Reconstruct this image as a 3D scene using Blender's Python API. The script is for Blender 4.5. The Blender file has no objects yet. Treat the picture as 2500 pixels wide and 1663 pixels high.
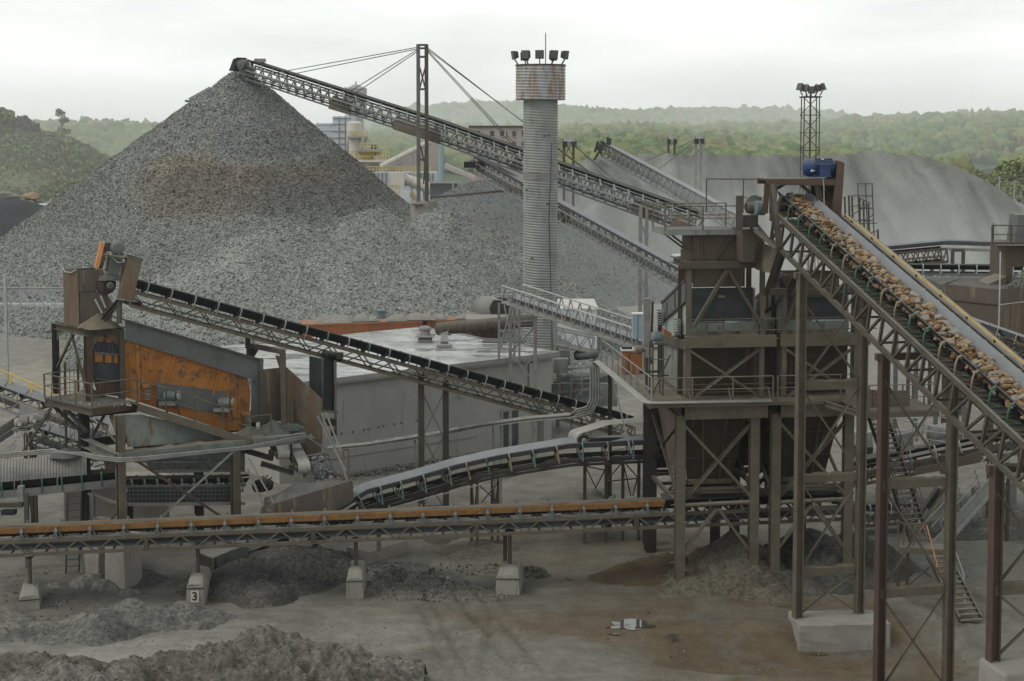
import bpy, math, random
import numpy as np
from mathutils import Vector as V, Matrix as M, noise as mn

R = random.Random(7)
NP = np.random.default_rng(7)
C = bpy.context.scene.collection
SC = bpy.context.scene

# ------------------------------------------------------------------ camera
CAM_Z, FPX, PITCH = 20.0, 3700.0, math.radians(3.85)
CY = 310 + FPX * math.tan(PITCH)      # the lens is shifted: its axis meets the picture here
cd = bpy.data.cameras.new('camera'); cam = bpy.data.objects.new('camera', cd); C.objects.link(cam)
cd.sensor_width = 36.0; cd.lens = 36.0 * FPX / 2500.0; cd.clip_start = 0.5; cd.clip_end = 9000
cd.shift_y = (CY - 831.5) / 2500.0
cam.location = (0, 0, CAM_Z); cam.rotation_euler = (math.pi / 2 - PITCH, 0, 0)
SC.camera = cam

# ------------------------------------------------------------------ sky, sun, exposure
SUN_EL, SUN_AZ = math.radians(48), math.radians(248)
w = bpy.data.worlds.new('World'); SC.world = w; w.use_nodes = True
nt = w.node_tree; nt.nodes.clear()
def wn(t, **k):
    n = nt.nodes.new(t)
    for a, b in k.items(): setattr(n, a, b)
    return n
sky = wn('ShaderNodeTexSky', sky_type='NISHITA', sun_disc=False, sun_elevation=SUN_EL, sun_rotation=SUN_AZ, altitude=100, air_density=1.0, dust_density=4.0)
tc = wn('ShaderNodeTexCoord'); mp = wn('ShaderNodeMapping'); mp.inputs['Scale'].default_value = (1.0, 1.0, 5.0)
nz = wn('ShaderNodeTexNoise'); nz.inputs['Scale'].default_value = 3.2; nz.inputs['Detail'].default_value = 5; nz.inputs['Roughness'].default_value = .55
rp = wn('ShaderNodeValToRGB')
rp.color_ramp.elements[0].position = .34; rp.color_ramp.elements[0].color = (.72, .752, .738, 1)
rp.color_ramp.elements[1].position = .66; rp.color_ramp.elements[1].color = (.94, .957, .922, 1)
sc_ = wn('ShaderNodeVectorMath', operation='SCALE'); sc_.inputs['Scale'].default_value = 10.6
mx = wn('ShaderNodeMix', data_type='RGBA'); mx.inputs[0].default_value = .94
bg = wn('ShaderNodeBackground'); bg.inputs['Strength'].default_value = .121
out = wn('ShaderNodeOutputWorld'); L = nt.links.new
L(tc.outputs['Generated'], mp.inputs[0]); L(mp.outputs[0], nz.inputs['Vector']); L(nz.outputs['Fac'], rp.inputs[0])
L(rp.outputs[0], sc_.inputs[0]); L(sky.outputs[0], mx.inputs[6]); L(sc_.outputs[0], mx.inputs[7])
L(mx.outputs[2], bg.inputs['Color']); L(bg.outputs[0], out.inputs['Surface'])
sd = bpy.data.lights.new('sun', 'SUN'); sd.energy = 1.4; sd.angle = math.radians(22); sd.color = (1, .965, .88)
sun = bpy.data.objects.new('sun', sd); C.objects.link(sun)
sun.rotation_euler = V((-math.sin(SUN_AZ) * math.cos(SUN_EL), -math.cos(SUN_AZ) * math.cos(SUN_EL), -math.sin(SUN_EL))).to_track_quat('-Z', 'Y').to_euler()
vs = SC.view_settings; vs.view_transform = 'Standard'; vs.look = 'None'; vs.exposure = 0.0; vs.gamma = 1; vs.use_curve_mapping = False
SC.cycles.max_bounces = 6; SC.cycles.diffuse_bounces = 3; SC.cycles.volume_bounces = 1
SC.cycles.transparent_max_bounces = 8
SC.cycles.use_denoising = True
try: SC.cycles.denoiser = 'OPENIMAGEDENOISE'
except Exception: pass

# ------------------------------------------------------------------ layout helper: a point of the place at distance Y
CP, SP = math.cos(PITCH), math.sin(PITCH)
def P(px, py, Y):
    dx, dy = (px - 1250) / FPX, (CY - py) / FPX
    d = V((dx, CP + dy * SP, -SP + dy * CP))
    return V((0, 0, CAM_Z)) + d * (Y / d.y)
def G(px, py, z=0.0):
    dx, dy = (px - 1250) / FPX, (CY - py) / FPX
    d = V((dx, CP + dy * SP, -SP + dy * CP))
    return V((0, 0, CAM_Z)) + d * ((z - CAM_Z) / d.z)
def lerp(a, b, t): return a + (b - a) * t

# ------------------------------------------------------------------ materials
def _mat(name):
    m = bpy.data.materials.new(name); m.use_nodes = True
    t = m.node_tree; b = t.nodes['Principled BSDF']
    b.inputs['Specular IOR Level'].default_value = .25
    return m, t, b
def _n(t, ty, **k):
    n = t.nodes.new(ty)
    for a, b in k.items(): setattr(n, a, b)
    return n
def _noise(t, vec, scale, detail=4, rough=.6):
    n = _n(t, 'ShaderNodeTexNoise'); n.inputs['Scale'].default_value = scale; n.inputs['Detail'].default_value = detail
    n.inputs['Roughness'].default_value = rough; t.links.new(vec, n.inputs['Vector']); return n.outputs['Fac']
def _range(t, v, a, b, lo=0., hi=1.):
    n = _n(t, 'ShaderNodeMapRange'); n.interpolation_type = 'SMOOTHSTEP'
    for i, x in ((1, a), (2, b), (3, lo), (4, hi)): n.inputs[i].default_value = x
    t.links.new(v, n.inputs[0]); return n.outputs[0]
def _math(t, op, a, b):
    n = _n(t, 'ShaderNodeMath', operation=op)
    for i, x in ((0, a), (1, b)):
        if isinstance(x, (int, float)): n.inputs[i].default_value = x
        else: t.links.new(x, n.inputs[i])
    return n.outputs[0]
def _mix(t, f, a, b, blend='MIX'):
    n = _n(t, 'ShaderNodeMix', data_type='RGBA', blend_type=blend)
    for i, x in ((0, f), (6, a), (7, b)):
        if isinstance(x, (int, float)): n.inputs[i].default_value = x
        elif isinstance(x, tuple): n.inputs[i].default_value = (*x, 1)
        else: t.links.new(x, n.inputs[i])
    return n.outputs[2]
def _bump(t, b, h, dist, strength=.6):
    n = _n(t, 'ShaderNodeBump'); n.inputs['Strength'].default_value = strength; n.inputs['Distance'].default_value = dist
    t.links.new(h, n.inputs['Height']); t.links.new(n.outputs[0], b.inputs['Normal'])

DUST = (.146, .142, .116)
def metal(name, base, alt=None, scale=2.0, rough=.75, dust=.6, dustcol=DUST, rust=0.0, rustcol=(.15, .06, .025), film=.25, streak=True, met=0.0, bump=.004, spec=.25):
    """painted or bare steel: two tones, run-down streaks of rust, a film of dust and a layer of it on what faces up"""
    m, t, b = _mat(name); b.inputs['Specular IOR Level'].default_value = spec
    g = _n(t, 'ShaderNodeNewGeometry'); pos = g.outputs['Position']
    alt = alt or tuple(c * .6 for c in base)
    n1 = _noise(t, pos, scale, 5, .65)
    col = _mix(t, _range(t, n1, .35, .7), base, alt)
    if rust > 0:
        mp = _n(t, 'ShaderNodeMapping'); mp.inputs['Scale'].default_value = (3.2, 3.2, .45) if streak else (2.2, 2.2, 2.2)
        t.links.new(pos, mp.inputs[0])
        n2 = _noise(t, mp.outputs[0], 1.0, 6, .7)
        col = _mix(t, _range(t, n2, .66 - rust * .28, .78 - rust * .2), col, rustcol)
    n3 = _noise(t, pos, .9, 4, .6); n4 = _noise(t, pos, 9.0, 3, .6)
    sx = _n(t, 'ShaderNodeSeparateXYZ'); t.links.new(g.outputs['Normal'], sx.inputs[0])
    up = _range(t, sx.outputs[2], .15, .75, film, 1.0)
    f = _math(t, 'MULTIPLY', up, _range(t, _math(t, 'ADD', _math(t, 'MULTIPLY', n3, .7), _math(t, 'MULTIPLY', n4, .3)), .32, .62, .25, dust * 1.15))
    col = _mix(t, f, col, dustcol)
    t.links.new(col, b.inputs['Base Color']); b.inputs['Roughness'].default_value = rough; b.inputs['Metallic'].default_value = met
    if bump: _bump(t, b, n4, bump)
    return m
def soil(name, a, b_, c, scale=.6, fine=14.0, rough=.95, bump=.03, c_amt=.5):
    m, t, b = _mat(name); b.inputs['Specular IOR Level'].default_value = .12
    g = _n(t, 'ShaderNodeNewGeometry'); pos = g.outputs['Position']
    n1 = _noise(t, pos, scale, 6, .6); n2 = _noise(t, pos, fine, 4, .7); n3 = _noise(t, pos, scale * 3.7, 5, .65)
    col = _mix(t, _range(t, n1, .35, .65), a, b_)
    col = _mix(t, _math(t, 'MULTIPLY', _range(t, n3, .48, .7), c_amt), col, c)
    col = _mix(t, _range(t, n2, .3, .75, .0, .55), col, tuple(x * .55 for x in a))
    t.links.new(col, b.inputs['Base Color']); b.inputs['Roughness'].default_value = rough
    _bump(t, b, n2, bump, .8)
    return m
def attr_mat(name, attr='col', rough=.95, mott=.35, scale=3.0, bump=.02, spec=.15, trans=0):
    """colour carried by the pieces themselves (each stone, crown or soil patch has its own), mottled"""
    m, t, b = _mat(name); b.inputs['Specular IOR Level'].default_value = spec
    at = _n(t, 'ShaderNodeAttribute', attribute_name=attr)
    g = _n(t, 'ShaderNodeNewGeometry')
    n = _noise(t, g.outputs['Position'], scale, 5, .7)
    hs = _n(t, 'ShaderNodeHueSaturation'); t.links.new(at.outputs['Color'], hs.inputs['Color'])
    t.links.new(_range(t, n, .25, .75, 1 - mott, 1 + mott), hs.inputs['Value'])
    t.links.new(hs.outputs[0], b.inputs['Base Color']); b.inputs['Roughness'].default_value = rough
    if bump: _bump(t, b, n, bump, .7)
    return m
MT = {}
MT['steel'] = metal('dusty_brown_steel', (.056, .047, .034), (.037, .031, .023), dust=.7, film=.20, rust=.25, rustcol=(.11, .05, .028))
MT['steel_tan'] = metal('tan_dusty_steel', (.085, .073, .05), (.058, .048, .034), dust=.7, film=.32, rust=.3, rustcol=(.13, .062, .04), dustcol=(.165, .15, .12))
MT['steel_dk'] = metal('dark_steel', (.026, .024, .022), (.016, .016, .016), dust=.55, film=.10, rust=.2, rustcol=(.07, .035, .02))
MT['red_steel'] = metal('red_oxide_steel', (.06, .034, .025), (.045, .028, .021), dust=.5, film=.15, rust=.3, rustcol=(.09, .047, .028))
MT['girt'] = metal('brown_plate', (.068, .053, .039), (.052, .04, .03), scale=.9, dust=.5, film=.25, rust=.45, rustcol=(.15, .075, .042))
MT['brownplate'] = metal('grey_brown_plate', (.075, .06, .05), (.055, .043, .036), scale=.7, dust=.4, film=.2, rust=.5, rustcol=(.17, .13, .085))
MT['rustpeel'] = metal('peeling_rust_plate', (.105, .10, .072), (.075, .062, .043), scale=2.5, dust=.3, film=.1, rust=.95, rustcol=(.095, .055, .034))
MT['galv'] = metal('galvanised_steel', (.34, .36, .36), (.26, .28, .285), dust=.35, film=.2, rough=.5, rust=.12)
MT['galv_dk'] = metal('dull_galvanised_steel', (.20, .20, .195), (.14, .14, .135), dust=.45, film=.25, rough=.6, rust=.25, rustcol=(.12, .075, .055))
MT['silver_paint'] = metal('aluminium_conduit', (.27, .275, .265), (.2, .205, .2), dust=.4, film=.2, rough=.5)
MT['greenish'] = metal('grey_green_paint', (.16, .185, .17), (.11, .125, .115), scale=1.2, dust=.5, film=.3, rust=.55, rustcol=(.10, .055, .03))
MT['greenpaint'] = metal('green_idler_paint', (.05, .14, .085), (.03, .09, .06), dust=.4, film=.12, rust=.1)
MT['mintpaint'] = metal('pale_green_idler_paint', (.14, .21, .175), (.10, .14, .12), dust=.5, film=.3, rust=.15)
MT['tanpaint'] = metal('tan_idler_paint', (.26, .21, .14), (.18, .14, .09), dust=.5, film=.25, rust=.2)
MT['bluepaint'] = metal('blue_grey_idler_paint', (.13, .19, .22), (.09, .13, .15), dust=.4, film=.2)
MT['orange'] = metal('orange_screen_paint', (.33, .125, .018), (.22, .082, .016), scale=1.1, dust=.6, film=.2, rust=.5, rustcol=(.075, .05, .035), streak=False)
MT['orangeflat'] = metal('orange_guard_paint', (.50, .22, .08), (.38, .16, .06), dust=.3, film=.12)
MT['orangebrown'] = metal('rusty_orange_cabinet', (.24, .085, .025), (.17, .06, .02), dust=.55, film=.06, dustcol=(.62, .58, .5))
MT['charcoal'] = metal('worn_charcoal_liner', (.036, .042, .045), (.022, .026, .028), dust=.35, film=.10)
MT['slate'] = metal('slate_grey_plate', (.095, .105, .105), (.065, .07, .07), scale=.8, dust=.6, film=.25, rust=.3, rustcol=(.055, .05, .045))
MT['rubber'] = metal('black_rubber_belt', (.015, .018, .02), (.01, .012, .014), dust=.35, film=.06, rough=.6, bump=0)
MT['beltgrey'] = metal('dusty_grey_belt', (.15, .165, .18), (.12, .13, .145), dust=.35, film=.2, rough=.6, bump=0, dustcol=(.22, .22, .215))
MT['beltpale'] = metal('pale_worn_belt', (.27, .265, .245), (.20, .20, .195), dust=.35, film=.3, rough=.55, bump=0)
MT['beltblue'] = metal('blue_black_return_belt', (.032, .038, .055), (.022, .027, .038), dust=.3, film=.1, rough=.5, bump=0)
MT['beltsand'] = metal('belt_caked_in_orange_sand', (.27, .14, .045), (.19, .095, .035), scale=5, dust=.9, film=.05, dustcol=(.27, .25, .21))
MT['concrete'] = metal('weathered_concrete', (.25, .24, .215), (.185, .175, .155), scale=.7, dust=.55, film=.3, rust=.28, rustcol=(.135, .125, .105), rough=.92, bump=.015)
MT['wall'] = metal('grey_wall_render', (.27, .268, .246), (.225, .222, .204), scale=.35, dust=.4, film=.2, rust=.3, rustcol=(.17, .167, .155), rough=.95, bump=.01)
MT['roofwet'] = metal('wet_roof_felt', (.34, .345, .335), (.13, .135, .135), scale=.42, dust=.22, film=.25, rough=.22, dustcol=(.36, .355, .335), spec=.6)
MT['trim'] = metal('pale_eave_trim', (.27, .265, .245), (.21, .205, .19), dust=.5, film=.4)
MT['yellow'] = metal('yellow_rail_paint', (.60, .40, .06), (.5, .32, .05), dust=.25, film=.1)
MT['yellowfar'] = metal('faded_yellow_paint', (.5, .40, .17), (.42, .33, .14), dust=.4, film=.2)
MT['orangefar'] = metal('rusty_orange_container_paint', (.34, .12, .05), (.24, .10, .05), scale=1.2, dust=.45, film=.2, rust=.5, rustcol=(.17, .14, .10))
MT['bluemotor'] = metal('dark_blue_motor_paint', (.012, .032, .10), (.01, .025, .075), dust=.25, film=.03, rough=.45)
MT['tealmotor'] = metal('grey_teal_motor_paint', (.12, .16, .17), (.09, .12, .125), dust=.55, film=.2, rough=.5)
MT['palemotor'] = metal('dusty_pale_motor', (.30, .29, .255), (.22, .215, .19), dust=.5, film=.4)
MT['white'] = metal('white_mark', (.62, .62, .6), (.5, .5, .48), dust=.3, film=.2)
MT['cabinet'] = metal('pale_blue_cabinet_paint', (.22, .30, .33), (.18, .25, .28), dust=.35, film=.08, dustcol=(.6, .62, .62))
MT['corr'] = metal('rust_streaked_corrugated_steel', (.31, .34, .355), (.23, .245, .25), scale=1.2, dust=.25, film=.1, rough=.55, rust=.85, rustcol=(.20, .125, .07))
MT['corrshaft'] = metal('dull_corrugated_steel', (.235, .245, .235), (.16, .165, .155), scale=.7, dust=.35, film=.2, rough=.6, rust=.42, rustcol=(.125, .115, .092))
MT['lampbody'] = metal('dark_lamp_housing', (.05, .052, .052), (.035, .036, .036), dust=.4, film=.1)
MT['brickfar'] = metal('brown_factory_wall', (.34, .31, .285), (.30, .27, .245), scale=.2, dust=.2, film=.2)
MT['silo'] = metal('pale_blue_grey_cladding', (.46, .50, .53), (.40, .44, .47), scale=.3, dust=.2, film=.1, rust=.1)
MT['cream'] = metal('cream_duct_paint', (.50, .47, .42), (.42, .40, .36), dust=.3, film=.2)
MT['tank'] = metal('grey_tank_steel', (.27, .28, .28), (.22, .225, .225), scale=.4, dust=.2, film=.2)
MT['darkglass'] = metal('dark_window_pane', (.05, .055, .06), (.04, .045, .05), dust=.1, film=.1, rough=.25, bump=0)
MT['tarp'] = metal('dusty_tarpaulin', (.21, .205, .195), (.13, .13, .125), dust=.6, film=.4, bump=.03)
MT['wood'] = metal('weathered_timber', (.23, .17, .11), (.16, .12, .08), dust=.4, film=.3)
MT['teal'] = metal('blue_skirt_rubber', (.01, .08, .13), (.008, .05, .09), dust=.3, film=.06)
MT['brownscreen'] = metal('dark_brown_hopper_plate', (.034, .024, .014), (.02, .015, .01), scale=.8, dust=.3, film=.10, rust=.4, rustcol=(.078, .048, .02))
MT['pinkplate'] = metal('dusty_rose_plate', (.155, .12, .098), (.13, .092, .074), scale=.9, dust=.4, film=.3, rust=.3, rustcol=(.17, .125, .09))
MT['mintplate'] = metal('pale_mint_screen_plate', (.235, .285, .265), (.19, .225, .21), dust=.4, film=.3, rust=.3, rustcol=(.12, .10, .08))
MT['finesgrey'] = soil('grey_crusher_fines', (.105, .106, .096), (.075, .077, .071), (.14, .137, .124), scale=.7, fine=9, bump=.02)
MT['finesdark'] = soil('dark_damp_fines', (.052, .052, .046), (.036, .037, .034), (.078, .076, .067), scale=.5, fine=10, bump=.03)
MT['finestan'] = soil('tan_settled_dust', (.135, .118, .09), (.105, .09, .068), (.155, .145, .118), scale=1.2, fine=8, bump=.015)
MT['dirt'] = soil('rough_lumpy_dirt', (.098, .09, .07), (.055, .05, .037), (.15, .147, .13), scale=.9, fine=5, bump=.08)
MT['sandpile'] = soil('grey_quarry_sand', (.115, .117, .109), (.092, .093, .087), (.14, .139, .13), scale=.06, fine=1.2, bump=.05)
MT['coal'] = soil('blue_black_chippings', (.05, .052, .056), (.04, .04, .044), (.06, .06, .062), scale=.15, fine=3, bump=.05)
MT['stones'] = attr_mat('loose_crushed_stone', mott=.25, scale=3)
MT['heap'] = attr_mat('crushed_stone_bed', mott=.5, scale=5.5, bump=.12)
def floor_mat(name):
    m, t, b = _mat(name); b.inputs['Specular IOR Level'].default_value = .15; b.inputs['Roughness'].default_value = .92
    at = _n(t, 'ShaderNodeAttribute', attribute_name='col'); pos = _n(t, 'ShaderNodeNewGeometry').outputs['Position']
    n1 = _noise(t, pos, .9, 10, .72); n2 = _noise(t, pos, 7.0, 8, .75); n3 = _noise(t, pos, 26.0, 3, .6)
    mp = _n(t, 'ShaderNodeMapping'); mp.inputs['Scale'].default_value = (.35, 1.6, 1); mp.inputs['Rotation'].default_value = (0, 0, .5); t.links.new(pos, mp.inputs[0]); n4 = _noise(t, mp.outputs[0], 1.3, 8, .7)
    hs = _n(t, 'ShaderNodeHueSaturation'); t.links.new(at.outputs['Color'], hs.inputs['Color'])
    k = _math(t, 'MULTIPLY', _math(t, 'MULTIPLY', _range(t, n1, .3, .7, .80, 1.2), _range(t, n2, .3, .7, .88, 1.12)), _range(t, n4, .35, .65, .92, 1.08))
    k = _math(t, 'MULTIPLY', k, _range(t, n3, .64, .72, 1.0, .6)); t.links.new(k, hs.inputs['Value']); t.links.new(hs.outputs[0], b.inputs['Base Color'])
    h = _math(t, 'ADD', _math(t, 'MULTIPLY', n2, .6), _math(t, 'MULTIPLY', n1, .8)); _bump(t, b, h, .12, .9); return m
MT['ground'] = floor_mat('quarry_floor')
MT['leaf'] = attr_mat('spring_foliage', mott=.3, scale=.6, bump=0)
MT['bark'] = metal('grey_bark', (.10, .085, .068), (.07, .06, .05), dust=0, film=0)
def wet_roof():
    """standing water in shallow patches on the felt: where it lies the roof is darker and shiny"""
    t = MT['roofwet'].node_tree; b = t.nodes['Principled BSDF']; pos = _n(t, 'ShaderNodeNewGeometry').outputs['Position']
    mp = _n(t, 'ShaderNodeMapping'); mp.inputs['Rotation'].default_value = (0, 0, .66); mp.inputs['Scale'].default_value = (.35, .9, 1); t.links.new(pos, mp.inputs[0])
    n = _noise(t, mp.outputs[0], .8, 7, .65); t.links.new(_range(t, n, .42, .58, .85, .1), b.inputs['Roughness'])
    old = b.inputs['Base Color'].links[0].from_socket; t.links.new(_mix(t, _range(t, n, .42, .58, 0, .55), old, (.09, .092, .09)), b.inputs['Base Color'])
wet_roof()
ROCKM = [soil('rusty_orange_rock', (.235, .148, .078), (.17, .104, .055), (.25, .21, .16), scale=4, fine=20, bump=.02),
         soil('tan_rock', (.28, .21, .135), (.20, .148, .092), (.31, .275, .225), scale=4, fine=20, bump=.02),
         soil('grey_rock', (.235, .232, .212), (.16, .16, .15), (.30, .26, .19), scale=4, fine=20, bump=.02),
         soil('brown_rock', (.14, .085, .045), (.10, .062, .034), (.2, .145, .09), scale=4, fine=20, bump=.02)]

# water
m, t, b = _mat('still_water'); b.inputs['Base Color'].default_value = (.05, .05, .045, 1); b.inputs['Roughness'].default_value = .04
b.inputs['Specular IOR Level'].default_value = .5; MT['water'] = m

# ------------------------------------------------------------------ objects, parents, parts
WM = {}
def link(o, parent=None, world=None, kind=None):
    C.objects.link(o); world = world or M()
    if parent is not None:
        o.parent = parent; o.matrix_parent_inverse = WM[parent.name].inverted()
    o.matrix_basis = world; WM[o.name] = world.copy()
    if kind: o['kind'] = kind
    return o
def thing(name, label, cat, loc=(0, 0, 0), group=None):
    o = bpy.data.objects.new(name, None); o.empty_display_size = .3
    link(o, None, M.Translation(V(loc))); o['label'] = label; o['category'] = cat
    if group: o['group'] = group
    return o
def tag(o, label, cat, group=None):
    o['label'] = label; o['category'] = cat
    if group: o['group'] = group
    return o

class MB:
    """collects simple solids into ONE mesh"""
    def __init__(s): s.v = []; s.f = []; s.mi = []; s.cur = 0
    def add(s, vs, fs):
        k = len(s.v); s.v += [tuple(p) for p in vs]; s.f += [tuple(i + k for i in f) for f in fs]; s.mi += [s.cur] * len(fs); return s
    def obox(s, o, a, b, c):
        o, a, b, c = V(o), V(a), V(b), V(c)
        p = [o, o + a, o + a + b, o + b]; p += [q + c for q in p]
        f = [(0, 3, 2, 1), (4, 5, 6, 7), (0, 1, 5, 4), (1, 2, 6, 5), (2, 3, 7, 6), (3, 0, 4, 7)]
        if a.cross(b).dot(c) < 0: f = [q[::-1] for q in f]
        return s.add(p, f)
    def box(s, c, sx, sy, sz): return s.obox(V(c) - V((sx, sy, sz)) / 2, (sx, 0, 0), (0, sy, 0), (0, 0, sz))
    def prism(s, pts, vec):
        pts = [V(p) for p in pts]; vec = V(vec); n = len(pts)
        nr = V((0, 0, 0))
        for i in range(n): nr += pts[i].cross(pts[(i + 1) % n])
        if nr.dot(vec) < 0: pts = pts[::-1]
        q = pts + [p + vec for p in pts]
        return s.add(q, [tuple(range(n))[::-1], tuple(range(n, 2 * n))] + [(i, (i + 1) % n, n + (i + 1) % n, n + i) for i in range(n)])
    def bar(s, p, q, w_, h, up=(0, 0, 1)):
        x, y, z = frame(p, q, up)
        return s.obox(V(p) - y * w_ / 2 - z * h / 2, V(q) - V(p), y * w_, z * h)
    def cyl(s, p, q, r0, r1=None, n=12):
        r1 = r0 if r1 is None else r1
        x, y, z = frame(p, q); a = []
        for c, r in ((V(p), r0), (V(q), r1)):
            a += [c + (y * math.cos(2 * math.pi * i / n) + z * math.sin(2 * math.pi * i / n)) * r for i in range(n)]
        return s.add(a, [tuple(range(n))[::-1], tuple(range(n, 2 * n))] + [(i, (i + 1) % n, n + (i + 1) % n, n + i) for i in range(n)])
    def tube(s, path, r, n=8):
        path = [V(p) for p in path]; rings = []; y0 = None
        for i, p in enumerate(path):
            d = (path[min(i + 1, len(path) - 1)] - path[max(i - 1, 0)]).normalized()
            if y0 is None: y0 = frame((0, 0, 0), d)[1]
            y0 = (y0 - d * y0.dot(d)).normalized(); z0 = d.cross(y0)
            rr = r[i] if isinstance(r, (list, tuple)) else r
            rings += [p + (y0 * math.cos(2 * math.pi * k / n) + z0 * math.sin(2 * math.pi * k / n)) * rr for k in range(n)]
        m_ = len(path)
        f = [tuple(range(n))[::-1], tuple(range((m_ - 1) * n, m_ * n))]
        for i in range(m_ - 1):
            for k in range(n): f.append((i * n + k, i * n + (k + 1) % n, (i + 1) * n + (k + 1) % n, (i + 1) * n + k))
        return s.add(rings, f)
    def sweep(s, sections):
        """closed solid through a list of equal-length closed section loops"""
        n = len(sections[0]); a = [p for sct in sections for p in sct]; k = len(sections)
        f = [tuple(range(n)), tuple(range((k - 1) * n, k * n))[::-1]]
        for i in range(k - 1):
            for j in range(n): f.append((i * n + j, (i + 1) * n + j, (i + 1) * n + (j + 1) % n, i * n + (j + 1) % n))
        return s.add(a, f)
    def lathe(s, c, prof, n=32, axis=(0, 0, 1)):
        """prof: (radius, height) from bottom to top"""
        x, y, z = frame((0, 0, 0), axis); c = V(c); a = []
        for r, h in prof:
            a += [c + x * h + (y * math.cos(2 * math.pi * i / n) + z * math.sin(2 * math.pi * i / n)) * r for i in range(n)]
        k = len(prof); f = [tuple(range(n))[::-1], tuple(range((k - 1) * n, k * n))]
        for i in range(k - 1):
            for j in range(n): f.append((i * n + j, i * n + (j + 1) % n, (i + 1) * n + (j + 1) % n, (i + 1) * n + j))
        return s.add(a, f)
    def mesh(s, name, mats, smooth=False):
        me = bpy.data.meshes.new(name); me.from_pydata(s.v, [], s.f)
        for m_ in (mats if isinstance(mats, (list, tuple)) else [mats]): me.materials.append(m_)
        if any(s.mi): me.polygons.foreach_set('material_index', s.mi)
        if smooth: me.polygons.foreach_set('use_smooth', [True] * len(s.f))
        me.update(); return me
    def build(s, name, mats, parent=None, smooth=False, kind=None):
        mats = [MT[x] if isinstance(x, str) else x for x in (mats if isinstance(mats, (list, tuple)) else [mats])]
        return link(bpy.data.objects.new(name, s.mesh(name, mats, smooth)), parent, None, kind)
def frame(p, q, up=(0, 0, 1)):
    x = (V(q) - V(p)).normalized(); up = V(up)
    if abs(x.dot(up)) > .995: up = V((0, 1, 0)) if abs(x.y) < .9 else V((1, 0, 0))
    y = up.cross(x).normalized(); z = x.cross(y); return x, y, z

_UNIT = {}
def unit(profile, mat):
    """unit-length member along X (0..1), section in a unit square; shared by all members of that section and material"""
    k = (profile, mat)
    if k in _UNIT: return _UNIT[k]
    b = MB()
    if profile == 'box': sec = [(-.5, -.5), (.5, -.5), (.5, .5), (-.5, .5)]
    elif profile == 'ibeam':
        f, w_ = .12, .08
        sec = [(-.5, -.5), (.5, -.5), (.5, -.5 + f), (w_, -.5 + f), (w_, .5 - f), (.5, .5 - f), (.5, .5), (-.5, .5), (-.5, .5 - f), (-w_, .5 - f), (-w_, -.5 + f), (-.5, -.5 + f)]
    elif profile == 'angle': sec = [(-.5, -.5), (.5, -.5), (.5, -.36), (-.36, -.36), (-.36, .5), (-.5, .5)]
    elif profile == 'channel': sec = [(-.5, -.5), (.5, -.5), (.5, -.38), (-.3, -.38), (-.3, .38), (.5, .38), (.5, .5), (-.5, .5)]
    else: sec = [(.5 * math.cos(2 * math.pi * i / 8), .5 * math.sin(2 * math.pi * i / 8)) for i in range(8)]
    n = len(sec)
    b.add([(0, y, z) for y, z in sec] + [(1, y, z) for y, z in sec],
          [tuple(range(n))[::-1], tuple(range(n, 2 * n))] + [(i, (i + 1) % n, n + (i + 1) % n, n + i) for i in range(n)])
    _UNIT[k] = b.mesh('member', MT[mat], smooth=(profile == 'pipe')); return _UNIT[k]
def beam(name, parent, p, q, w_, h=None, mat='steel', prof='box', up=(0, 0, 1), world=None):
    h = h or w_; x, y, z = frame(p, q, up); L_ = (V(q) - V(p)).length
    j = 1 + R.uniform(-.02, .02); p = V(p)
    m_ = M(((x.x * L_, y.x * w_ * j, z.x * h * j, p.x), (x.y * L_, y.y * w_ * j, z.y * h * j, p.y), (x.z * L_, y.z * w_ * j, z.z * h * j, p.z), (0, 0, 0, 1)))
    return link(bpy.data.objects.new(name, unit(prof, mat)), parent, m_)
def put(name, mesh, parent, o, x, y, z, s=1.0):
    """a copy of a shared mesh in the frame x, y, z at o"""
    m_ = M(((x.x * s, y.x * s, z.x * s, o.x), (x.y * s, y.y * s, z.y * s, o.y), (x.z * s, y.z * s, z.z * s, o.z), (0, 0, 0, 1)))
    return link(bpy.data.objects.new(name, mesh), parent, m_)
def plate(name, parent, pts, thick, mat):
    pts = [V(p) for p in pts]; n = (pts[1] - pts[0]).cross(pts[2] - pts[0]).normalized()
    return MB().prism(pts, n * thick).build(name, mat, parent)
def rail(parent, path, h=1.05, mat='steel', r=.045, posts=True, mid=True, spacing=1.6, toe=False):
    """handrail along a path of deck-edge points: posts, top rail and mid rail"""
    up = V((0, 0, 1)); path = [V(p) for p in path]
    for a, b in zip(path, path[1:]):
        beam('top_rail', parent, a + up * h, b + up * h, r, r, mat, 'pipe')
        if mid: beam('mid_rail', parent, a + up * h * .52, b + up * h * .52, r * .9, r * .9, mat, 'pipe')
    if posts:
        for i, (a, b) in enumerate(zip(path, path[1:])):
            n = max(1, round((b - a).length / spacing))
            for k in range(n + (1 if i == len(path) - 2 else 0)):
                p = lerp(a, b, k / n); beam('rail_post', parent, p, p + up * h, r * 1.3, r * 1.3, mat, 'box')
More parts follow.
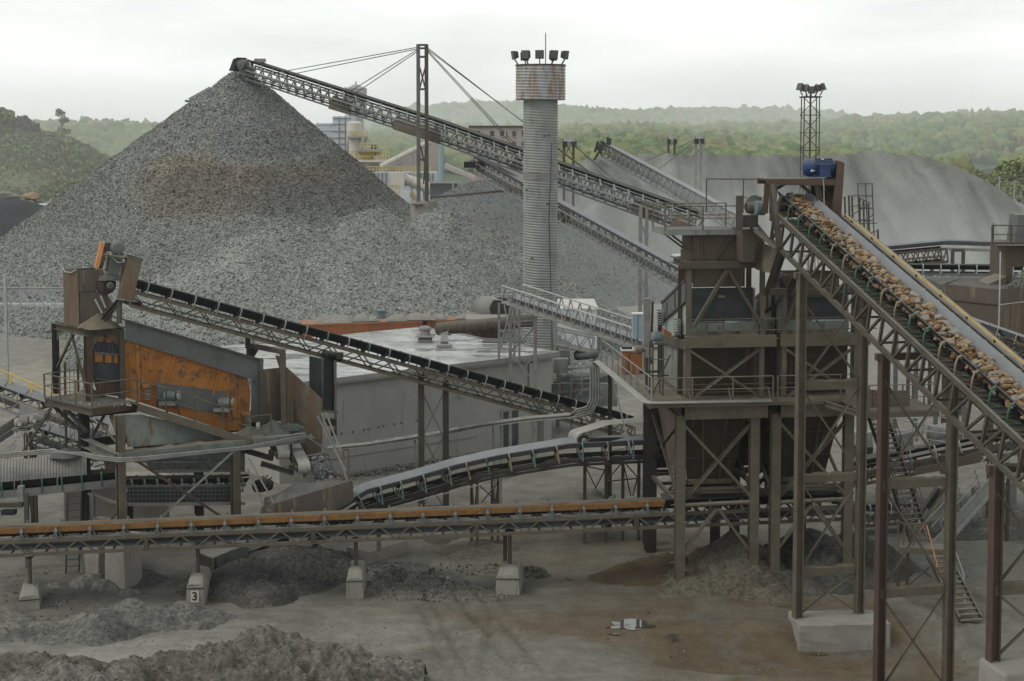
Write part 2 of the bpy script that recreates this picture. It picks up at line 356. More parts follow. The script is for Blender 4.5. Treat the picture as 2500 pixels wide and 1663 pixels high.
# ------------------------------------------------------------------ numpy helpers for land and heaps
_PERM = np.random.default_rng(3).random((256, 256))
def vnoise(x, y):
    xi, yi = np.floor(x).astype(int), np.floor(y).astype(int); fx, fy = x - xi, y - yi
    fx, fy = fx * fx * (3 - 2 * fx), fy * fy * (3 - 2 * fy)
    a, b = _PERM[xi % 256, yi % 256], _PERM[(xi + 1) % 256, yi % 256]
    c, d = _PERM[xi % 256, (yi + 1) % 256], _PERM[(xi + 1) % 256, (yi + 1) % 256]
    return (a * (1 - fx) + b * fx) * (1 - fy) + (c * (1 - fx) + d * fx) * fy - .5
def fbm(x, y, oct=4, gain=.5):
    s, a = 0, 1.
    for o in range(oct): s = s + a * vnoise(x * 2 ** o + 17.3 * o, y * 2 ** o + 5.1 * o); a *= gain
    return s
def sstep(a, b, x):
    t = np.clip((x - a) / (b - a), 0, 1); return t * t * (3 - 2 * t)
def grid_mesh(name, X, Y, Z, mats, col=None, keep=None, smooth=True):
    ny, nx = X.shape
    co = np.stack([X, Y, Z], -1).reshape(-1, 3)
    i = np.arange(ny * nx).reshape(ny, nx)
    q = np.stack([i[:-1, :-1], i[:-1, 1:], i[1:, 1:], i[1:, :-1]], -1).reshape(-1, 4)
    if keep is not None: q = q[keep.reshape(-1)[q].any(1)]
    used = np.unique(q); mp_ = np.full(ny * nx, -1); mp_[used] = np.arange(len(used))
    co, q = co[used], mp_[q]
    return raw_mesh(name, co, q, mats, None if col is None else col.reshape(-1, 3)[used], smooth)
def raw_mesh(name, co, q, mats, col=None, smooth=False):
    me = bpy.data.meshes.new(name); k = q.shape[1]
    me.vertices.add(len(co)); me.vertices.foreach_set('co', co.astype(np.float32).ravel())
    me.loops.add(q.size); me.loops.foreach_set('vertex_index', q.astype(np.int32).ravel())
    me.polygons.add(len(q)); me.polygons.foreach_set('loop_start', np.arange(0, q.size, k, dtype=np.int32))
    me.polygons.foreach_set('use_smooth', np.full(len(q), smooth))
    me.update(calc_edges=True)
    if col is not None:
        a = me.color_attributes.new('col', 'FLOAT_COLOR', 'POINT')
        a.data.foreach_set('color', np.concatenate([col, np.ones((len(col), 1))], 1).astype(np.float32).ravel())
    for m_ in (mats if isinstance(mats, (list, tuple)) else [mats]): me.materials.append(MT[m_] if isinstance(m_, str) else m_)
    return me
OCT = np.array([(1, 0, 0), (-1, 0, 0), (0, 1, 0), (0, -1, 0), (0, 0, 1), (0, 0, -1)], float)
OCF = np.array([(0, 2, 4), (2, 1, 4), (1, 3, 4), (3, 0, 4), (2, 0, 5), (1, 2, 5), (3, 1, 5), (0, 3, 5)])
def stones_mesh(name, pts, size, col, mat='stones', flat=.65):
    n = len(pts); v = OCT[None] * (1 + NP.uniform(-.35, .35, (n, 6, 1)))
    v = v * np.stack([NP.uniform(.7, 1.3, n), NP.uniform(.6, 1.1, n), NP.uniform(flat * .7, flat * 1.2, n)], -1)[:, None]
    q = NP.normal(size=(n, 4)); q /= np.linalg.norm(q, axis=1, keepdims=True); a, b, c, d = q.T
    Rm = np.stack([1 - 2 * (c * c + d * d), 2 * (b * c - d * a), 2 * (b * d + c * a), 2 * (b * c + d * a), 1 - 2 * (b * b + d * d), 2 * (c * d - b * a),
                   2 * (b * d - c * a), 2 * (c * d + b * a), 1 - 2 * (b * b + c * c)], -1).reshape(n, 3, 3)
    v = np.einsum('nij,nkj->nki', Rm, v) * size[:, None, None] + pts[:, None]
    f = (OCF[None] + 6 * np.arange(n)[:, None, None]).reshape(-1, 3)
    return raw_mesh(name, v.reshape(-1, 3), f, mat, np.repeat(col, 6, 0))
def cones(X, Y, cs):
    z = np.full(X.shape, -50.)
    for x, y, h, s, r in cs:
        d = np.hypot(X - x, Y - y); z = np.maximum(z, h - s * (np.sqrt(d * d + r * r) - r))
    return z

# ------------------------------------------------------------------ land form
CRN = np.array([(-900, 276), (0, 277), (250, 276), (420, 284), (700, 302), (900, 306), (1000, 290), (1090, 298), (1270, 300), (1350, 294), (1500, 289), (1700, 288), (1850, 284), (2000, 282), (2080, 270), (2200, 266), (2500, 257), (3400, 250)], float)
CRF = np.array([(-900, 300), (700, 300), (900, 274), (1000, 263), (1080, 256), (1180, 249), (1270, 251), (1400, 259), (1500, 270), (1600, 266), (1750, 262), (1900, 266), (2050, 276), (2150, 300), (3400, 300)], float)
def hills(X, Y):
    px = 1250 + FPX * X / np.maximum(Y, 1)
    left = sstep(900, 500, px)                    # the hill on the left stands nearer
    y0, y1 = 430 - 40 * left, 1050 - 330 * left
    zc = CAM_Z + (310 - np.interp(px, CRN[:, 0], CRN[:, 1])) / FPX * (y1 + 30) - 7
    t = np.clip((Y - y0) / (y1 - y0), 0, 1.0)
    z = (zc - 6) * (t * (1.25 - .25 * t)) + 2.5 * fbm(X / 60, Y / 60) * np.clip(t * 3, 0, 1)
    back = sstep(y1 + 60, y1 + 400, Y)
    z = z * (1 - .55 * back)
    z = z * sstep(.75, 1.9, np.hypot((X - 208) / 66, (Y - 640) / 66)) * (1 - .92 * sstep(60, 20, np.abs(X - Y * .317)) * sstep(700, 560, Y))
    far = sstep(1500, 2150, Y)
    zf = CAM_Z + (310 - np.interp(px, CRF[:, 0], CRF[:, 1])) / FPX * 2200 - 17
    return np.maximum(z, 0) * (1 - far) + np.where(far > 0, zf * far, 0)
def land(X, Y):
    X, Y = np.asarray(X, float), np.asarray(Y, float)
    near = sstep(140, 95, Y)
    z = near * (.22 * fbm(X / 7, Y / 7, 3) + .05 * fbm(X / 1.1, Y / 1.1, 3)) + (1 - near) * .5 * fbm(X / 30, Y / 30, 2)
    # wheel ruts across the yard
    for (x0, y0, x1, y1, w_) in RUTS:
        d = ((X - x0) * (y1 - y0) - (Y - y0) * (x1 - x0)) / math.hypot(x1 - x0, y1 - y0)
        al = ((X - x0) * (x1 - x0) + (Y - y0) * (y1 - y0)) / ((x1 - x0) ** 2 + (y1 - y0) ** 2)
        m_ = sstep(-.15, .1, al) * sstep(1.15, .9, al) * near
        d = d + .12 * fbm(X / 2.3, Y / 2.3, 2)
        z = z + m_ * (-.10 * np.exp(-(d / w_) ** 2) + .06 * np.exp(-((np.abs(d) - 2 * w_) / w_) ** 2))
    d = np.hypot((X - PUD.x) / 3.2, (Y - PUD.y) / 2.2); k = sstep(1.4, .5, d)
    z = z * (1 - k) + (-.12 + .05 * fbm(X / .9, Y / .9, 3)) * k
    e = np.hypot((X - DIP.x) / 9.0, (Y - DIP.y) / 2.6); z = z - .85 * sstep(1.25, .5, e)
    return z + hills(X, Y)
def gz(x, y): return float(land(np.array([x]), np.array([y]))[0])
def ruts():
    r = []
    for a, b in (((1030, 1480), (1110, 1660)), ((1062, 1475), (1150, 1660)), ((1095, 1420), (1260, 1640)), ((1150, 1420), (1330, 1640)), ((1200, 1500), (1180, 1663)), ((900, 1585), (1290, 1535)), ((880, 1560), (1250, 1545)), ((1030, 1640), (1600, 1600)), ((2200, 1450), (2500, 1600)), ((2290, 1400), (2500, 1520)), ((150, 1250), (420, 1215))):
        p, q = G(*a), G(*b); r.append((p.x, p.y, q.x, q.y, .16))
    return r
PUD = G(1548, 1522)
RUTS = ruts(); DIP = G(2060, 1602, -.3)

# ground sheet: fine where the yard is seen close, coarse out to the horizon
ys = np.concatenate([np.linspace(28, 48, 30), np.arange(48.5, 74, .17), np.arange(74, 112, .5), np.arange(112, 420, 5), np.arange(420, 1200, 22), np.arange(1200, 2500, 60), [3000, 4500, 7500]])
xh = np.concatenate([np.arange(0, 25, .19), np.arange(25, 60, 1.2), np.arange(60, 420, 10), np.arange(420, 1000, 40), [1300, 2000, 3500, 6000]])
xs = np.concatenate([-xh[:0:-1], xh]); X, Y = np.meshgrid(xs, ys); Z = land(X, Y)
base = np.ones(X.shape + (3,)) * np.array((.142, .138, .118))
def blend(mask, c):
    global base
    base = base * (1 - mask[..., None]) + np.array(c) * mask[..., None]
n1, n2, n3 = fbm(X / 5, Y / 5, 5), fbm(X / 2.1 + 9, Y / 2.1, 5), fbm(X / 14 + 3, Y / 9, 4)
blend(sstep(.0, .35, n1) * .5, (.095, .093, .08))
blend(sstep(.08, .4, n3) * .6, (.145, .14, .124))
blend(sstep(75, 110, Y) * .7, (.19, .186, .168))
for (x0, y0, x1, y1, w_) in RUTS:
    d_ = ((X - x0) * (y1 - y0) - (Y - y0) * (x1 - x0)) / math.hypot(x1 - x0, y1 - y0) + .12 * fbm(X / 2.3, Y / 2.3, 2); al = ((X - x0) * (x1 - x0) + (Y - y0) * (y1 - y0)) / ((x1 - x0) ** 2 + (y1 - y0) ** 2)
    blend(np.exp(-(d_ / .3) ** 2) * sstep(-.1, .15, al) * sstep(1.1, .85, al) * .33 * sstep(-.3, .2, fbm(X / 1.5, Y / 1.5, 3)), (.066, .063, .055))
def spot(px, py, rx, ry, c, a=1.0, z=0):
    p = G(px, py, z); d = np.hypot((X - p.x) / rx, (Y - p.y) / ry) + .9 * fbm(X / 2.5 + px, Y / 2.5, 4)
    blend(sstep(1.1, .45, d) * a, c)
brown, dk = (.098, .074, .048), (.055, .054, .048)
spot(1650, 1490, 12, 6.5, brown, .85); spot(2050, 1600, 9, 6, brown, .9); spot(450, 1420, 14, 3.6, dk, .55); spot(1120, 1440, 8, 3, (.10, .097, .08), .6); spot(1500, 1330, 8, 4, (.115, .10, .073), .8)
spot(1900, 1420, 7, 4, (.085, .07, .05), .8); spot(1300, 1340, 6, 5, (.105, .095, .073), .7)
spot(640, 1420, 5, 3.5, dk, .9); spot(1060, 1400, 4, 2.4, (.07, .07, .062), .85); spot(250, 1450, 6, 3, dk, .6)
spot(2380, 1250, 5, 6, dk, .7); spot(700, 1560, 9, 2.2, (.165, .162, .147), .8); spot(1250, 1640, 6, 2.5, (.14, .137, .122), .7)
spot(350, 1600, 7, 1.6, (.20, .195, .175), .9); spot(2380, 1440, 6, 4, (.12, .112, .092), .6); spot(60, 950, 14, 12, (.23, .215, .17), .7)
blend(sstep(.12, .35, n2) * sstep(120, 80, Y) * .5, (.11, .108, .096))
blend(sstep(300, 420, Y), (.05, .075, .03))
g = link(bpy.data.objects.new('ground', grid_mesh('ground', X, Y, Z, 'ground', base)), None, None, 'structure')

# water: the puddles of the yard and the lake beyond the stockpile
def pool(name, c, rx, ry, z, n=40, seed=0):
    a = np.linspace(0, 2 * np.pi, n, endpoint=False); k = 1 + .95 * fbm(np.cos(a) * 1.9 + seed, np.sin(a) * 1.6 + 2 * seed, 3)
    b = MB().prism([(c.x + rx * k[i] * math.cos(a[i]), c.y + ry * k[i] * math.sin(a[i]), z) for i in range(n)], (0, 0, .012))
    return b.build(name, 'water', None, kind='structure')
pool('puddle', V((PUD.x - .25, PUD.y, 0)), .8, .62, -.105, seed=1)
pool('puddle', G(1641, 1545), .2, .22, -.1, 20, 4); pool('puddle', G(1500, 1543), .3, .09, -.09, 20, 5)
pool('lake', V((208, 640, 0)), 62, 60, 1.2, 40, 3)

# ------------------------------------------------------------------ heaps
def heap(name, label, cat, cs, bounds, res, mat, amp=.15, nscale=1.5, colour=None, stones=0, ssize=(.1, .2), scol=(.165, .168, .158), over=.1, ridge=0, group=None, base=None, svar=.28, gully=0):
    x0, x1, y0, y1 = bounds
    X, Y = np.meshgrid(np.arange(x0, x1, res), np.arange(y0, y1, res))
    Z = cones(X, Y, cs) + amp * fbm(X / nscale, Y / nscale, 5, .55)
    if ridge:
        x, y = cs[0][0], cs[0][1]; th = np.arctan2(Y - y, X - x); d = np.hypot(X - x, Y - y)
        Z = Z + ridge * fbm(th * 9, d / 30, 4) * np.clip(d / 10, 0, 1)
    if gully: Z = Z + gully * (fbm(X / 3.2, Y / 45 + 7, 4) + .5 * fbm(X / 11, Y / 60, 3)) * np.clip((max(c_[2] for c_ in cs) - 1.5 - Z) / 5, 0, 1)
    L0 = land(X, Y); keep = Z > L0 - over
    col = None if colour is None else colour(X, Y, Z)
    me = grid_mesh(name, X, Y, Z, mat, col, keep)
    o = link(bpy.data.objects.new(name, me)); tag(o, label, cat, group)
    if stones:
        # loose stones lying over the face of the heap
        i = NP.integers(0, X.size, int(stones * X.size / max(1, keep.sum()) * 1.05))
        i = i[keep.ravel()[i] & (Z.ravel()[i] > L0.ravel()[i] + .05)]
        jx, jy = NP.uniform(-.5, .5, (2, len(i))) * res
        gy, gx = np.gradient(Z, res)
        p = np.stack([X.ravel()[i] + jx, Y.ravel()[i] + jy, Z.ravel()[i] + gx.ravel()[i] * jx + gy.ravel()[i] * jy], -1)
        sz = NP.uniform(ssize[0], ssize[1], len(i)) * NP.uniform(.7, 1.25, len(i))
        bc = np.array(scol)[None] if col is None else col.reshape(-1, 3)[i]
        c_ = bc * (1 + NP.normal(0, svar, (len(i), 1))).clip(.4, 1.9)
        so = link(bpy.data.objects.new('stones', stones_mesh('stones', p, sz, c_)), o, None, 'stuff')
    return o
ORIGIN_TOP = P(585, 168, 172)
tp = ORIGIN_TOP
def pile_colour(X, Y, Z):
    c = np.ones(X.shape + (3,)) * np.array((.155, .163, .150))
    n = fbm(X / 9, Z / 6, 4); c *= (1 + .22 * n)[..., None]
    def band(px, py, Yp, rx, rz, cc, a):
        nonlocal c
        p = P(px, py, Yp); d = np.hypot((X - p.x) / rx, (Z - p.z) / rz) + .55 * fbm(X / 4 + px, Z / 3, 4)
        m_ = (sstep(1.05, .5, d) * a)[..., None]; c = c * (1 - m_) + np.array(cc) * m_
    band(430, 455, 155, 5.5, 3.6, (.16, .135, .105), .7); band(500, 480, 152, 11, 3.6, (.14, .128, .112), .6)
    band(850, 430, 160, 5, 5, (.115, .107, .093), .7); band(560, 432, 157, 12, 1.6, (.138, .118, .094), .75); band(660, 470, 154, 14, 3, (.105, .10, .09), .6); band(620, 350, 160, 7, 2.2, (.11, .12, .12), .5)  # first band: coarser brown stone, with shade behind the front ridge painted in
    band(760, 500, 150, 9, 2.2, (.112, .112, .104), .7)  # occlusion shade painted on the cone where the front ridge meets it
    return c
heap('gravel_pile', 'tallest cone of grey crushed stone beneath the long cable-stayed conveyor', 'gravel pile',
     [(tp.x, tp.y, tp.z + .15, .83, .3), *[(tp.x - 3.2 * k, tp.y - .3 * k, tp.z - 2.33 * k, .80, .6) for k in range(1, 9)]],
     (tp.x - 45, tp.x + 42, 132, 176), .55, 'heap', .3, 2.2, pile_colour, 105000, (.07, .155), over=.2, ridge=.45, svar=.42)
def fr_colour(X, Y, Z):
    c = np.ones(X.shape + (3,)) * np.array((.172, .181, .167)); return c * (1 + .25 * fbm(X / 5, Y / 5, 4))[..., None]
q1, q2, q3, q4 = P(905, 514, 146), P(1085, 508, 150), P(700, 545, 143), P(1010, 610, 138)
heap('gravel_pile', 'low lumpy ridge of grey crushed stone sloping down in front of the tallest cone', 'gravel pile',
     [(q1.x, q1.y, q1.z, .62, 2.2), (q2.x, q2.y, q2.z, .66, 1.6), (q3.x, q3.y, q3.z, .5, 3), (q4.x, q4.y, q4.z, .52, 3), (P(800, 600, 139).x, 139, P(800, 600, 139).z, .45, 4)],
     (-38, 14, 118, 152), .5, 'heap', .35, 1.8, fr_colour, 56000, (.07, .15), over=.2, svar=.42)
q = P(1185, 441, 190); qb = P(1385, 600, 182)
def bl_colour(X, Y, Z):
    c = np.ones(X.shape + (3,)) * np.array((.095, .103, .101)); return c * (1 + .25 * fbm(X / 6, Y / 6, 4))[..., None]
heap('gravel_pile', 'rounded blue-grey gravel heap partly hidden by the corrugated tower', 'gravel pile',
     [(q.x, q.y, q.z, .6, 4), (qb.x, qb.y, qb.z, .55, 4)], (q.x - 26, q.x + 40, 155, 196), .7, 'heap', .25, 3, bl_colour, 16000, (.09, .15), over=.2, svar=.3)
def sand_colour(X, Y, Z):
    k = .55 * fbm(X / 1.7, Z / 14 + Y / 60, 5, .6) + .5 * fbm(X / 6 + 3, Z / 9, 4); c = np.ones(X.shape + (3,)) * np.array((.12, .122, .113)) * (1 + k).clip(.5, 1.6)[..., None]
    return c
# long stockpile of quarry sand, with its own conical toe
cs = []
CRS = [(1400, 398, 262), (1440, 382, 262), (1560, 372, 266), (1700, 366, 266), (1850, 371, 264), (2000, 373, 262), (2140, 366, 258), (2200, 370, 254), (2240, 376, 250), (2290, 392, 246)]
for a, b in zip(CRS, CRS[1:]):
    for k in range(4):
        u_ = [lerp(a[i], b[i], k / 4) for i in range(3)]; p = P(*u_); cs.append((p.x, p.y, p.z - .2, .72, .6))
p = P(2310, 398, 243); cs.append((p.x, p.y, p.z, .60, 1.0))
heap('sand_stockpile', 'long flat-topped stockpile of grey quarry sand across the back of the yard', 'stockpile',
     cs, (-14, 104, 208, 280), .7, 'heap', .55, 2.6, sand_colour, over=.3, ridge=.5, gully=2.3)
p = P(1462, 386, 236); p2 = P(1500, 480, 222)
heap('sand_pile', 'sharp cone of grey sand under the head of the far stacking conveyor', 'sand pile',
     [(p.x, p.y, p.z, .66, .5), (p2.x, p2.y, p2.z, .62, 2)], (p.x - 30, p.x + 30, 195, 240), .8, 'heap', .35, 2.5, sand_colour, over=.3, ridge=.8)
p = P(20, 486, 225)
heap('chippings_pile', 'low dark blue-black heap of chippings beside the tallest gravel cone', 'gravel pile', [(p.x, p.y, p.z, .42, 3), (P(85, 505, 226).x, 226, P(85, 505, 226).z, .5, 2)],
     (-110, -45, 195, 235), .9, 'coal', .3, 4, over=.2)

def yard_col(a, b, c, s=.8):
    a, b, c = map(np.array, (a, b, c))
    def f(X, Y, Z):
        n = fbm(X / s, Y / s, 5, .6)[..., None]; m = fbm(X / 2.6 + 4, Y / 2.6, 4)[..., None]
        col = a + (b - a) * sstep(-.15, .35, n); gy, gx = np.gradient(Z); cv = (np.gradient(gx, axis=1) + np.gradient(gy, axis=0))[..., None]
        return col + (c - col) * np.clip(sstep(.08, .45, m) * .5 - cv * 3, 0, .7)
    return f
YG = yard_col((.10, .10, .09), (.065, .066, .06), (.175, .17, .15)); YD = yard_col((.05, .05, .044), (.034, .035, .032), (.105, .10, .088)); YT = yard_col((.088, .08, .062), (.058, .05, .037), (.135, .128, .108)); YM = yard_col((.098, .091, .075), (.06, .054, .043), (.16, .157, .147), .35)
# yard heaps of fines: each peak given with the foot of its face
def hp(px, py, Y, s=.6, r=.5): p = P(px, py, Y); return (p.x, p.y, p.z, s, r)
def hf_(px, py, pyb, s=.5, r=.4):
    Yb = 20 * FPX / (pyb - 310); Y = (20 + s * Yb) / (s + (py - 310) / FPX); p = P(px, py, Y); return (p.x, p.y, p.z, s, r)
BF_ = soil('brown_fines', (.082, .061, .037), (.06, .046, .03), (.095, .083, .064), scale=.7, fine=9)
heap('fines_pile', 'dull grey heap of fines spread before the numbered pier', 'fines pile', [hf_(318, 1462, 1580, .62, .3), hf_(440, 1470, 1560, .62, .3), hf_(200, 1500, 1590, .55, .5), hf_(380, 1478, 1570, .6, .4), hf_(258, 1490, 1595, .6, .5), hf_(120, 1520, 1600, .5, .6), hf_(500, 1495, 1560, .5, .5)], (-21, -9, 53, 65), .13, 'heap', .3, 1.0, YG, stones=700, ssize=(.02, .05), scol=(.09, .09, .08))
heap('fines_pile', 'grey heap of fines at the foot of the leftmost pier', 'fines pile', [hf_(10, 1520, 1600, .42, .6), hf_(-50, 1490, 1590, .45, .8)], (-27, -15, 52, 63), .15, 'heap', .25, .9, YG, stones=300, ssize=(.02, .05), scol=(.09, .09, .08))
heap('fines_pile', 'small sharp cone of fines beside the tall concrete block', 'fines pile', [hf_(358, 1389, 1450, .6, .1), hf_(420, 1415, 1450, .4, .4)], (-18.5, -12, 62, 70), .12, 'heap', .08, .6, YD)
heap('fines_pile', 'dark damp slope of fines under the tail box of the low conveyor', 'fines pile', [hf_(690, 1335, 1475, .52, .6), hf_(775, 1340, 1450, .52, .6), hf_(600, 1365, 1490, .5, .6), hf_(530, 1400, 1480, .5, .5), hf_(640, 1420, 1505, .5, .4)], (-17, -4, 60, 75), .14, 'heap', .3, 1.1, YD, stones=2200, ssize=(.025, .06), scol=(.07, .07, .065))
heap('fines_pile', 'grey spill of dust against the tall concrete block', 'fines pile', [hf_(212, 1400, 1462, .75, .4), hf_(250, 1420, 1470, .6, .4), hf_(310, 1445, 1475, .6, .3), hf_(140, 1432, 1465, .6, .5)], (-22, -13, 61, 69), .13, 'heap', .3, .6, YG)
heap('fines_pile', 'low brown bank of fines running in to the hopper columns', 'fines pile', [hf_(1640, 1352, 1452, .45, .6), hf_(1560, 1380, 1448, .42, .6), hf_(1480, 1402, 1446, .4, .7), hf_(1400, 1410, 1440, .38, .8)], (.5, 10, 61, 73), .14, BF_, .2, 1.3, stones=500, ssize=(.02, .05), scol=(.08, .065, .045))
heap('spill_pile', 'steep spill heap between the columns of the near hopper tower', 'fines pile', [hf_(1800, 1300, 1478, .66, .3), hf_(1745, 1345, 1478, .6, .4), hf_(1700, 1395, 1485, .5, .5), hf_(1835, 1385, 1492, .6, .4), hf_(1885, 1425, 1500, .7, .2)], (6, 14.5, 59, 74), .13, 'heap', .3, .9, YT, stones=900, ssize=(.02, .06), scol=(.10, .098, .088))
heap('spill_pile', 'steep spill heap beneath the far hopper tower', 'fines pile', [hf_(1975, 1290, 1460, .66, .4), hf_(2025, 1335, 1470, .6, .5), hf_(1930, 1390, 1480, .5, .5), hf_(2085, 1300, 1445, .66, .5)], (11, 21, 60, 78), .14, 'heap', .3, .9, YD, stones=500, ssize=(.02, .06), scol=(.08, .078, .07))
heap('stone_spill', 'scatter of pale stones on the brown floor by the trestle block', 'stones', [hf_(1915, 1478, 1530, .3, .5)], (8.3, 12.6, 58.6, 65), .12, BF_, .1, .8, stones=420, ssize=(.025, .06), scol=(.20, .195, .175))
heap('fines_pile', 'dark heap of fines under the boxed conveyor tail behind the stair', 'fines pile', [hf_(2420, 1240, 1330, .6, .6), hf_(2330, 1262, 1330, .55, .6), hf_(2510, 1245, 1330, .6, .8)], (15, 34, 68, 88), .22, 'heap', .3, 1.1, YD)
heap('fines_pile', 'pale dust heap around the small trestle under the short belt', 'fines pile', [hf_(1455, 1192, 1240, .55, .4), hf_(1560, 1212, 1250, .5, .5)], (1, 12, 76, 90), .2, 'heap', .15, .7, YG)
heap('fines_pile', 'low tan ridge of fines beyond the middle pier', 'fines pile', [hf_(1130, 1335, 1385, .35, .4), hf_(1195, 1322, 1375, .35, .5), hf_(1060, 1305, 1350, .33, .6)], (-7, 3, 64, 80), .17, 'heap', .2, .9, YT)
heap('fines_pile', 'dark bank of broken stone between the two middle piers', 'fines pile', [hf_(960, 1392, 1450, .35, .5), hf_(1040, 1400, 1445, .33, .5), hf_(1290, 1385, 1432, .35, .5)], (-7, 3.5, 61, 70), .15, 'heap', .22, .9, YD, stones=1200, ssize=(.03, .1), scol=(.065, .065, .06))
# rough mound of dirt nearest the camera
heap('dirt_mound', 'rough brown dirt mound nearest the camera along the bottom edge', 'dirt mound',
     [hp(640, 1562, 51.5, .55, 1.2), hp(560, 1585, 51, .5, 1), hp(760, 1585, 51.3, .5, 1.0), hp(840, 1600, 51, .5, 1), hp(920, 1640, 50.6, .5, .8), hp(440, 1610, 50.6, .45, 1), hp(300, 1625, 50, .42, 1), hp(150, 1640, 49.5, .4, 1.2), hp(20, 1640, 49.5, .4, 1.2), hp(-60, 1625, 49.5, .4, 1.2)],
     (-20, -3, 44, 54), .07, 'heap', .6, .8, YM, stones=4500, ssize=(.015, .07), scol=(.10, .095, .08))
# stones strewn over the yard floor
def strew(name, label, px0, px1, py0, py1, n, size, col, kind='stuff'):
    u_, v_ = NP.uniform(px0, px1, n), NP.uniform(py0, py1, n); p = np.array([tuple(G(a, b)) for a, b in zip(u_, v_)])
    k = fbm(p[:, 0] / 1.7, p[:, 1] / 1.7, 3) > NP.uniform(-.35, .25, n); p = p[k]
    p[:, 2] = land(p[:, 0], p[:, 1]) + .01
    s_ = NP.uniform(size[0], size[1], len(p)) * NP.uniform(.5, 1.2, len(p)); c_ = np.array(col)[None] * (1 + NP.normal(0, .3, (len(p), 1))).clip(.4, 2)
    o = link(bpy.data.objects.new(name, stones_mesh(name, p, s_, c_)), None, None, 'stuff'); tag(o, label, 'stones')
strew('loose_stones', 'dark broken stones strewn on the floor around the middle piers', 860, 1260, 1375, 1465, 1500, (.04, .12), (.10, .10, .092))
strew('loose_stones', 'small stones scattered over the brown floor by the puddle', 1480, 2150, 1470, 1620, 700, (.02, .06), (.12, .105, .08))
strew('loose_stones', 'small stones scattered along the pale floor behind the dirt mound', 60, 1300, 1500, 1650, 900, (.02, .055), (.14, .135, .12))
strew('loose_stones', 'small stones scattered on the open floor by the steel stair', 2190, 2500, 1330, 1620, 600, (.02, .06), (.13, .125, .11))
strew('loose_stones', 'dark clods scattered by the leftmost pier', 0, 260, 1400, 1520, 400, (.03, .09), (.10, .097, .085))

# ------------------------------------------------------------------ woods on the hills: crowns in one mass
def ico(sub):
    import bmesh
    bm = bmesh.new(); bmesh.ops.create_icosphere(bm, subdivisions=sub, radius=1)
    v = np.array([x.co[:] for x in bm.verts]); f = np.array([[y.index for y in x.verts] for x in bm.faces]); bm.free(); return v, f
IV, IF = ico(2)
PAL = np.array([(.085, .115, .035), (.065, .10, .032), (.10, .12, .04), (.115, .12, .045), (.05, .08, .03), (.12, .105, .05), (.07, .105, .04)]) * 1.15
def crowns(name, label, P3, rad, col, cat='woodland'):
    n = len(P3); v = IV[None] * (1 + NP.normal(0, .2, (n, len(IV), 1))) * np.stack([NP.uniform(.85, 1.2, n), NP.uniform(.85, 1.2, n), NP.uniform(.8, 1.3, n)], -1)[:, None]
    v = v * rad[:, None, None] + P3[:, None]
    f = (IF[None] + len(IV) * np.arange(n)[:, None, None]).reshape(-1, 3)
    c_ = np.repeat(col, len(IV), 0) * (1 + NP.normal(0, .16, (n * len(IV), 1))).clip(.5, 1.6)
    o = link(bpy.data.objects.new(name, raw_mesh(name, v.reshape(-1, 3), f, 'leaf', c_, True)), None, None, 'stuff'); tag(o, label, cat)
def wood(name, label, px0, px1, y0, y1, n, r, pal=PAL, hole=None):
    Y = np.sqrt(NP.uniform(y0 ** 2, y1 ** 2, n)); px = NP.uniform(px0, px1, n); X = (px - 1250) / FPX * Y
    k = np.ones(n, bool) if hole is None else ~hole(X, Y, px)
    X, Y = X[k], Y[k]; n = len(X); rr = NP.uniform(r[0], r[1], n); Z = land(X, Y) + rr * NP.uniform(.5, 1.25, n)
    ci = (fbm(X / 70, Y / 70, 3) * 5 + NP.normal(0, 1.4, n) + 2.5).astype(int).clip(0, len(pal) - 1)
    crowns(name, label, np.stack([X, Y, Z], -1), rr, pal[ci] * NP.uniform(.8, 1.2, (n, 1)))
lake = lambda X, Y, px: (np.hypot((X - 208) / 70, (Y - 640) / 70) < 1) | ((np.abs(px - 2412) < 52) & (Y < 650))
wood('woodland', 'spring-green woodland covering the right-hand hill beyond the stockpile', 1270, 2560, 440, 1090, 7200, (2.3, 4.6), hole=lake)
wood('woodland', 'spring-green woodland covering the hill left of the tallest gravel cone', -60, 620, 400, 760, 2400, (2.3, 4.4))
wood('woodland', 'hazy woodland on the slopes behind the factory', 620, 1300, 560, 1090, 1500, (3, 5.5))
wood('woodland', 'faint pale ridge of far woodland along the skyline', 850, 2200, 1700, 2250, 3600, (5, 8.5))
# ------------------------------------------------------------------ shared conveyor pieces
UPZ = V((0, 0, 1))
def arc(c, a, b, r, a0, a1, n=6):
    """points on an arc round c in the plane of unit vectors a, b"""
    return [V(c) + V(a) * r * math.cos(lerp(a0, a1, i / n)) + V(b) * r * math.sin(lerp(a0, a1, i / n)) for i in range(n + 1)]
def belt_strip(name, parent, pts, n, w_, wing, lift, mat, t=.03):
    """troughed belt swept along pts (middle of the belt); n points across"""
    n = V(n).normalized(); sec = []
    for p in pts:
        i = pts.index(p); d = (V(pts[min(i + 1, len(pts) - 1)]) - V(pts[max(i - 1, 0)])).normalized(); u_ = n.cross(d)
        if u_.z < 0: u_ = -u_
        h = w_ / 2; c = V(p)
        top = [c - n * h + u_ * lift, c - n * (h - wing), c + n * (h - wing), c + n * h + u_ * lift]
        sec.append(top + [q - u_ * t for q in top[::-1]])
    return MB().sweep(sec).build(name, mat, parent)
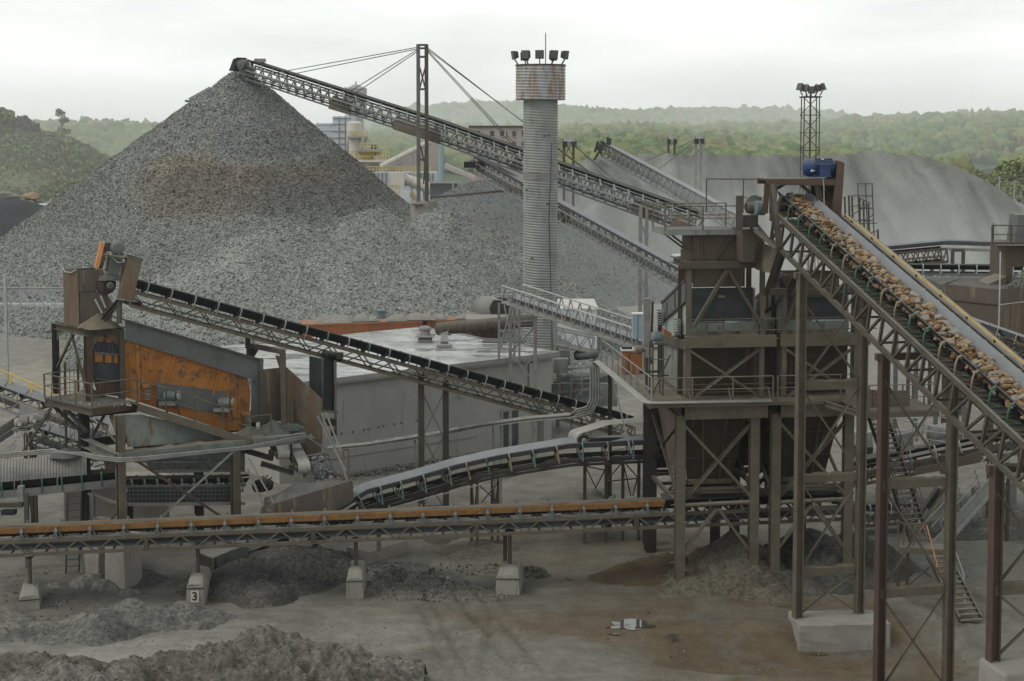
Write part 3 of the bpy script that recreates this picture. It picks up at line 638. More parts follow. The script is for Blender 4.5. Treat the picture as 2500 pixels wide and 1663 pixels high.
def idler_mesh(mat_frame, w_, wing, lift, below=.35, roller='steel_dk', hook=True):
    """idler in local axes x along belt, y across, z up; belt underside at z=0"""
    b = MB(); h = w_ / 2
    b.cur = 1
    b.cyl((0, -(h - wing) + .02, -.07), (0, (h - wing) - .02, -.07), .06, n=8)
    for s_ in (-1, 1): b.cyl((0, s_ * (h - wing) + .0, -.05), (0, s_ * (h + .0), lift - .07), .06, n=8)
    b.cur = 0
    b.box((0, 0, -below), .08, w_ + .3, .07)
    for s_ in (-1, 1):
        if hook: b.tube([(0, s_ * (h + .14), -below), (0, s_ * (h + .16), lift * .55), (0, s_ * (h + .12), lift * .95), (0, s_ * (h + .0), lift * 1.02)], .035, 6)
        b.bar((0, s_ * (h - wing), -below), (0, s_ * (h - wing), -.06), .05, .05)
    return b.mesh('idler', [MT[mat_frame], MT[roller]])
def truss(parent, a, b, n, depth, panels, wc, wb, mat, style='vd', down=None, ends=True, hmul=1.4, prof='box'):
    """one truss side: top chord a-b, bottom chord parallel at depth"""
    a, b, n = V(a), V(b), V(n).normalized(); d = (b - a).normalized(); dn = down or -(n.cross(d) if n.cross(d).z > 0 else -n.cross(d)); dn = V(dn) * depth
    beam('chord', parent, a, b, wc, wc * hmul, mat, prof); beam('chord', parent, a + dn, b + dn, wc, wc * hmul, mat, prof)
    for k in range(panels + 1):
        p = lerp(a, b, k / panels)
        if style in ('vd', 'vx') or (ends and k in (0, panels)): beam('post', parent, p, p + dn, wb, wb, mat)
        if k < panels:
            q = lerp(a, b, (k + 1) / panels); m_ = (p + q) / 2
            if style == 'vd': beam('brace', parent, p + dn, q, wb, wb * .8, mat)
            elif style == 'vx': beam('brace', parent, p, q + dn, wb, wb * .8, mat); beam('brace', parent, p + dn, q, wb * .8, wb, mat)
            elif style == 'w': beam('brace', parent, p + dn, m_, wb, wb * .8, mat); beam('brace', parent, m_, q + dn, wb, wb * .8, mat)
            elif style == 'v': beam('brace', parent, p, m_ + dn, wb, wb * .8, mat); beam('brace', parent, m_ + dn, q, wb, wb * .8, mat)
def motor_mesh(mat, r, l, fins=True, feet=True):
    """electric motor along x, on the ground at z = 0"""
    b = MB(); z = r * 1.15
    b.lathe((-l / 2, 0, z), [(r * .55, 0), (r * .92, .06 * l), (r, .2 * l), (r, .78 * l), (r * .9, .88 * l), (r * .4, .95 * l), (r * .14, .955 * l), (r * .14, 1.1 * l)], 20, (1, 0, 0))
    if fins:
        for k in range(14):
            a = 2 * math.pi * k / 14
            b.obox((-l * .28, math.cos(a) * r * .97 - .01, z + math.sin(a) * r * .97), (l * .54, 0, 0), (0, .02 + abs(math.sin(a)) * .0, 0), (0, math.cos(a) * .07 * r, math.sin(a) * .07 * r + .01))
    if feet:
        for s_ in (-1, 1): b.box((0, s_ * r * .75, r * .12), l * .5, r * .45, r * .24)
    return b.mesh('motor', MT[mat])
def drum(name, parent, p, q, r, mat, hub=.35, n=20, lag=None):
    b = MB(); p, q = V(p), V(q); x = (q - p).normalized(); L_ = (q - p).length
    b.lathe(p, [(r * .25, -.12), (r * .25, .0), (r * hub, .001), (r * .85, .03), (r * .86, .0), (r, .001), (r, L_ - .001), (r * .86, L_), (r * .85, L_ - .03), (r * hub, L_), (r * .25, L_), (r * .25, L_ + .12)], n, x)
    return b.build(name, mat, parent, smooth=False)

# ------------------------------------------------------------------ the big inclined conveyor carrying brown rock
RD = V((.2076, -.978, -.293)); RN = V((.978, .2076, 0)); RDn = RD.normalized(); RU = RN.cross(RDn)
if RU.z < 0: RU = -RU
RA = V((10.98, 62, 16.3))
def RC(s, o, h=0): return RA + RD * s + RN * o + RU * h
rc = thing('rock_conveyor', 'big inclined belt conveyor on tall legs carrying brown rock up to the hopper tower', 'conveyor', RC(10, 1.3, -3))
S0, S1 = -1.6, 26.0
for o in (0, 2.65):
    truss(rc, RC(-.6, o), RC(S1, o), RN, 1.22, 26, .12, .1, 'steel', 'vd', hmul=1.6)
for k in range(25):
    s_ = -.3 + k * 1.08
    beam('cross_beam', rc, RC(s_, .05, -.02), RC(s_, 2.6, -.02), .06, .1, 'steel')
    if k % 2: beam('cross_beam', rc, RC(s_, .05, -1.2), RC(s_, 2.6, -1.2), .08, .08, 'steel')
    plate('deck_panel', rc, [RC(s_ + .08, .08, -.2), RC(s_ + 1.0, .08, -.2), RC(s_ + 1.0, 2.5, -.2), RC(s_ + .08, 2.5, -.2)], .02, 'rubber')
    beam('brace', rc, RC(s_, .1, .0), RC(s_ + .5, .62, -.05), .04, .04, 'steel_tan')
bp = [RC(s_, 1.13, .0) for s_ in np.linspace(S0, S1, 26)]
belt_strip('belt', rc, bp, RN, 1.34, .38, .6, 'beltgrey', .02)
belt_strip('belt_underside', rc, [p - RU * .024 - RN * .004 for p in bp], RN, 1.335, .38, .58, 'rubber', .025)
belt_strip('return_belt', rc, [RC(-.8, 1.13, -.62), RC(S1, 1.13, -.62)], RN, 1.2, .3, .0, 'rubber', .03)
IDM = {k: idler_mesh(k, 1.34, .38, .58, .14, r_) for k, r_ in (('tanpaint', 'charcoal'), ('greenpaint', 'rubber'))}
for k in range(24):
    s_ = -1.0 + k * 1.08
    put('idler', IDM['greenpaint' if k in (1, 2, 3, 4, 7, 8, 11, 12, 16, 17, 20) else 'tanpaint'], rc, RC(s_, 1.13, -.04), -RDn, -RN, RU)
drum('head_pulley', rc, RC(-1.35, .45, -.16), RC(-1.35, 1.85, -.16), .34, 'steel_dk')
# yellow rail along the walkway side
beam('yellow_rail', rc, RC(.2, 2.78, .16), RC(S1, 2.78, .16), .055, .055, 'yellow', 'pipe')
for k in range(14): beam('rail_post', rc, RC(.8 + k * 1.9, 2.78, -.35), RC(.8 + k * 1.9, 2.78, .13), .06, .06, 'steel_dk')
plate('walkway', rc, [RC(-.5, 2.72, -.3), RC(S1, 2.72, -.3), RC(S1, 3.35, -.3), RC(-.5, 3.35, -.3)], .04, 'galv_dk')
beam('stringer', rc, RC(-.5, 3.38, -.27), RC(S1, 3.38, -.27), .06, .12, 'galv_dk')
# trestle bents
def bent(s_, zb, levels, mats):
    for i, o in enumerate((0, 2.65)):
        t_ = RC(s_, o, -1.3); b_ = V((t_.x, t_.y, zb))
        beam('leg', rc, b_, t_, .34, .32, mats[i], 'ibeam', up=RN)
    l, r_ = RC(s_, 0, -1.42), RC(s_, 2.65, -1.42)
    beam('cap_beam', rc, l - RN * .3, r_ + RN * .3, .2, .24, mats[0])
    pl = [V((l.x, l.y, z)) for z in levels]; pr = [V((r_.x, r_.y, z)) for z in levels]
    for z, a, b in zip(levels[1:], pl[1:], pr[1:]):
        if z > zb + .5:
            beam('strut', rc, a, b, .14, .3, 'steel_tan')
            dm = MB()
            ks = [(k / 12, (.02 + R.random() * .10) * (1 if 0 < k < 12 else .1)) for k in range(13)]
            ax = (b - a); dm.sweep([[a + ax * k - RN.cross(UPZ) * .06 + UPZ * .152, a + ax * k + RN.cross(UPZ) * .06 + UPZ * .152, a + ax * k + RN.cross(UPZ) * .02 + UPZ * (.155 + hh), a + ax * k - RN.cross(UPZ) * .02 + UPZ * (.155 + hh)] for k, hh in ks])
            dm.build('settled_dust', 'finestan', rc)
    for i in range(len(levels) - 1):
        yv = V((0, .06, 0))
        beam('brace', rc, pl[i] - yv, pr[i + 1] - yv, .1, .06, 'steel_tan', 'angle'); beam('brace', rc, pr[i] + yv, pl[i + 1] + yv, .1, .06, 'steel_tan', 'angle')
BS = (2.72, 10.08, 17.75)
bent(BS[0], .32, (13.2, 9.7, 5.95, 2.15, .35), ('steel_tan', 'steel_tan'))
bent(BS[1], 0, (11.2, 7.45, 3.55, -.1), ('red_steel', 'steel_tan'))
bent(BS[2], 3.8, (9.0, 6.0, 3.8), ('red_steel', 'red_steel'))
def block(name, label, c, ax, la, lb, h, mat='concrete', seed=0, z0=-.3):
    """cast concrete block with chipped edges: a bevelled grid nudged about"""
    import bmesh
    bm = bmesh.new(); bmesh.ops.create_cube(bm, size=1)
    bmesh.ops.bevel(bm, geom=bm.edges[:] + bm.verts[:], offset=.018, segments=1, affect='EDGES')
    bmesh.ops.subdivide_edges(bm, edges=bm.edges[:], cuts=5, use_grid_fill=True)
    ax = V(ax).normalized(); ay = V((-ax.y, ax.x, 0))
    for v in bm.verts:
        p = V(c) + ax * v.co.x * la + ay * v.co.y * lb + UPZ * (z0 + (v.co.z + .5) * (h - z0))
        nn = mn.noise_vector(p * 1.9 + V((seed, 0, 0)))
        v.co = p + nn * .035 + mn.noise_vector(p * 6) * .012
    me = bpy.data.meshes.new(name); bm.to_mesh(me); bm.free(); me.materials.append(MT[mat])
    o = link(bpy.data.objects.new(name, me)); tag(o, label, 'concrete block'); return o
l, r_ = RC(BS[0], 0, 0), RC(BS[0], 2.65, 0); mid = (l + r_) / 2
block('footing_block', 'long concrete footing carrying the two tan trestle legs nearest the hopper tower', (mid.x + .3, mid.y + .1, 0), (1, .04, 0), 3.7, 1.8, .34, z0=-1.0, seed=3)
l, r_ = RC(BS[2], 0, 0), RC(BS[2], 2.65, 0); mid = (l + r_) / 2
block('footing_block', 'concrete footing under the red trestle leg at the right edge', (mid.x + .2, mid.y, 0), RN, 3.6, 1.5, 3.85, seed=5)
# load of rock on the belt: the large stones one by one, the rest joined
ld = thing('rock_load', 'long heap of orange-brown broken rock riding up the big inclined belt', 'rock load', RC(10, 1.1, .3))
import bmesh as _bm
def rock_mesh(k):
    bm = _bm.new(); _bm.ops.create_icosphere(bm, subdivisions=2, radius=.5)
    rr = random.Random(k); ax = [V((rr.uniform(-1, 1), rr.uniform(-1, 1), rr.uniform(-1, 1))).normalized() for _ in range(9)]; lim = [rr.uniform(.27, .42) for _ in ax]
    sc = V((rr.uniform(.9, 1.35), rr.uniform(.75, 1.0), rr.uniform(.5, .8)))
    for v in bm.verts:
        c_ = v.co.copy()
        for a, l_ in zip(ax, lim):
            d = c_.dot(a)
            if d > l_: c_ -= a * (d - l_)
        v.co = V((c_.x * sc.x, c_.y * sc.y, c_.z * sc.z)) * 1.25
    _bm.ops.dissolve_limit(bm, angle_limit=.2, verts=bm.verts[:], edges=bm.edges[:])
    _bm.ops.triangulate(bm, faces=bm.faces[:])
    out_ = [v.co.copy() for v in bm.verts], [[v.index for v in f.verts] for f in bm.faces]; bm.free(); return out_
RSH = [rock_mesh(k) for k in range(9)]
RMS = []
for sh in RSH:
    for mt in ROCKM:
        b = MB(); b.add(*sh); RMS.append(b.mesh('rock', mt))
rr = random.Random(11); small = MB(); cnt = 0; spots_ = []
def load_h(o): return .10 + .36 * max(0, 1 - abs((o - 1.05) / .62) ** 2.2)
for s_ in np.arange(-1.75, 25.5, .125):
    for j in range(10):
        o = .57 + 1.0 * (j + rr.random()) / 10; spots_.append((s_ + rr.uniform(-.07, .07), o))
rr.shuffle(spots_)
spots_.sort(key=lambda q_: 0 if (q_[0] < 18.5 and rr.random() < .15) else 1)
for i, (s_, o) in enumerate(spots_):
    big = i < 298
    sz = rr.uniform(.15, .34) * rr.uniform(.85, 1.1) if big else rr.uniform(.06, .18)
    hh = load_h(o) + rr.uniform(-.05, .07) + (.02 if big else -.02)
    if s_ < -1.3: hh -= (-1.3 - s_) * .5
    p = RC(s_, o, hh)
    e = M.Rotation(rr.uniform(0, 6.28), 3, 'Z') @ M.Rotation(rr.uniform(-.6, .6), 3, 'X') @ M.Rotation(rr.uniform(-.6, .6), 3, 'Y')
    mi = rr.choices(range(4), (3, 4, 3.4, 3.6))[0]; k = rr.randrange(9)
    if big:
        x, y, z = e.col[0], e.col[1], e.col[2]; put('rock', RMS[k * 4 + mi], ld, p, x, y, z, sz)
    else:
        small.cur = mi; vs_, fs_ = RSH[k]; small.add([p + (e @ v) * sz for v in vs_], fs_)
# the bed of fines below the stones
small.cur = 3
small.sweep([[RC(s_, .56, .34), RC(s_, .62, .40), RC(s_, .9, load_h(.9) - .09), RC(s_, 1.12, load_h(1.12) - .09), RC(s_, 1.56, .16), RC(s_, 1.56, .07), RC(s_, .85, .05)][::-1] for s_ in np.arange(-1.6, 25.9, .5)])
small.build('small_rocks', ROCKM, ld, kind='stuff')

# ------------------------------------------------------------------ head frame over the belt, drive motor
hf = thing('motor_gantry', 'red steel gantry with motor deck standing over the top of the rock belt', 'gantry', P(1950, 600, 63))
z_d = P(1900, 441, 62.6).z
Fl, Fr = P(1870, 441, 62.6), P(2046, 441, 62.6)
dv = V((-.1, 1.6, 0))
plate('deck', hf, [Fl, Fr, Fr + dv, Fl + dv], .07, 'red_steel')
beam('deck_beam', hf, Fl + V((0, -.02, -.09)), Fr + V((0, -.02, -.09)), .12, .2, 'red_steel', 'channel')
beam('deck_beam', hf, Fl + dv + V((0, .02, -.09)), Fr + dv + V((0, .02, -.09)), .12, .2, 'red_steel', 'channel')
for p_, q_, m_ in (((1873, 449, 62.7), (1868, 521, 62.7), 'red_steel'), ((1883, 449, 62.5), (1904, 606, 61.7), 'steel'), ((1892, 449, 62.6), (1885, 540, 62.6), 'steel'),
                   ((1986, 449, 63.9), (1986, 500, 63.9), 'steel_dk'), ((1996, 452, 62.7), (2004, 520, 62.7), 'steel'), ((2003, 445, 64), (2003, 540, 64), 'steel_dk')):
    beam('leg', hf, P(*p_), P(*q_), .2, .2, m_, 'ibeam')
for a, b in (((1893, 462), (1922, 446)), ((1978, 470), (1950, 446))): beam('knee_brace', hf, P(*a, 63.2), P(*b, 63.2), .12, .12, 'steel_dk')
# tall guard over the drive belts
gp = [P(2046, 392, 62.5), P(2062, 398, 62.4), P(2052, 556, 62.4), P(2026, 552, 62.5)]
MB().prism(gp, V((0.1, .9, 0))).build('drive_guard', 'red_steel', hf)
MB().prism([P(2022, 398, 63.2), P(2050, 393, 63.2), P(2038, 540, 63.2), P(2016, 536, 63.2)], V((0, .5, 0))).build('guard_back', 'steel', hf)
beam('conduit', hf, P(2010, 436, 62.4), P(2013, 505, 62.4), .05, .05, 'galv_dk', 'pipe')
for py in (452, 468, 480): beam('frame_bar', hf, P(2004, py, 63.2), P(2036, py - 3, 63.2), .05, .05, 'steel_dk')
plate('hanging_plate', hf, [P(2013, 492, 62.9), P(2043, 491, 62.9), P(2038, 530, 62.9), P(2013, 532, 62.9)], .04, 'rustpeel')
mo = thing('electric_motor', 'large dark blue electric motor with white letters on its end bell', 'motor', P(2000, 431, 63.1))
mc = P(2001, 432, 63.1)
mb = MB(); r0 = .36
mb.lathe(mc + V((-.7, 0, r0 + .03)), [(r0 * .6, 0), (r0 * .9, .05), (r0 * 1.0, .16), (r0 * 1.02, .42), (r0 * .98, .43), (r0 * .93, .44), (r0 * .93, 1.2), (r0 * .97, 1.22), (r0 * .9, 1.32), (r0 * .4, 1.36), (.06, 1.365), (.06, 1.6)], 24, (1, 0, 0)).build('body', 'bluemotor', mo, smooth=False)
for k in range(16):
    a = 2 * math.pi * k / 16; e = V((0, math.cos(a), math.sin(a))); t_ = V((0, -math.sin(a), math.cos(a)))
    MB().obox(mc + V((-.22, 0, r0 + .03)) + e * r0 * .92 - t_ * .012, (.72, 0, 0), t_ * .024, e * .045).build('fin', 'bluemotor', mo)
tb = P(2013, 433, 62.62)
MB().box(tb + V((0, 0, .25)), .44, .2, .48).build('terminal_box', 'bluemotor', mo)
MB().box(tb + V((0, -.01, .505)), .48, .24, .05).build('terminal_lid', 'bluemotor', mo)
plate('name_plate', mo, [mc + V((.02, -.2, r0 + .03 + .33)), mc + V((.14, -.2, r0 + .03 + .33)), mc + V((.14, -.16, r0 + .39)), mc + V((.02, -.16, r0 + .39))], .01, 'white')
MB().tube(arc(mc + V((.0, 0, 2 * r0 + .07)), (1, 0, 0), (0, 0, 1), .07, 0, 2 * math.pi, 12), .014, 6).build('lifting_eye', 'galv', mo)
for s_ in (-.3, .3): MB().box(mc + V((s_ + .05, 0, .04)), .2, .7, .09).build('foot', 'bluemotor', mo)
fc = bpy.data.curves.new('lettering', 'FONT'); fc.body = 'ION'; fc.size = .27; fc.align_x = 'CENTER'; fc.align_y = 'CENTER'; fc.extrude = .004
fc.materials.append(MT['white']); fo = bpy.data.objects.new('lettering', fc)
a_ = math.radians(35); cpt = mc + V((-.42, -math.cos(a_) * (r0 * 1.035), r0 + .03 + math.sin(a_) * r0 * .3 * 1.0))
xd = V((.22, -.35, -.92)).normalized(); nn = V((-.0, -.93, .36)).normalized(); xd = (xd - nn * xd.dot(nn)).normalized(); yd = nn.cross(xd)
fm = bpy.data.meshes.new_from_object(fo); bpy.data.objects.remove(fo); fo = bpy.data.objects.new('lettering', fm)
link(fo, mo, M(((xd.x, yd.x, nn.x, cpt.x), (xd.y, yd.y, nn.y, cpt.y), (xd.z, yd.z, nn.z, cpt.z), (0, 0, 0, 1))))

# ------------------------------------------------------------------ the two hopper towers
HO, HU, HV = V((7.25, 64.6, 0)), V((.992, .124, 0)), V((-.124, .992, 0))
def H(u_, v_, z): return HO + HU * u_ + HV * v_ + UPZ * z
def hplate(name, par, pts, t_, mat): return plate(name, par, [H(*p) for p in pts], t_, mat)
def tower(u0, label, near):
    T = thing('hopper_tower', label, 'hopper tower', H(u0 + 1.64, 3.2, 0), 'hopper towers')
    W_ = 3.28; DZ = 7.62
    for u_ in (u0, u0 + W_):
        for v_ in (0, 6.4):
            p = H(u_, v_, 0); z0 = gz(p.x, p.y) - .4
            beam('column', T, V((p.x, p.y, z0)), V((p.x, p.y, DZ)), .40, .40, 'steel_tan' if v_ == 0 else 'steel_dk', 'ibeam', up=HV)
    # girders under the working deck
    for v_ in (-.32, 6.4):
        beam('girder', T, H(u0 + .1, v_, 7.85), H(u0 + 3.75, v_, 7.85), .3, .72, 'steel_tan', 'channel', up=UPZ)
    for k in range(4): beam('stiffener', T, H(u0 + .25 + k * 1.1, -.47, 7.53), H(u0 + .25 + k * 1.1, -.47, 8.17), .09, .06, 'steel_tan')
    for u_ in (u0, u0 + W_): beam('girder', T, H(u_, -.1, 7.8), H(u_, 6.5, 7.8), .25, .55, 'steel', 'ibeam')
    # bracing of the lower storey, front and sides
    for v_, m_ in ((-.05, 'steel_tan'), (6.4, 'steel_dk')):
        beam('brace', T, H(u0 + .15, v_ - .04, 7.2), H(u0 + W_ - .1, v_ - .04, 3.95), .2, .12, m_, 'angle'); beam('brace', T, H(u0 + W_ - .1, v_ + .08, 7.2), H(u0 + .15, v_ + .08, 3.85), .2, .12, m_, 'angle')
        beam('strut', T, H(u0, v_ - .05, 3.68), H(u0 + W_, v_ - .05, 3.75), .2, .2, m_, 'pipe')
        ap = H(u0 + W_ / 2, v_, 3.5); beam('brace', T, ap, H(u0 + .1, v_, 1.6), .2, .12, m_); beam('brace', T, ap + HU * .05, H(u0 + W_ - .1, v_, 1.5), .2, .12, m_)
    for u_ in (u0 - .02, u0 + W_ + .02):
        beam('brace', T, H(u_, .2, 7.2), H(u_, 6.2, 4.2), .16, .12, 'steel', 'angle'); beam('brace', T, H(u_, 6.2, 7.2), H(u_, .2, 4.0), .16, .12, 'steel', 'angle')
        beam('strut', T, H(u_, 0, 3.7), H(u_, 6.4, 3.7), .16, .16, 'steel')
    # hopper: four tapering plates with ribs
    a, b, zt, zb = .25, .85, 7.5, 4.4
    ring = lambda i, z: [H(u0 + .1 + i, .7 + i, z), H(u0 + W_ - .1 - i, .7 + i, z), H(u0 + W_ - .1 - i, 5.8 - i * 2, z), H(u0 + .1 + i, 5.8 - i * 2, z)]
    t_, b_ = ring(0, zt), ring(.55, zb)
    for k in range(4):
        q_ = (k + 1) % 4; pl = plate('hopper_plate', T, [t_[k], t_[q_], b_[q_], b_[k]], .05, 'pinkplate' if k == 3 else 'brownscreen')
        if k == 3: pl['label'] = 'dusty rose hopper side plate'
    for f_ in (.3, .65): beam('hopper_rib', T, lerp(t_[0], b_[0], f_) - HV * .05, lerp(t_[1], b_[1], f_) - HV * .05, .1, .08, 'brownscreen')
    for f_ in (.35, .7): beam('hopper_rib', T, lerp(t_[0], t_[1], f_) - HV * .06, lerp(b_[0], b_[1], f_) - HV * .06, .08, .08, 'steel')
    beam('hopper_rib', T, b_[0] - HV * .1, b_[1] - HV * .1, .16, .2, 'steel_tan', 'channel'); beam('hopper_rib', T, b_[0] - HU * .1, b_[3] - HU * .1, .16, .2, 'steel_tan', 'channel')
    hplate('skirt', T, [(u0 + .3, 1.1, 4.15), (u0 + W_ - .3, 1.1, 4.15), (u0 + W_ - .3, 1.1, 3.95), (u0 + .3, 1.1, 3.95)], .03, 'teal')
    for k in range(7): beam('skirt_clip', T, H(u0 + .45 + k * .4, 1.04, 3.93), H(u0 + .45 + k * .4, 1.04, 4.2), .07, .04, 'teal')
    # ledge of dusty timbers at the hopper foot
    for k, z in enumerate((4.3, 4.12)): beam('ledge_beam', T, H(u0 - .3, .3 + .12 * k, z), H(u0 + W_, .3 + .12 * k, z), .14, .12, 'steel_tan', 'channel')
    # dark plates added to block light from behind the lower storey
    hplate('rear_blackout', T, [(u0 + .05, 6.2, 3.9), (u0 + W_ - .05, 6.2, 3.9), (u0 + W_ - .05, 6.2, 7.5), (u0 + .05, 6.2, 7.5)], .04, 'brownscreen')
    hplate('rear_blackout', T, [(u0 + .5, 3.2, 3.1), (u0 + W_ - .2, 3.2, 3.1), (u0 + W_ - .2, 3.2, 4.3), (u0 + .5, 3.2, 4.3)], .04, 'steel_dk')
    if near: hplate('gap_blackout', T, [(u0 + W_ + .25, 1.5, 4.6), (u0 + W_ + .75, 1.5, 4.6), (u0 + W_ + .75, 1.5, 7.6), (u0 + W_ + .25, 1.5, 7.6)], .04, 'steel_dk')
    for k in range(5): beam('pipe_run', T, H(u0 + .1, 5.9 - .8 * k, 4.1 - .25 * k), H(u0 + W_ - .1, 5.9 - .8 * k, 4.2 - .25 * k), .1, .14, 'steel_dk')
    # dark plates added to block light through the middle storey, and its clutter
    hplate('rear_blackout', T, [(u0 + .4, 5.9, 8.3), (u0 + 3.55, 5.9, 8.3), (u0 + 3.55, 5.9, 11.3), (u0 + .4, 5.9, 11.3)], .04, 'steel_dk')
    hplate('side_plate', T, [(u0 + 3.5, .95, 8.3), (u0 + 3.5, 5.6, 8.3), (u0 + 3.5, 5.6, 10.3), (u0 + 3.5, .95, 10.4)], .04, 'brownscreen')  # added on the right side to keep the bay dark
    for k in range(3): beam('pipe_run', T, H(u0 + 3.75, 1 + k * 1.5, 8.3), H(u0 + 3.75, 1 + k * 1.5, 12.6), .1, .1, 'steel')
    # upper frame
    cu = (u0 + .36, u0 + 3.6)
    top = 14.0 if near else 12.9
    for u_ in cu:
        for v_, m_ in ((.1, 'steel_tan'), (1.6 if u_ == cu[0] else 2.2, 'red_steel'), (5.6, 'steel_dk')):
            beam('column', T, H(u_, v_, 8.25), H(u_, v_, top if v_ < 5 else 11.4), .2, .2, m_, 'ibeam', up=HV)
    beam('girder', T, H(cu[0] - .2, -.02, 10.78), H(cu[1] + .6, -.02, 10.78), .22, .5, 'steel_tan', 'channel')
    for v_ in (2.6, 5.6): beam('girder', T, H(cu[0], v_, 10.7), H(cu[1], v_, 10.7), .2, .4, 'steel')
    for u_ in cu: beam('girder', T, H(u_, .1, 10.6), H(u_, 5.8, 10.2), .2, .4, 'steel')
    beam('brace', T, H(cu[0] + .05, -.03, 10.4), H(cu[1] - .1, -.03, 8.35), .1, .1, 'steel_tan', 'angle'); beam('brace', T, H(cu[1] - .05, .03, 10.45), H(cu[0] + .15, .03, 8.3), .13, .1, 'steel_tan', 'angle')
    # dark back plates of the middle storey
    hplate('back_plate', T, [(cu[0] + .1, .9, 8.3), (cu[1] - .1, .9, 8.3), (cu[1] - .1, .9, 10.4), (cu[0] + .1, .9, 10.4)], .04, 'brownscreen')
    hplate('side_plate', T, [(cu[0] + .1, .95, 8.3), (cu[0] + .1, 5.2, 8.3), (cu[0] + .1, 5.2, 10.2), (cu[0] + .1, .95, 10.4)], .04, 'greenish')
    for k in range(3): beam('rail_bar', T, H(cu[0] - .15, -.5, 8.55 + k * .33 + .12), H(cu[1] + .3, -.5, 8.55 + k * .33 + .12), .03, .03, 'steel')
    # vibrating screen: sloping box, long side away from the camera
    sz0, sz1 = 13.0, 11.55
    for u_, m_ in ((cu[0] + .12, 'mintplate'), (cu[1] - .14, 'mintplate')):
        hplate('screen_side', T, [(u_, .7, sz0), (u_, 5.4, sz1), (u_, 5.5, sz1 - 1.3), (u_, .7, 11.0)], .05, m_)
    hplate('screen_cover', T, [(cu[0] + .05, .8, sz0 + .35), (cu[0] + .05, 5.3, sz1 + .25), (cu[0] + .05, 5.4, sz1 - .55), (cu[0] + .05, .8, sz0 - .5)], .05, 'slate')
    for (v0, z0), (v1, z1) in (((.7, sz0 + .4), (5.35, sz1 + .3)), ((.75, sz0 - .55), (5.4, sz1 - .6)), ((2.6, sz0 - .3), (2.6, sz0 - 1.1)), ((4.2, sz1 + .45), (4.2, sz1 - .25))):
        beam('cover_rib', T, H(cu[0] + .0, v0, z0), H(cu[0] + .0, v1, z1), .09, .1, 'steel')
    hplate('screen_front', T, [(cu[0] + .15, .55, 11.6), (cu[1] - .3, .55, 11.6), (cu[1] - .3, .55, 13.05), (cu[0] + .15, .55, 13.05)], .06, 'charcoal')
    for z in (12.1, 12.55): beam('front_rib', T, H(cu[0] + .15, .52, z), H(cu[1] - .3, .52, z), .05, .05, 'charcoal')
    for k in range(4): hplate('grey_panel', T, [(cu[0] + .2 + k * .72, .5, 11.12), (cu[0] + .88 + k * .72, .5, 11.12), (cu[0] + .88 + k * .72, .5, 11.52), (cu[0] + .2 + k * .72, .5, 11.52)], .05, 'greenish')
    for z in (11.75, 11.25): beam('front_bar', T, H(cu[0], -.08, z), H(cu[1] + .9, -.08, z), .04, .04, 'steel_tan', 'pipe')
    # coil springs carrying the screen
    for v_ in (1.3, 4.6):
        c_ = H(cu[0] - .22, v_, 10.9); MB().tube([c_ + V((.16 * math.cos(t * .7), .16 * math.sin(t * .7), .012 * t)) for t in range(60)], .028, 5).build('spring', 'galv_dk', T)
    dm = MB()
    dm.sweep([[H(lerp(cu[0] + .1, cu[1] - .1, k / 10), .0, 11.02), H(lerp(cu[0] + .1, cu[1] - .1, k / 10), .5, 11.02), H(lerp(cu[0] + .1, cu[1] - .1, k / 10), .4, 11.05 + .2 * math.sin(k * .9 + u0) ** 2 * (0 < k < 10))] for k in range(11)])
    dm.build('settled_dust', 'finestan', T)
    # A-frame braces in front of the feed chute
    if near:
        ap = H(u0 + 1.98, -.06, 13.85)
        beam('brace', T, ap, H(cu[0] + .2, -.06, 11.45), .26, .14, 'steel'); beam('brace', T, ap + HU * .05 + HV * .02, H(cu[1] - .05, -.04, 11.45), .26, .14, 'steel')
        beam('top_beam', T, H(cu[0] - .45, -.02, 14.1), H(cu[1] + .35, -.02, 14.1), .24, .3, 'steel', 'channel'); beam('top_beam', T, H(cu[0], .1, 14.1), H(cu[0] - .1, 2.9, 14.1), .22, .28, 'steel', 'channel')
        beam('top_beam', T, H(cu[0], 2.7, 14.1), H(cu[1], 2.7, 14.1), .2, .28, 'steel')
    else:
        ap = H(u0 + 1.1, -.06, 13.5)
        beam('brace', T, ap, H(cu[0] + .1, -.06, 11.55), .22, .12, 'steel'); beam('brace', T, H(u0 + 2.0, -.06, 13.0), H(cu[1] - .05, -.04, 11.45), .16, .12, 'steel')
        beam('top_beam', T, H(cu[0] - 1.0, -.02, 12.9), H(cu[1] + .1, -.02, 12.9), .2, .28, 'steel', 'channel')
    # feed chute below the top beam
    zt, zb = (14.6, 13.1) if near else (13.6, 12.6)
    cp = [(cu[0] + .15, .35), (cu[1] - .7, .35), (cu[1] - .7, 2.3), (cu[0] + .15, 2.3)]
    for k in range(4):
        (a0, b0), (a1, b1) = cp[k], cp[(k + 1) % 4]; m_ = .12 if k in (0, 2) else 0
        hplate('chute_plate', T, [(a0, b0, zt), (a1, b1, zt), (a1 - (.1 if k == 0 else 0), b1 + (.02 if k == 0 else 0), zb), (a0 + (.1 if k == 0 else 0), b0 + (.02 if k == 0 else 0), zb)], .05, 'girt')
    return T
T1 = tower(0.0, 'hopper tower nearest the puddle with the inverted V brace and feed box at its top', True)
T2 = tower(4.23, 'second hopper tower standing behind the tan trestle legs of the rock conveyor', False)
# the wall of rivets of the legs: climbing rungs on the outer column
for k in range(10): beam('rung', T1, H(-.22, -.02, 1.2 + k * .42), H(-.42, -.14, 1.2 + k * .42), .04, .04, 'galv_dk', 'pipe')
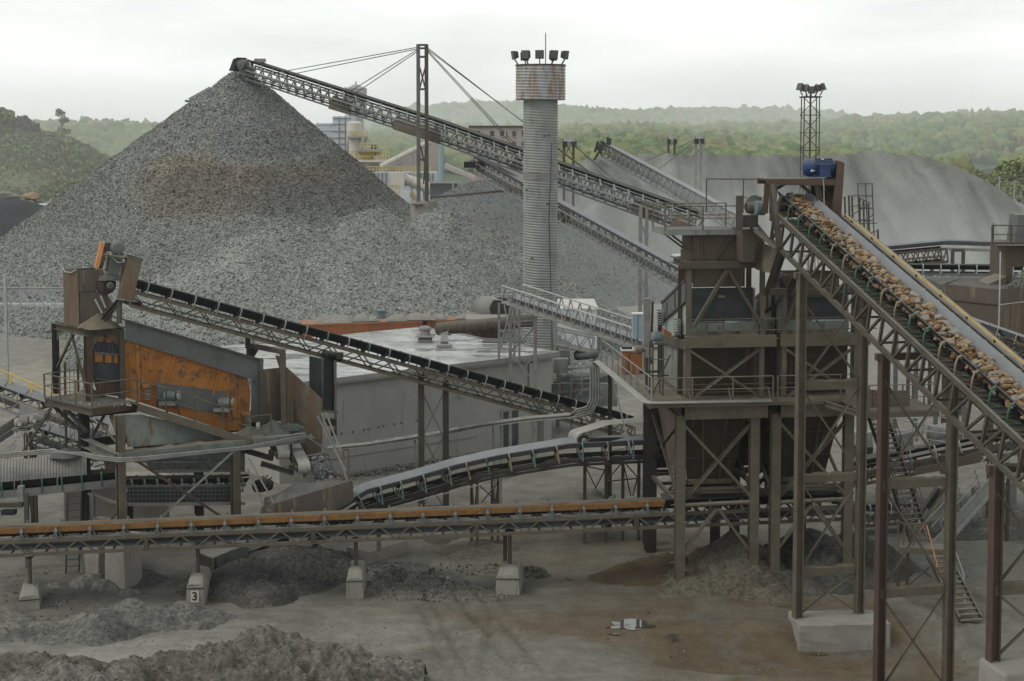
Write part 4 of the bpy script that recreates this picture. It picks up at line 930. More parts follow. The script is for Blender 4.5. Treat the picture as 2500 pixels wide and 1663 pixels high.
# head box, catwalk and feed hopper on top of the near tower
hp0 = [(.55, .3), (2.75, .3), (2.75, 2.2), (.55, 2.2)]
for k in range(4):
    (a0, b0), (a1, b1) = hp0[k], hp0[(k + 1) % 4]
    hplate('feed_box_plate', T1, [(a0, b0, 15.45), (a1, b1, 15.45), (a1, b1, 14.25), (a0, b0, 14.25)], .05, 'girt')
beam('feed_box_rib', T1, H(.95, .24, 14.25), H(.95, .24, 15.45), .1, .1, 'steel'); beam('feed_box_rib', T1, H(1.45, .2, 14.25), H(2.45, .2, 15.6), .12, .1, 'steel'); beam('feed_box_rib', T1, H(2.62, .2, 14.25), H(2.8, .2, 15.9), .16, .12, 'red_steel')
MB().prism([H(.3, .3, 14.25), H(.55, .28, 14.25), H(.55, .28, 14.75)], HV * .08).build('gusset', 'girt', T1)
cw = [H(-.75, -.1, 15.55), H(2.55, -.1, 15.55), H(2.55, 2.3, 15.55), H(-.75, 2.3, 15.55)]
plate('catwalk_deck', T1, cw, .05, 'steel_dk')
for a, b in zip(cw, cw[1:] + cw[:1]): beam('catwalk_edge', T1, a - UPZ * .06, b - UPZ * .06, .08, .2, 'greenish', 'channel')
rail(T1, [cw[2], cw[3], cw[0], cw[1], cw[1] + HV * .6], 1.08, 'steel_tan', .05)
beam('brace', T1, H(-.5, 0, 15.45), H(.5, .3, 14.7), .08, .08, 'steel'); beam('brace', T1, H(-.5, 1.9, 15.45), H(.5, 1.9, 14.7), .08, .08, 'steel')
fp = [P(1725, 437, 67.5), P(1815, 438, 67.3), P(1880, 438, 67.1)]
for p in fp: beam('screen_post', T1, p, p - UPZ * 1.5, .05, .05, 'steel')
beam('screen_rail', T1, fp[0], fp[2], .05, .05, 'steel'); beam('screen_rail', T1, P(1815, 482, 67.3), P(1880, 482, 67.1), .04, .04, 'steel_tan')
MB().obox(H(1.75, .46, 12.62), HU * .3, HV * .02, UPZ * .1).build('name_plate', 'tanpaint', T1)
# drive beside the head pulley
drv = thing('belt_drive', 'grey grooved drive sheave and rusty gearbox beside the head of the rock belt', 'belt drive', P(1830, 550, 63.4))
c_ = P(1846, 508, 63.3)
MB().lathe(c_, [(.12, -.06), (.3, -.05), (.31, .0), (.26, .03), (.31, .06), (.26, .1), (.31, .14), (.26, .18), (.31, .22), (.26, .26), (.31, .3), (.3, .36), (.1, .37)], 22, (.978, .21, 0)).build('sheave', 'tealmotor', drv)
MB().lathe(P(1822, 507, 63.5), [(.2, 0), (.24, .05), (.24, .5), (.15, .55)], 16, (.978, .21, 0)).build('gearbox', 'steel', drv)
MB().box(P(1832, 540, 63.6), .55, .6, .5).build('base_box', 'steel_dk', drv)
beam('pedestal', drv, P(1805, 478, 63.5), P(1805, 562, 63.5), .24, .3, 'steel', 'ibeam')
beam('arm', drv, P(1812, 494, 63.4), P(1800, 496, 63.6), .05, .05, 'silver_paint', 'pipe')
MB().lathe(P(1838, 500, 64.6), [(.1, 0), (.42, .02), (.42, .2), (.1, .22)], 22, (.2, -.98, 0)).build('belt_guard', 'greenish', drv)
# sloping discharge chute and its supports under the conveyor head
ch = thing('discharge_chute', 'dust-caked chute hanging under the head of the rock belt beside the feed box', 'chute', P(1850, 640, 63.8))
MB().prism([P(1812, 560, 63.8), P(1858, 560, 63.8), P(1862, 640, 64), P(1815, 640, 64)], HV * 1.6).build('body', 'girt', ch)
MB().prism([P(1858, 590, 63.6), P(1905, 612, 62.6), P(1894, 668, 63), P(1868, 665, 63.6)], HV * 1.4).build('side', 'finestan', ch)
beam('stringer', ch, P(1843, 562, 62.6), P(1895, 606, 62.0), .12, .14, 'steel_tan', 'channel'); beam('stringer', ch, P(1832, 556, 63.6), P(1890, 604, 63.3), .12, .1, 'steel')
MB().prism([P(1850, 545, 63), P(1892, 598, 62.4), P(1862, 572, 62.9)], V((0, .5, 0))).build('settled_dust', 'finesgrey', ch)
for a, b in (((1905, 612, 61.8), (1870, 718, 64.3)), ((1862, 585, 63), (1840, 640, 64.2)), ((1955, 650, 61), (1925, 715, 64.6)), ((1912, 622, 63.5), (1885, 700, 65))): beam('strut', ch, P(*a), P(*b), .16, .2, 'steel', 'channel')
# working deck round both towers
dk_ = thing('working_deck', 'railed steel deck around both hopper towers with a bundle of pale conduits at its edge', 'walkway', H(2, 0, 8.2))
hplate('deck_plate', dk_, [(-1.45, -.72, 8.24), (8.4, -.72, 8.24), (8.4, .0, 8.24), (-1.45, .0, 8.24)], .05, 'finestan')
hplate('deck_plate', dk_, [(-1.45, .02, 8.24), (.2, .02, 8.24), (.2, 11.0, 8.24), (-1.45, 11.0, 8.24)], .05, 'steel_tan')
hplate('deck_plate', dk_, [(.22, .4, 8.2), (8.4, .4, 8.2), (8.4, 6.6, 8.2), (.22, 6.6, 8.2)], .04, 'finestan')
hplate('deck_plate', dk_, [(6.9, -3.4, 8.2), (10.2, -3.4, 8.2), (10.2, -.75, 8.2), (6.9, -.75, 8.2)], .05, 'finestan')
beam('edge_beam', dk_, H(-1.45, -.74, 8.17), H(6.9, -.74, 8.17), .08, .16, 'steel_tan', 'channel'); beam('edge_beam', dk_, H(-1.47, -.7, 8.15), H(-1.47, 11, 8.15), .08, .2, 'galv_dk', 'channel')
beam('edge_beam', dk_, H(6.9, -3.42, 8.1), H(10.2, -3.42, 8.1), .1, .24, 'steel_tan', 'channel'); beam('edge_beam', dk_, H(6.88, -3.4, 8.1), H(6.2, -.75, 8.1), .1, .24, 'steel_tan', 'channel')
rail(dk_, [H(-1.42, 11.0, 8.26), H(-1.42, -.68, 8.26)], 1.12, 'galv_dk', .055, spacing=1.45)
rail(dk_, [H(-1.42, -.68, 8.26), H(3.9, -.68, 8.26)], 1.08, 'steel_tan', .05, spacing=1.9)
rail(dk_, [H(4.1, -.68, 8.26), H(6.9, -.68, 8.26)], 1.08, 'steel_tan', .05, spacing=1.9)
rail(dk_, [H(7.2, -3.3, 8.26), H(10.1, -3.3, 8.26), H(10.1, -.8, 8.26)], 1.05, 'steel_tan', .045, spacing=1.5)
for k in range(3): beam('kick_brace', dk_, H(.2 + k * 1.75, -.6, 8.85), H(.35 + k * 1.75, -.72, 8.25), .14, .05, 'steel_tan')
hplate('bin_side', dk_, [(6.7, -1.9, 8.26), (7.6, -2.6, 8.26), (7.6, -2.6, 9.0), (6.7, -1.9, 9.0)], .05, 'steel_tan')
hplate('bin_side', dk_, [(7.6, -2.6, 8.26), (9.3, -2.4, 8.26), (9.3, -2.4, 8.9), (7.6, -2.6, 9.0)], .05, 'steel_tan')
for k, o in enumerate((-1.53, -1.62, -1.71, -1.8)):
    a = [H(3.8, -.80 - k * .045, 8.33 - .01 * k), H(o + .35, -.80 - k * .05, 8.33), H(o + .1, -.7 - k * .02, 8.33), H(o, -.4, 8.33), H(o, 10.8, 8.3), H(o - .05, 11.2, 8.28 - .05 * k)]
    MB().tube(a, .042, 7).build('conduit', 'silver_paint', dk_, smooth=True)
# dust drift along the deck front
MB().sweep([[H(-1.0 + .35 * k, -.66, 8.27), H(-1.0 + .35 * k, -.2, 8.27), H(-1.0 + .35 * k, -.35, 8.29 + .14 * R.random())] for k in range(24)]).build('settled_dust', 'finestan', dk_)
for v_ in (9.8,):
    p = H(-1.2, v_, 0); beam('leg', dk_, V((p.x, p.y, gz(p.x, p.y) - .2)), H(-1.2, v_, 8.2), .2, .2, 'steel_dk', 'ibeam')
beam('brace', dk_, H(-1.2, 9.8, 8.0), H(-1.2, 4.5, 5), .06, .06, 'galv_dk')
# the orange-brown cabinet, motors and drive clutter on the deck
cb = thing('control_cabinet', 'rusty orange cabinet with a dusty white top on the deck behind the railing', 'cabinet', H(-.6, 7.5, 8.26))
MB().box(H(-.65, 7.2, 8.85), .95, .8, 1.1).build('body', 'orangebrown', cb); MB().box(H(-.65, 7.2, 9.43), 1.05, .9, .06).build('lid', 'white', cb)
for s_ in (-.22, .22): MB().box(H(-.65 + s_, 6.78, 8.85), .04, .02, .9).build('door_seam', 'steel_dk', cb)
MB().box(H(-.9, 7.2, 9.52), .5, .4, .1).build('vent_cap', 'steel_dk', cb)
m1 = thing('screen_motor', 'grey-teal motor beside the near screen under a small orange hood', 'motor', H(-.75, 1.0, 10.6))
put('body', motor_mesh('tealmotor', .21, .55), m1, H(-.75, 1.2, 10.62), HU, HV, UPZ)
MB().prism([H(-.45, 1.3, 11.2), H(-.1, 1.3, 11.0), H(-.1, 1.3, 10.75), H(-.45, 1.3, 11.0)], HV * .4).build('hood', 'orangebrown', m1)
for s_ in (-.25, .2):
    beam('stand_leg', m1, H(-.75 + s_, 1.0, 8.26), H(-.75 + s_, 1.0, 10.6), .07, .07, 'steel'); beam('stand_leg', m1, H(-.75 + s_, 1.6, 8.26), H(-.75 + s_, 1.6, 10.6), .07, .07, 'steel')
beam('stand_bar', m1, H(-1.1, 1.0, 10.58), H(-.4, 1.0, 10.58), .07, .07, 'steel'); beam('stand_bar', m1, H(-1.1, .9, 9.9), H(-.3, .9, 9.9), .05, .05, 'steel_tan', 'pipe')
beam('stand_bar', m1, H(-1.1, .9, 9.2), H(-.3, .9, 9.2), .05, .05, 'steel_dk'); beam('stand_bar', m1, H(-1.05, .9, 8.3), H(-.25, .9, 10.1), .06, .06, 'steel')
m2 = thing('pink_motor', 'faded pink fan motor on a bracket left of the near hopper tower', 'motor', H(-1.2, 2.5, 9.8))
MB().lathe(H(-1.35, 3.2, 10.0), [(.14, 0), (.2, .04), (.2, .3), (.12, .34), (.09, .36), (.09, .7)], 14, HU).build('body', 'pinkplate', m2)
MB().box(H(-.7, 3.2, 9.85), .3, .3, .4).build('gearbox', 'galv_dk', m2); beam('bracket', m2, H(-.8, 3.2, 8.26), H(-.8, 3.2, 9.7), .12, .12, 'steel'); beam('bracket', m2, H(-1.1, 3.2, 9.0), H(-.3, 3.2, 9.0), .1, .1, 'steel_dk')
# tall grey column rising behind the deck
tc_ = thing('steel_column', 'tall pale steel column rising past the working deck beside the pale blue cabinet', 'column', G(1578, 1150))
pa = P(1580, 728, 73.0); beam('shaft', tc_, V((pa.x, pa.y, 0)), pa, .34, .34, 'galv_dk', 'box'); beam('flange', tc_, pa + V((.26, -.1, -.15)), pa + V((.2, -.1, -3.2)), .1, .12, 'steel_dk')
# back-left dark column continues to the ground in front of the medium belt
bc = thing('steel_column', 'dark wide steel column standing left of the near hopper tower', 'column', G(1587, 1352))
p = G(1587, 1352); beam('shaft', bc, p - UPZ * .3, V((p.x, p.y, 8.1)), .5, .45, 'steel_dk', 'ibeam', up=HV)
# ladder cage and small platform right of the head
lc = thing('ladder_cage', 'caged ladder and railed landing right of the conveyor head', 'ladder', P(2100, 620, 66))
for px in (2094, 2113, 2129): beam('cage_bar', lc, P(px, 448, 66), P(px + 6, 600, 66), .04, .04, 'steel')
for py in (448, 478, 508, 538, 568): MB().tube(arc(P(2112, py, 66.2), (1, 0, 0), (0, 1, 0), .33, math.pi, 2 * math.pi, 8) + arc(P(2112, py, 66.2), (1, 0, 0), (0, 1, 0), .33, 0, math.pi, 8)[1:], .022, 5).build('cage_hoop', 'steel', lc)
for px, a, b in ((2062, 480, 590), (2072, 477, 600), (2080, 480, 610), (2098, 482, 640), (2108, 490, 660), (2120, 500, 640), (2143, 560, 660)): beam('post', lc, P(px, a, 66.5), P(px + 4, b, 66.5), .07, .07, 'steel')
for a, b in (((2070, 478), (2132, 478)), ((2070, 505), (2124, 498)), ((2066, 534), (2124, 497)), ((2096, 482), (2124, 496)), ((2070, 545), (2140, 545)), ((2090, 560), (2134, 522)), ((2080, 575), (2140, 565)), ((2105, 600), (2150, 612)), ((2066, 534), (2110, 575))): beam('rail', lc, P(*a, 66.4), P(*b, 66.4), .045, .045, 'steel_tan', 'pipe')
plate('landing', lc, [P(2090, 585, 65.6), P(2150, 612, 65.6), P(2152, 605, 67), P(2095, 578, 67)], .05, 'steel_dk')
# ------------------------------------------------------------------ generic line conveyor between points
def line_conveyor(T, pts, nrm, gauge, depth, bw, wing, lift, belt, mat, panels, idl, spacing, style='w', wc=.1, wb=.055, above=.28, load=None, both=True, hooks=True, ret='rubber'):
    """pts: top-chord points of the near truss; nrm: horizontal unit vector to the far side"""
    nrm = V(nrm).normalized(); up = UPZ
    tot = sum((V(b) - V(a)).length for a, b in zip(pts, pts[1:]))
    for a, b in zip(pts, pts[1:]):
        k = max(1, round(panels * (V(b) - V(a)).length / tot))
        truss(T, a, b, nrm, depth, k, wc, wb, mat, style)
        if both: truss(T, V(a) + nrm * gauge, V(b) + nrm * gauge, nrm, depth, k, wc, wb, mat, style)
        for i in range(k + 1):
            p = lerp(V(a), V(b), i / k); beam('cross_beam', T, p - up * .03, p + nrm * gauge - up * .03, .06, .06, mat)
            if both: beam('cross_beam', T, p - up * depth, p + nrm * gauge - up * depth, .05, .05, mat)
    mid = [V(p) + nrm * gauge / 2 + up * above for p in pts]
    belt_strip('belt', T, mid, nrm, bw, wing, lift, belt)
    if ret: belt_strip('return_belt', T, [V(p) + nrm * gauge / 2 - up * depth * .55 for p in pts], nrm, bw * .95, .1, 0, ret)
    if idl:
        ms = [idler_mesh(c, bw, wing, lift, above - .02, 'charcoal', hooks) for c in idl]; j = 0
        for a, b in zip(mid, mid[1:]):
            d = (b - a); n = max(1, round(d.length / spacing)); d.normalize(); u_ = nrm.cross(d); u_ = u_ if u_.z > 0 else -u_
            for k in range(n):
                put('idler', ms[(j * 7 // 3) % len(ms)], T, lerp(a, b, (k + .5) / n), d, u_.cross(d), u_); j += 1
    return mid
def stand(T, tops, zb, mat='steel', w_=.14, brace=.06):
    """trestle from two top points straight to the ground"""
    bs = [V((p.x, p.y, (gz(p.x, p.y) - .15) if zb is None else zb)) for p in tops]
    for p, b in zip(tops, bs): beam('leg', T, b, p, w_, w_, mat, 'ibeam')
    if brace:
        beam('brace', T, lerp(bs[0], tops[0], .1), lerp(bs[1], tops[1], .9), brace, brace, mat, 'angle'); beam('brace', T, lerp(bs[1], tops[1], .12), lerp(bs[0], tops[0], .92), brace, brace, mat, 'angle')
        beam('strut', T, lerp(bs[0], tops[0], .5), lerp(bs[1], tops[1], .5), brace, brace, mat)

# ------------------------------------------------------------------ left screening plant
LO = P(290, 1108, 66); LZ = LO.z
LL, LR = G(208, 1072, LZ), G(745, 1060, LZ)
LU, LV_ = (LR - LO).normalized(), (LL - LO).normalized()
def S(u_, v_, z): return V((LO.x, LO.y, 0)) + LU * u_ + LV_ * v_ + UPZ * z
ll = (LL - LO).length; lr = (LR - LO).length
sp = thing('screening_plant', 'rusty screening plant with an orange sloping screen box and railed catwalks', 'screening plant', S(3, 1, 0))
def ground_col(name, p, top, w_, mat): beam(name, sp, V((p.x, p.y, gz(p.x, p.y) - .3)), V((p.x, p.y, top)), w_, w_, mat, 'ibeam', up=LV_)
zl = P(219, 983, 68.4).z
ground_col('column', S(.1, .05, 0), zl - .15, .34, 'steel_tan'); ground_col('column', S(0, ll, 0), zl, .34, 'steel_dk')
c6 = S(5.35, .05, 0); ground_col('column', c6, LZ - .2, .36, 'steel_tan'); ground_col('column', S(5.35, ll, 0), LZ, .34, 'steel_dk')
beam('frame_beam', sp, S(-.1, 0, LZ - .16), S(lr, 0, LZ - .16), .32, .42, 'greenish', 'channel', up=UPZ); beam('frame_beam', sp, S(0, -.05, LZ - .16), S(0, ll + .1, LZ - .16), .32, .42, 'greenish', 'channel')
beam('frame_beam', sp, S(0, ll, LZ - .16), S(lr - .5, ll, LZ - .16), .3, .4, 'steel_dk', 'ibeam')
MB().sweep([[S(.2 + k * .35, -.1, LZ + .05), S(.2 + k * .35, .28, LZ + .05), S(.2 + k * .35, .12, LZ + .08 + R.random() * .1)] for k in range(20)]).build('settled_dust', 'finestan', sp)
# landing in front of the feed tower
A_, B_, C_ = G(225, 1000, zl), G(109, 973, zl), G(333, 985, zl)
D_ = B_ + (C_ - A_)
plate('landing_deck', sp, [A_, C_, D_, B_], .06, 'steel_dk')
for a, b, m_ in ((A_, C_, 'red_steel'), (A_, B_, 'steel'), (B_, D_, 'steel')): beam('landing_edge', sp, a - UPZ * .12, b - UPZ * .12, .1, .32, m_, 'channel')
rail(sp, [D_, B_, A_, C_], 1.15, 'steel_tan', .05, spacing=1.6)
mnd = P(205, 968, 69.2)
def small_heap(name, parent, c, r, h, mat, seed=0, n=22, rings=6):
    b = MB(); vs_ = [V(c) + UPZ * h]; fs_ = []
    for i in range(1, rings + 1):
        for k in range(n):
            a = 2 * math.pi * k / n; rr_ = r * i / rings; p = V(c) + V((math.cos(a), math.sin(a), 0)) * rr_ * (1 + .25 * mn.noise(V((math.cos(a) * 1.5, math.sin(a) * 1.5, seed))))
            p.z = c[2] + h * (1 - i / rings) ** 1.15 + .08 * h * mn.noise(p * 3 / max(r, .3)) - (.1 if i == rings else 0); vs_.append(p)
    for k in range(n): fs_.append((0, 1 + k, 1 + (k + 1) % n))
    for i in range(rings - 1):
        for k in range(n): a = 1 + i * n; fs_.append((a + k, a + n + k, a + n + (k + 1) % n, a + (k + 1) % n))
    return b.add(vs_, fs_).build(name, mat, parent, smooth=True)
small_heap('settled_dust', sp, G(222, 975, zl) + LV_ * .3 + UPZ * .0, .95, .62, 'finestan', 1); small_heap('settled_dust', sp, G(275, 985, zl) + LV_ * .25, .7, .18, 'finesgrey', 2)
pts_ = np.array([tuple(G(R.uniform(195, 320), R.uniform(976, 992), zl + .03)) for _ in range(90)])
link(bpy.data.objects.new('stones', stones_mesh('stones', pts_, NP.uniform(.04, .1, 90), np.array((.2, .205, .19))[None] * NP.uniform(.6, 1.4, (90, 1)))), sp, None, 'stuff')
beam('brace', sp, B_ - UPZ * .3 + LU * .3, S(0, ll, LZ + .2), .12, .12, 'steel_dk'); beam('brace', sp, P(150, 985, 68.6), P(212, 1055, 68), .14, .12, 'steel_dk'); beam('brace', sp, P(125, 998, 69.5), P(55, 1105, 69.8), .14, .1, 'steel')
beam('brace', sp, P(236, 1022, 67.5), P(290, 1085, 66.2), .12, .08, 'steel_tan', 'angle'); beam('brace', sp, P(272, 1015, 67.6), P(290, 1060, 66.6), .2, .1, 'steel'); beam('brace', sp, P(255, 1013, 67.8), P(225, 1065, 68), .12, .1, 'steel_dk')
beam('frame_beam', sp, P(212, 1012, 68), P(335, 1000, 68.6), .2, .22, 'steel_dk')
# feed tower above the landing: four columns, beams, knee plates
tz = P(210, 812, 68.4).z
cA, cB, cL = G(219, 983, zl), G(298, 975, zl), G(138, 961, zl); cK = cL + cB - cA
for c_, m_ in ((cA, 'red_steel'), (cB, 'steel'), (cL, 'steel_dk'), (cK, 'steel_dk')): beam('column', sp, c_, V((c_.x, c_.y, tz)), .26, .26, m_, 'ibeam', up=LV_)
tA, tB, tL, tK = (V((c_.x, c_.y, tz)) for c_ in (cA, cB, cL, cK))
for a, b, w_ in ((tA, tB, .3), (tA, tL, .3), (tL, tK, .28), (tB, tK, .28)): beam('top_beam', sp, a + (a - b).normalized() * .18, b + (b - a).normalized() * .14, .26, w_, 'steel', 'ibeam')
beam('top_beam', sp, tA + (tK - tL) * .05 + LV_ * .25 + UPZ * .26, tB + LV_ * .25 + UPZ * .26, .24, .2, 'steel', 'ibeam')
for a, b in ((lerp(cA, tA, .0), lerp(tA, tL, .5)), (lerp(cL, tL, .35), lerp(tA, tL, .45))): beam('brace', sp, a, b - UPZ * .2, .1, .1, 'steel', 'angle')
for a, d_ in ((tA, tB - tA), (tB, tA - tB), (tL, tA - tL)):
    d_ = d_.normalized(); MB().prism([a - UPZ * .15 + d_ * .1, a - UPZ * .15 + d_ * .75, a - UPZ * .75 + d_ * .1], LV_ * .03).build('knee_plate', 'rustpeel', sp)
plate('top_deck', sp, [tA + UPZ * .16, tB + UPZ * .16, tK + UPZ * .16, tL + UPZ * .16], .04, 'steel_dk')
# caged ladder left of the landing
for px in (158, 190, 206): beam('ladder_rail', sp, P(px, 885, 70.3), P(px + 4, 1095, 70.3), .09, .09, 'red_steel')
for px in (147, 170, 180): beam('cage_bar', sp, P(px, 890, 70.8), P(px + 2, 1095, 70.8), .025, .025, 'galv_dk')
for k in range(8): beam('cage_hoop', sp, P(146, 895 + k * 26, 70.8), P(206, 893 + k * 26, 70.5), .025, .025, 'galv_dk')
beam('hose', sp, P(128, 885, 68.6), P(125, 1000, 68.6), .05, .05, 'slate', 'pipe'); beam('hose', sp, P(124, 1000, 68.6), P(118, 1085, 68.8), .04, .04, 'slate', 'pipe')
# orange screen box: two side plates with ribs, liners, motors
def sY(px): return lerp(69.2, 72.0, (px - 290) / 330)
def QS(px, py, off=0): p = P(px, py, sY(px)); return p + LV_ * off
box = [(292, 826), (598, 906), (612, 955), (606, 1050), (552, 1052), (300, 968)]
bx = plate('screen_side', sp, [QS(*q) for q in box], .06, 'orange'); bx['label'] = 'orange painted screen side plate with worn patches'
plate('screen_side', sp, [QS(*q, 2.0) for q in box], .06, 'orange')
plate('screen_deck', sp, [QS(296, 870, .05), QS(596, 945, .05), QS(596, 945, 1.95), QS(296, 870, 1.95)], .06, 'charcoal')
for (x0, y0, x1, y1, w_) in ((316, 834, 318, 972, .05), (335, 840, 338, 978, .16), (357, 846, 360, 984, .06), (376, 851, 379, 990, .06), (426, 865, 404, 935, .12), (535, 893, 518, 965, .12), (557, 898, 556, 1050, .07), (585, 905, 584, 1050, .07), (602, 915, 601, 1048, .05)):
    beam('rib', sp, QS(x0, y0, -.06), QS(x1, y1, -.06), w_, .09, 'orange')
beam('rib', sp, QS(300, 838, -.05), QS(612, 922, -.05), .05, .06, 'orange'); beam('rib', sp, QS(380, 935, -.05), QS(555, 958, -.05), .06, .05, 'slate')
plate('motor_panel', sp, [QS(381, 937, -.09), QS(556, 960, -.09), QS(556, 1012, -.09), QS(381, 985, -.09)], .03, 'slate')
for px, py in ((317, 860), (330, 908), (348, 868), (362, 862), (366, 905), (388, 872), (390, 905), (441, 880), (447, 893), (488, 903), (512, 907), (548, 925), (568, 930), (574, 960), (592, 940), (590, 975), (574, 1020), (600, 985), (318, 950), (345, 940), (366, 945), (440, 905), (470, 925), (405, 925)):
    k = R.uniform(.6, 1.3); c_ = QS(px, py, -.075)
    MB().lathe(c_, [(.075 * k, 0), (.075 * k, .015), (.03, .02), (.03, .06), (.0, .065)], 9, -LV_).build('bolt_plate', 'slate', sp)
for px, py in ((404, 962), (536, 978)):
    c_ = QS(px, py, -.5)
    put('vibrator_motor', motor_mesh('tealmotor' if px < 450 else 'galv_dk', .22, .6), sp, c_ - UPZ * .27, (LU - LV_ * .55).normalized() * (1 if px > 450 else 1), (LV_ + LU * .55).normalized(), UPZ); MB().lathe(c_ + LU * .28 - LV_ * .2, [(.16, 0), (.2, .02), (.2, .1), (.1, .12)], 16, LU - LV_ * .8).build('motor_flange', 'palemotor', sp)
    MB().box(c_ + V((-.1, 0, -.35)), .75, .5, .16).build('motor_base', 'galv_dk', sp)
    beam('motor_strut', sp, c_ + V((-.25, 0, -.4)), c_ + V((-.1, .1, -.95)), .06, .06, 'steel'); beam('motor_strut', sp, c_ + V((.3, 0, -.4)), c_ + V((.42, .1, -.95)), .06, .06, 'steel')
for px, py in ((356, 945), (598, 1012)):
    c_ = QS(px, py, -.22); MB().tube([c_ + V((.14 * math.cos(t * .75), .14 * math.sin(t * .75), -.011 * t)) for t in range(50)], .026, 5).build('spring', 'galv_dk', sp)
    MB().box(c_ + UPZ * .1, .4, .35, .18).build('spring_seat', 'orange', sp)
# feed end with worn orange bands
fe = [(232, 832), (290, 826), (292, 966), (240, 960), (230, 930), (228, 860)]
plate('feed_end', sp, [QS(*q, .1) for q in fe], .1, 'charcoal')
for y0, y1 in ((824, 834), (863, 884)): plate('orange_band', sp, [QS(233, y0, .04), QS(288, y0 + 2, .04), QS(288, y1 + 3, .04), QS(233, y1, .04)], .03, 'orange')
beam('rib', sp, QS(230, 861, .0), QS(290, 866, .0), .06, .08, 'slate'); beam('rib', sp, QS(235, 925, .0), QS(290, 932, .0), .06, .08, 'steel'); 
for px in (254, 276): beam('rib', sp, QS(px, 828, .02), QS(px, 885, .02), .1, .05, 'charcoal'); beam('rib', sp, QS(px, 935, .02), QS(px, 962, .02), .08, .1, 'red_steel')
plate('feed_end', sp, [QS(236, 930, .05), QS(290, 936, .05), QS(290, 968, .05), QS(240, 962, .05)], .05, 'red_steel')
# hood over the screen
hd = [(303, 781), (634, 878), (634, 930), (303, 826)]
plate('hood_plate', sp, [QS(*q, -.15) for q in hd], .05, 'slate'); plate('hood_plate', sp, [QS(303, 781, -.15), QS(634, 878, -.15), QS(634, 878, 2.0), QS(303, 781, 2.0)], .05, 'slate')
beam('hood_flange', sp, QS(300, 782, -.2), QS(638, 880, -.2), .16, .07, 'steel'); beam('hood_flange', sp, QS(303, 827, -.2), QS(634, 931, -.2), .05, .06, 'slate')
beam('end_post', sp, QS(634, 874, -.2), QS(634, 1040, -.2), .14, .2, 'slate', 'channel')
plate('end_plate', sp, [QS(612, 925, -.1), QS(634, 930, -.1), QS(634, 1030, -.1), QS(610, 1030, -.1)], .04, 'slate')
# sloping catwalk in front of the screen
k0, k1 = P(336, 990, 67.4), P(612, 1076, 68.8)
plate('catwalk_deck', sp, [k0, k1, k1 + LV_ * .9, k0 + LV_ * .9], .05, 'steel')
beam('catwalk_stringer', sp, k0 - UPZ * .08, k1 - UPZ * .08, .08, .34, 'steel_tan', 'channel'); beam('catwalk_stringer', sp, k0 + LV_ * .9 - UPZ * .08, k1 + LV_ * .9 - UPZ * .08, .08, .3, 'steel', 'channel')
rail(sp, [k0 + UPZ * .05, k1 + UPZ * .05], 1.12, 'steel', .05, spacing=1.3)
e1 = P(662, 1068, 70.2); rail(sp, [k1, e1], 1.1, 'steel_tan', .05, spacing=1.4)
plate('catwalk_deck', sp, [k1, e1, e1 + LV_ * 1.0, k1 + LV_ * 1.0], .05, 'steel')
small_heap('settled_dust', sp, P(608, 1062, 70) + UPZ * .02, .9, .45, 'finesgrey', 5); small_heap('settled_dust', sp, P(668, 1052, 71) + UPZ * -.05, 1.0, .6, 'finesgrey', 6); small_heap('settled_dust', sp, P(720, 1050, 71.5) - UPZ * .1, .7, .4, 'finesgrey', 7)
# hopper below the screen
plate('hopper_plate', sp, [P(300, 1012, 67.2), P(345, 1012, 67.6), P(590, 1068, 69.6), P(500, 1078, 69), P(312, 1092, 67)], .05, 'greenish')
plate('hopper_plate', sp, [P(318, 1085, 67.4), P(598, 1072, 69.8), P(598, 1152, 70.3), P(375, 1155, 68.6)], .05, 'greenish')
for (x0, x1, y) in ((330, 598, 1128), (375, 598, 1150)): beam('hopper_rib', sp, P(x0, y, 67.6), P(x1, y - 1, 70), .08, .08, 'greenish')
for px in (452, 520): beam('hopper_rib', sp, P(px, 1085, 68.4), P(px - 10, 1130, 68.8), .06, .06, 'greenish')
plate('end_plate', sp, [P(250, 1090, 68.5), P(296, 1112, 66.9), P(290, 1145, 67.2), P(256, 1145, 68.6)], .05, 'red_steel')
# collecting belt under the hopper
cbp = [P(300, 1180, 67.6), P(598, 1175, 70)]
belt_strip('collecting_belt', sp, cbp, LV_, .9, .3, .25, 'rubber')
im = idler_mesh('mintpaint', .9, .3, .25, .35, 'charcoal')
for k in range(10): p = lerp(cbp[0], cbp[1], (k + .4) / 10); put('idler', im, sp, p, LU, LV_, UPZ)
beam('belt_stringer', sp, P(300, 1190, 67.0), P(600, 1184, 69.4), .08, .14, 'slate', 'channel')
plate('mesh_guard', sp, [P(312, 1190, 67), P(578, 1188, 69.2), P(578, 1226, 69.2), P(312, 1228, 67)], .03, 'charcoal')
for k in range(26): beam('guard_bar', sp, P(316 + k * 10, 1191, 67 + k * .083 - .05), P(316 + k * 10, 1226, 67 + k * .083 - .05), .02, .02, 'slate')
for py in (1198, 1208, 1218): beam('guard_bar', sp, P(314, py, 66.9), P(577, py - 1, 69.1), .02, .02, 'slate')
beam('belt_stringer', sp, P(305, 1232, 66.9), P(598, 1229, 69.2), .1, .14, 'galv_dk', 'channel'); beam('belt_stringer', sp, P(300, 1172, 68.4), P(612, 1160, 70.8), .1, .1, 'steel_dk')
drum('tail_pulley', sp, P(628, 1188, 70.4), P(655, 1183, 71.2), .3, 'steel_dk')
for k in range(9): a = k * .7; c_ = P(640, 1185, 70.4); beam('pulley_bar', sp, c_ + V((.3 * math.cos(a), 0, .3 * math.sin(a))), c_ + V((.3 * math.cos(a) + .1, .8, .3 * math.sin(a))), .05, .05, 'steel_dk')
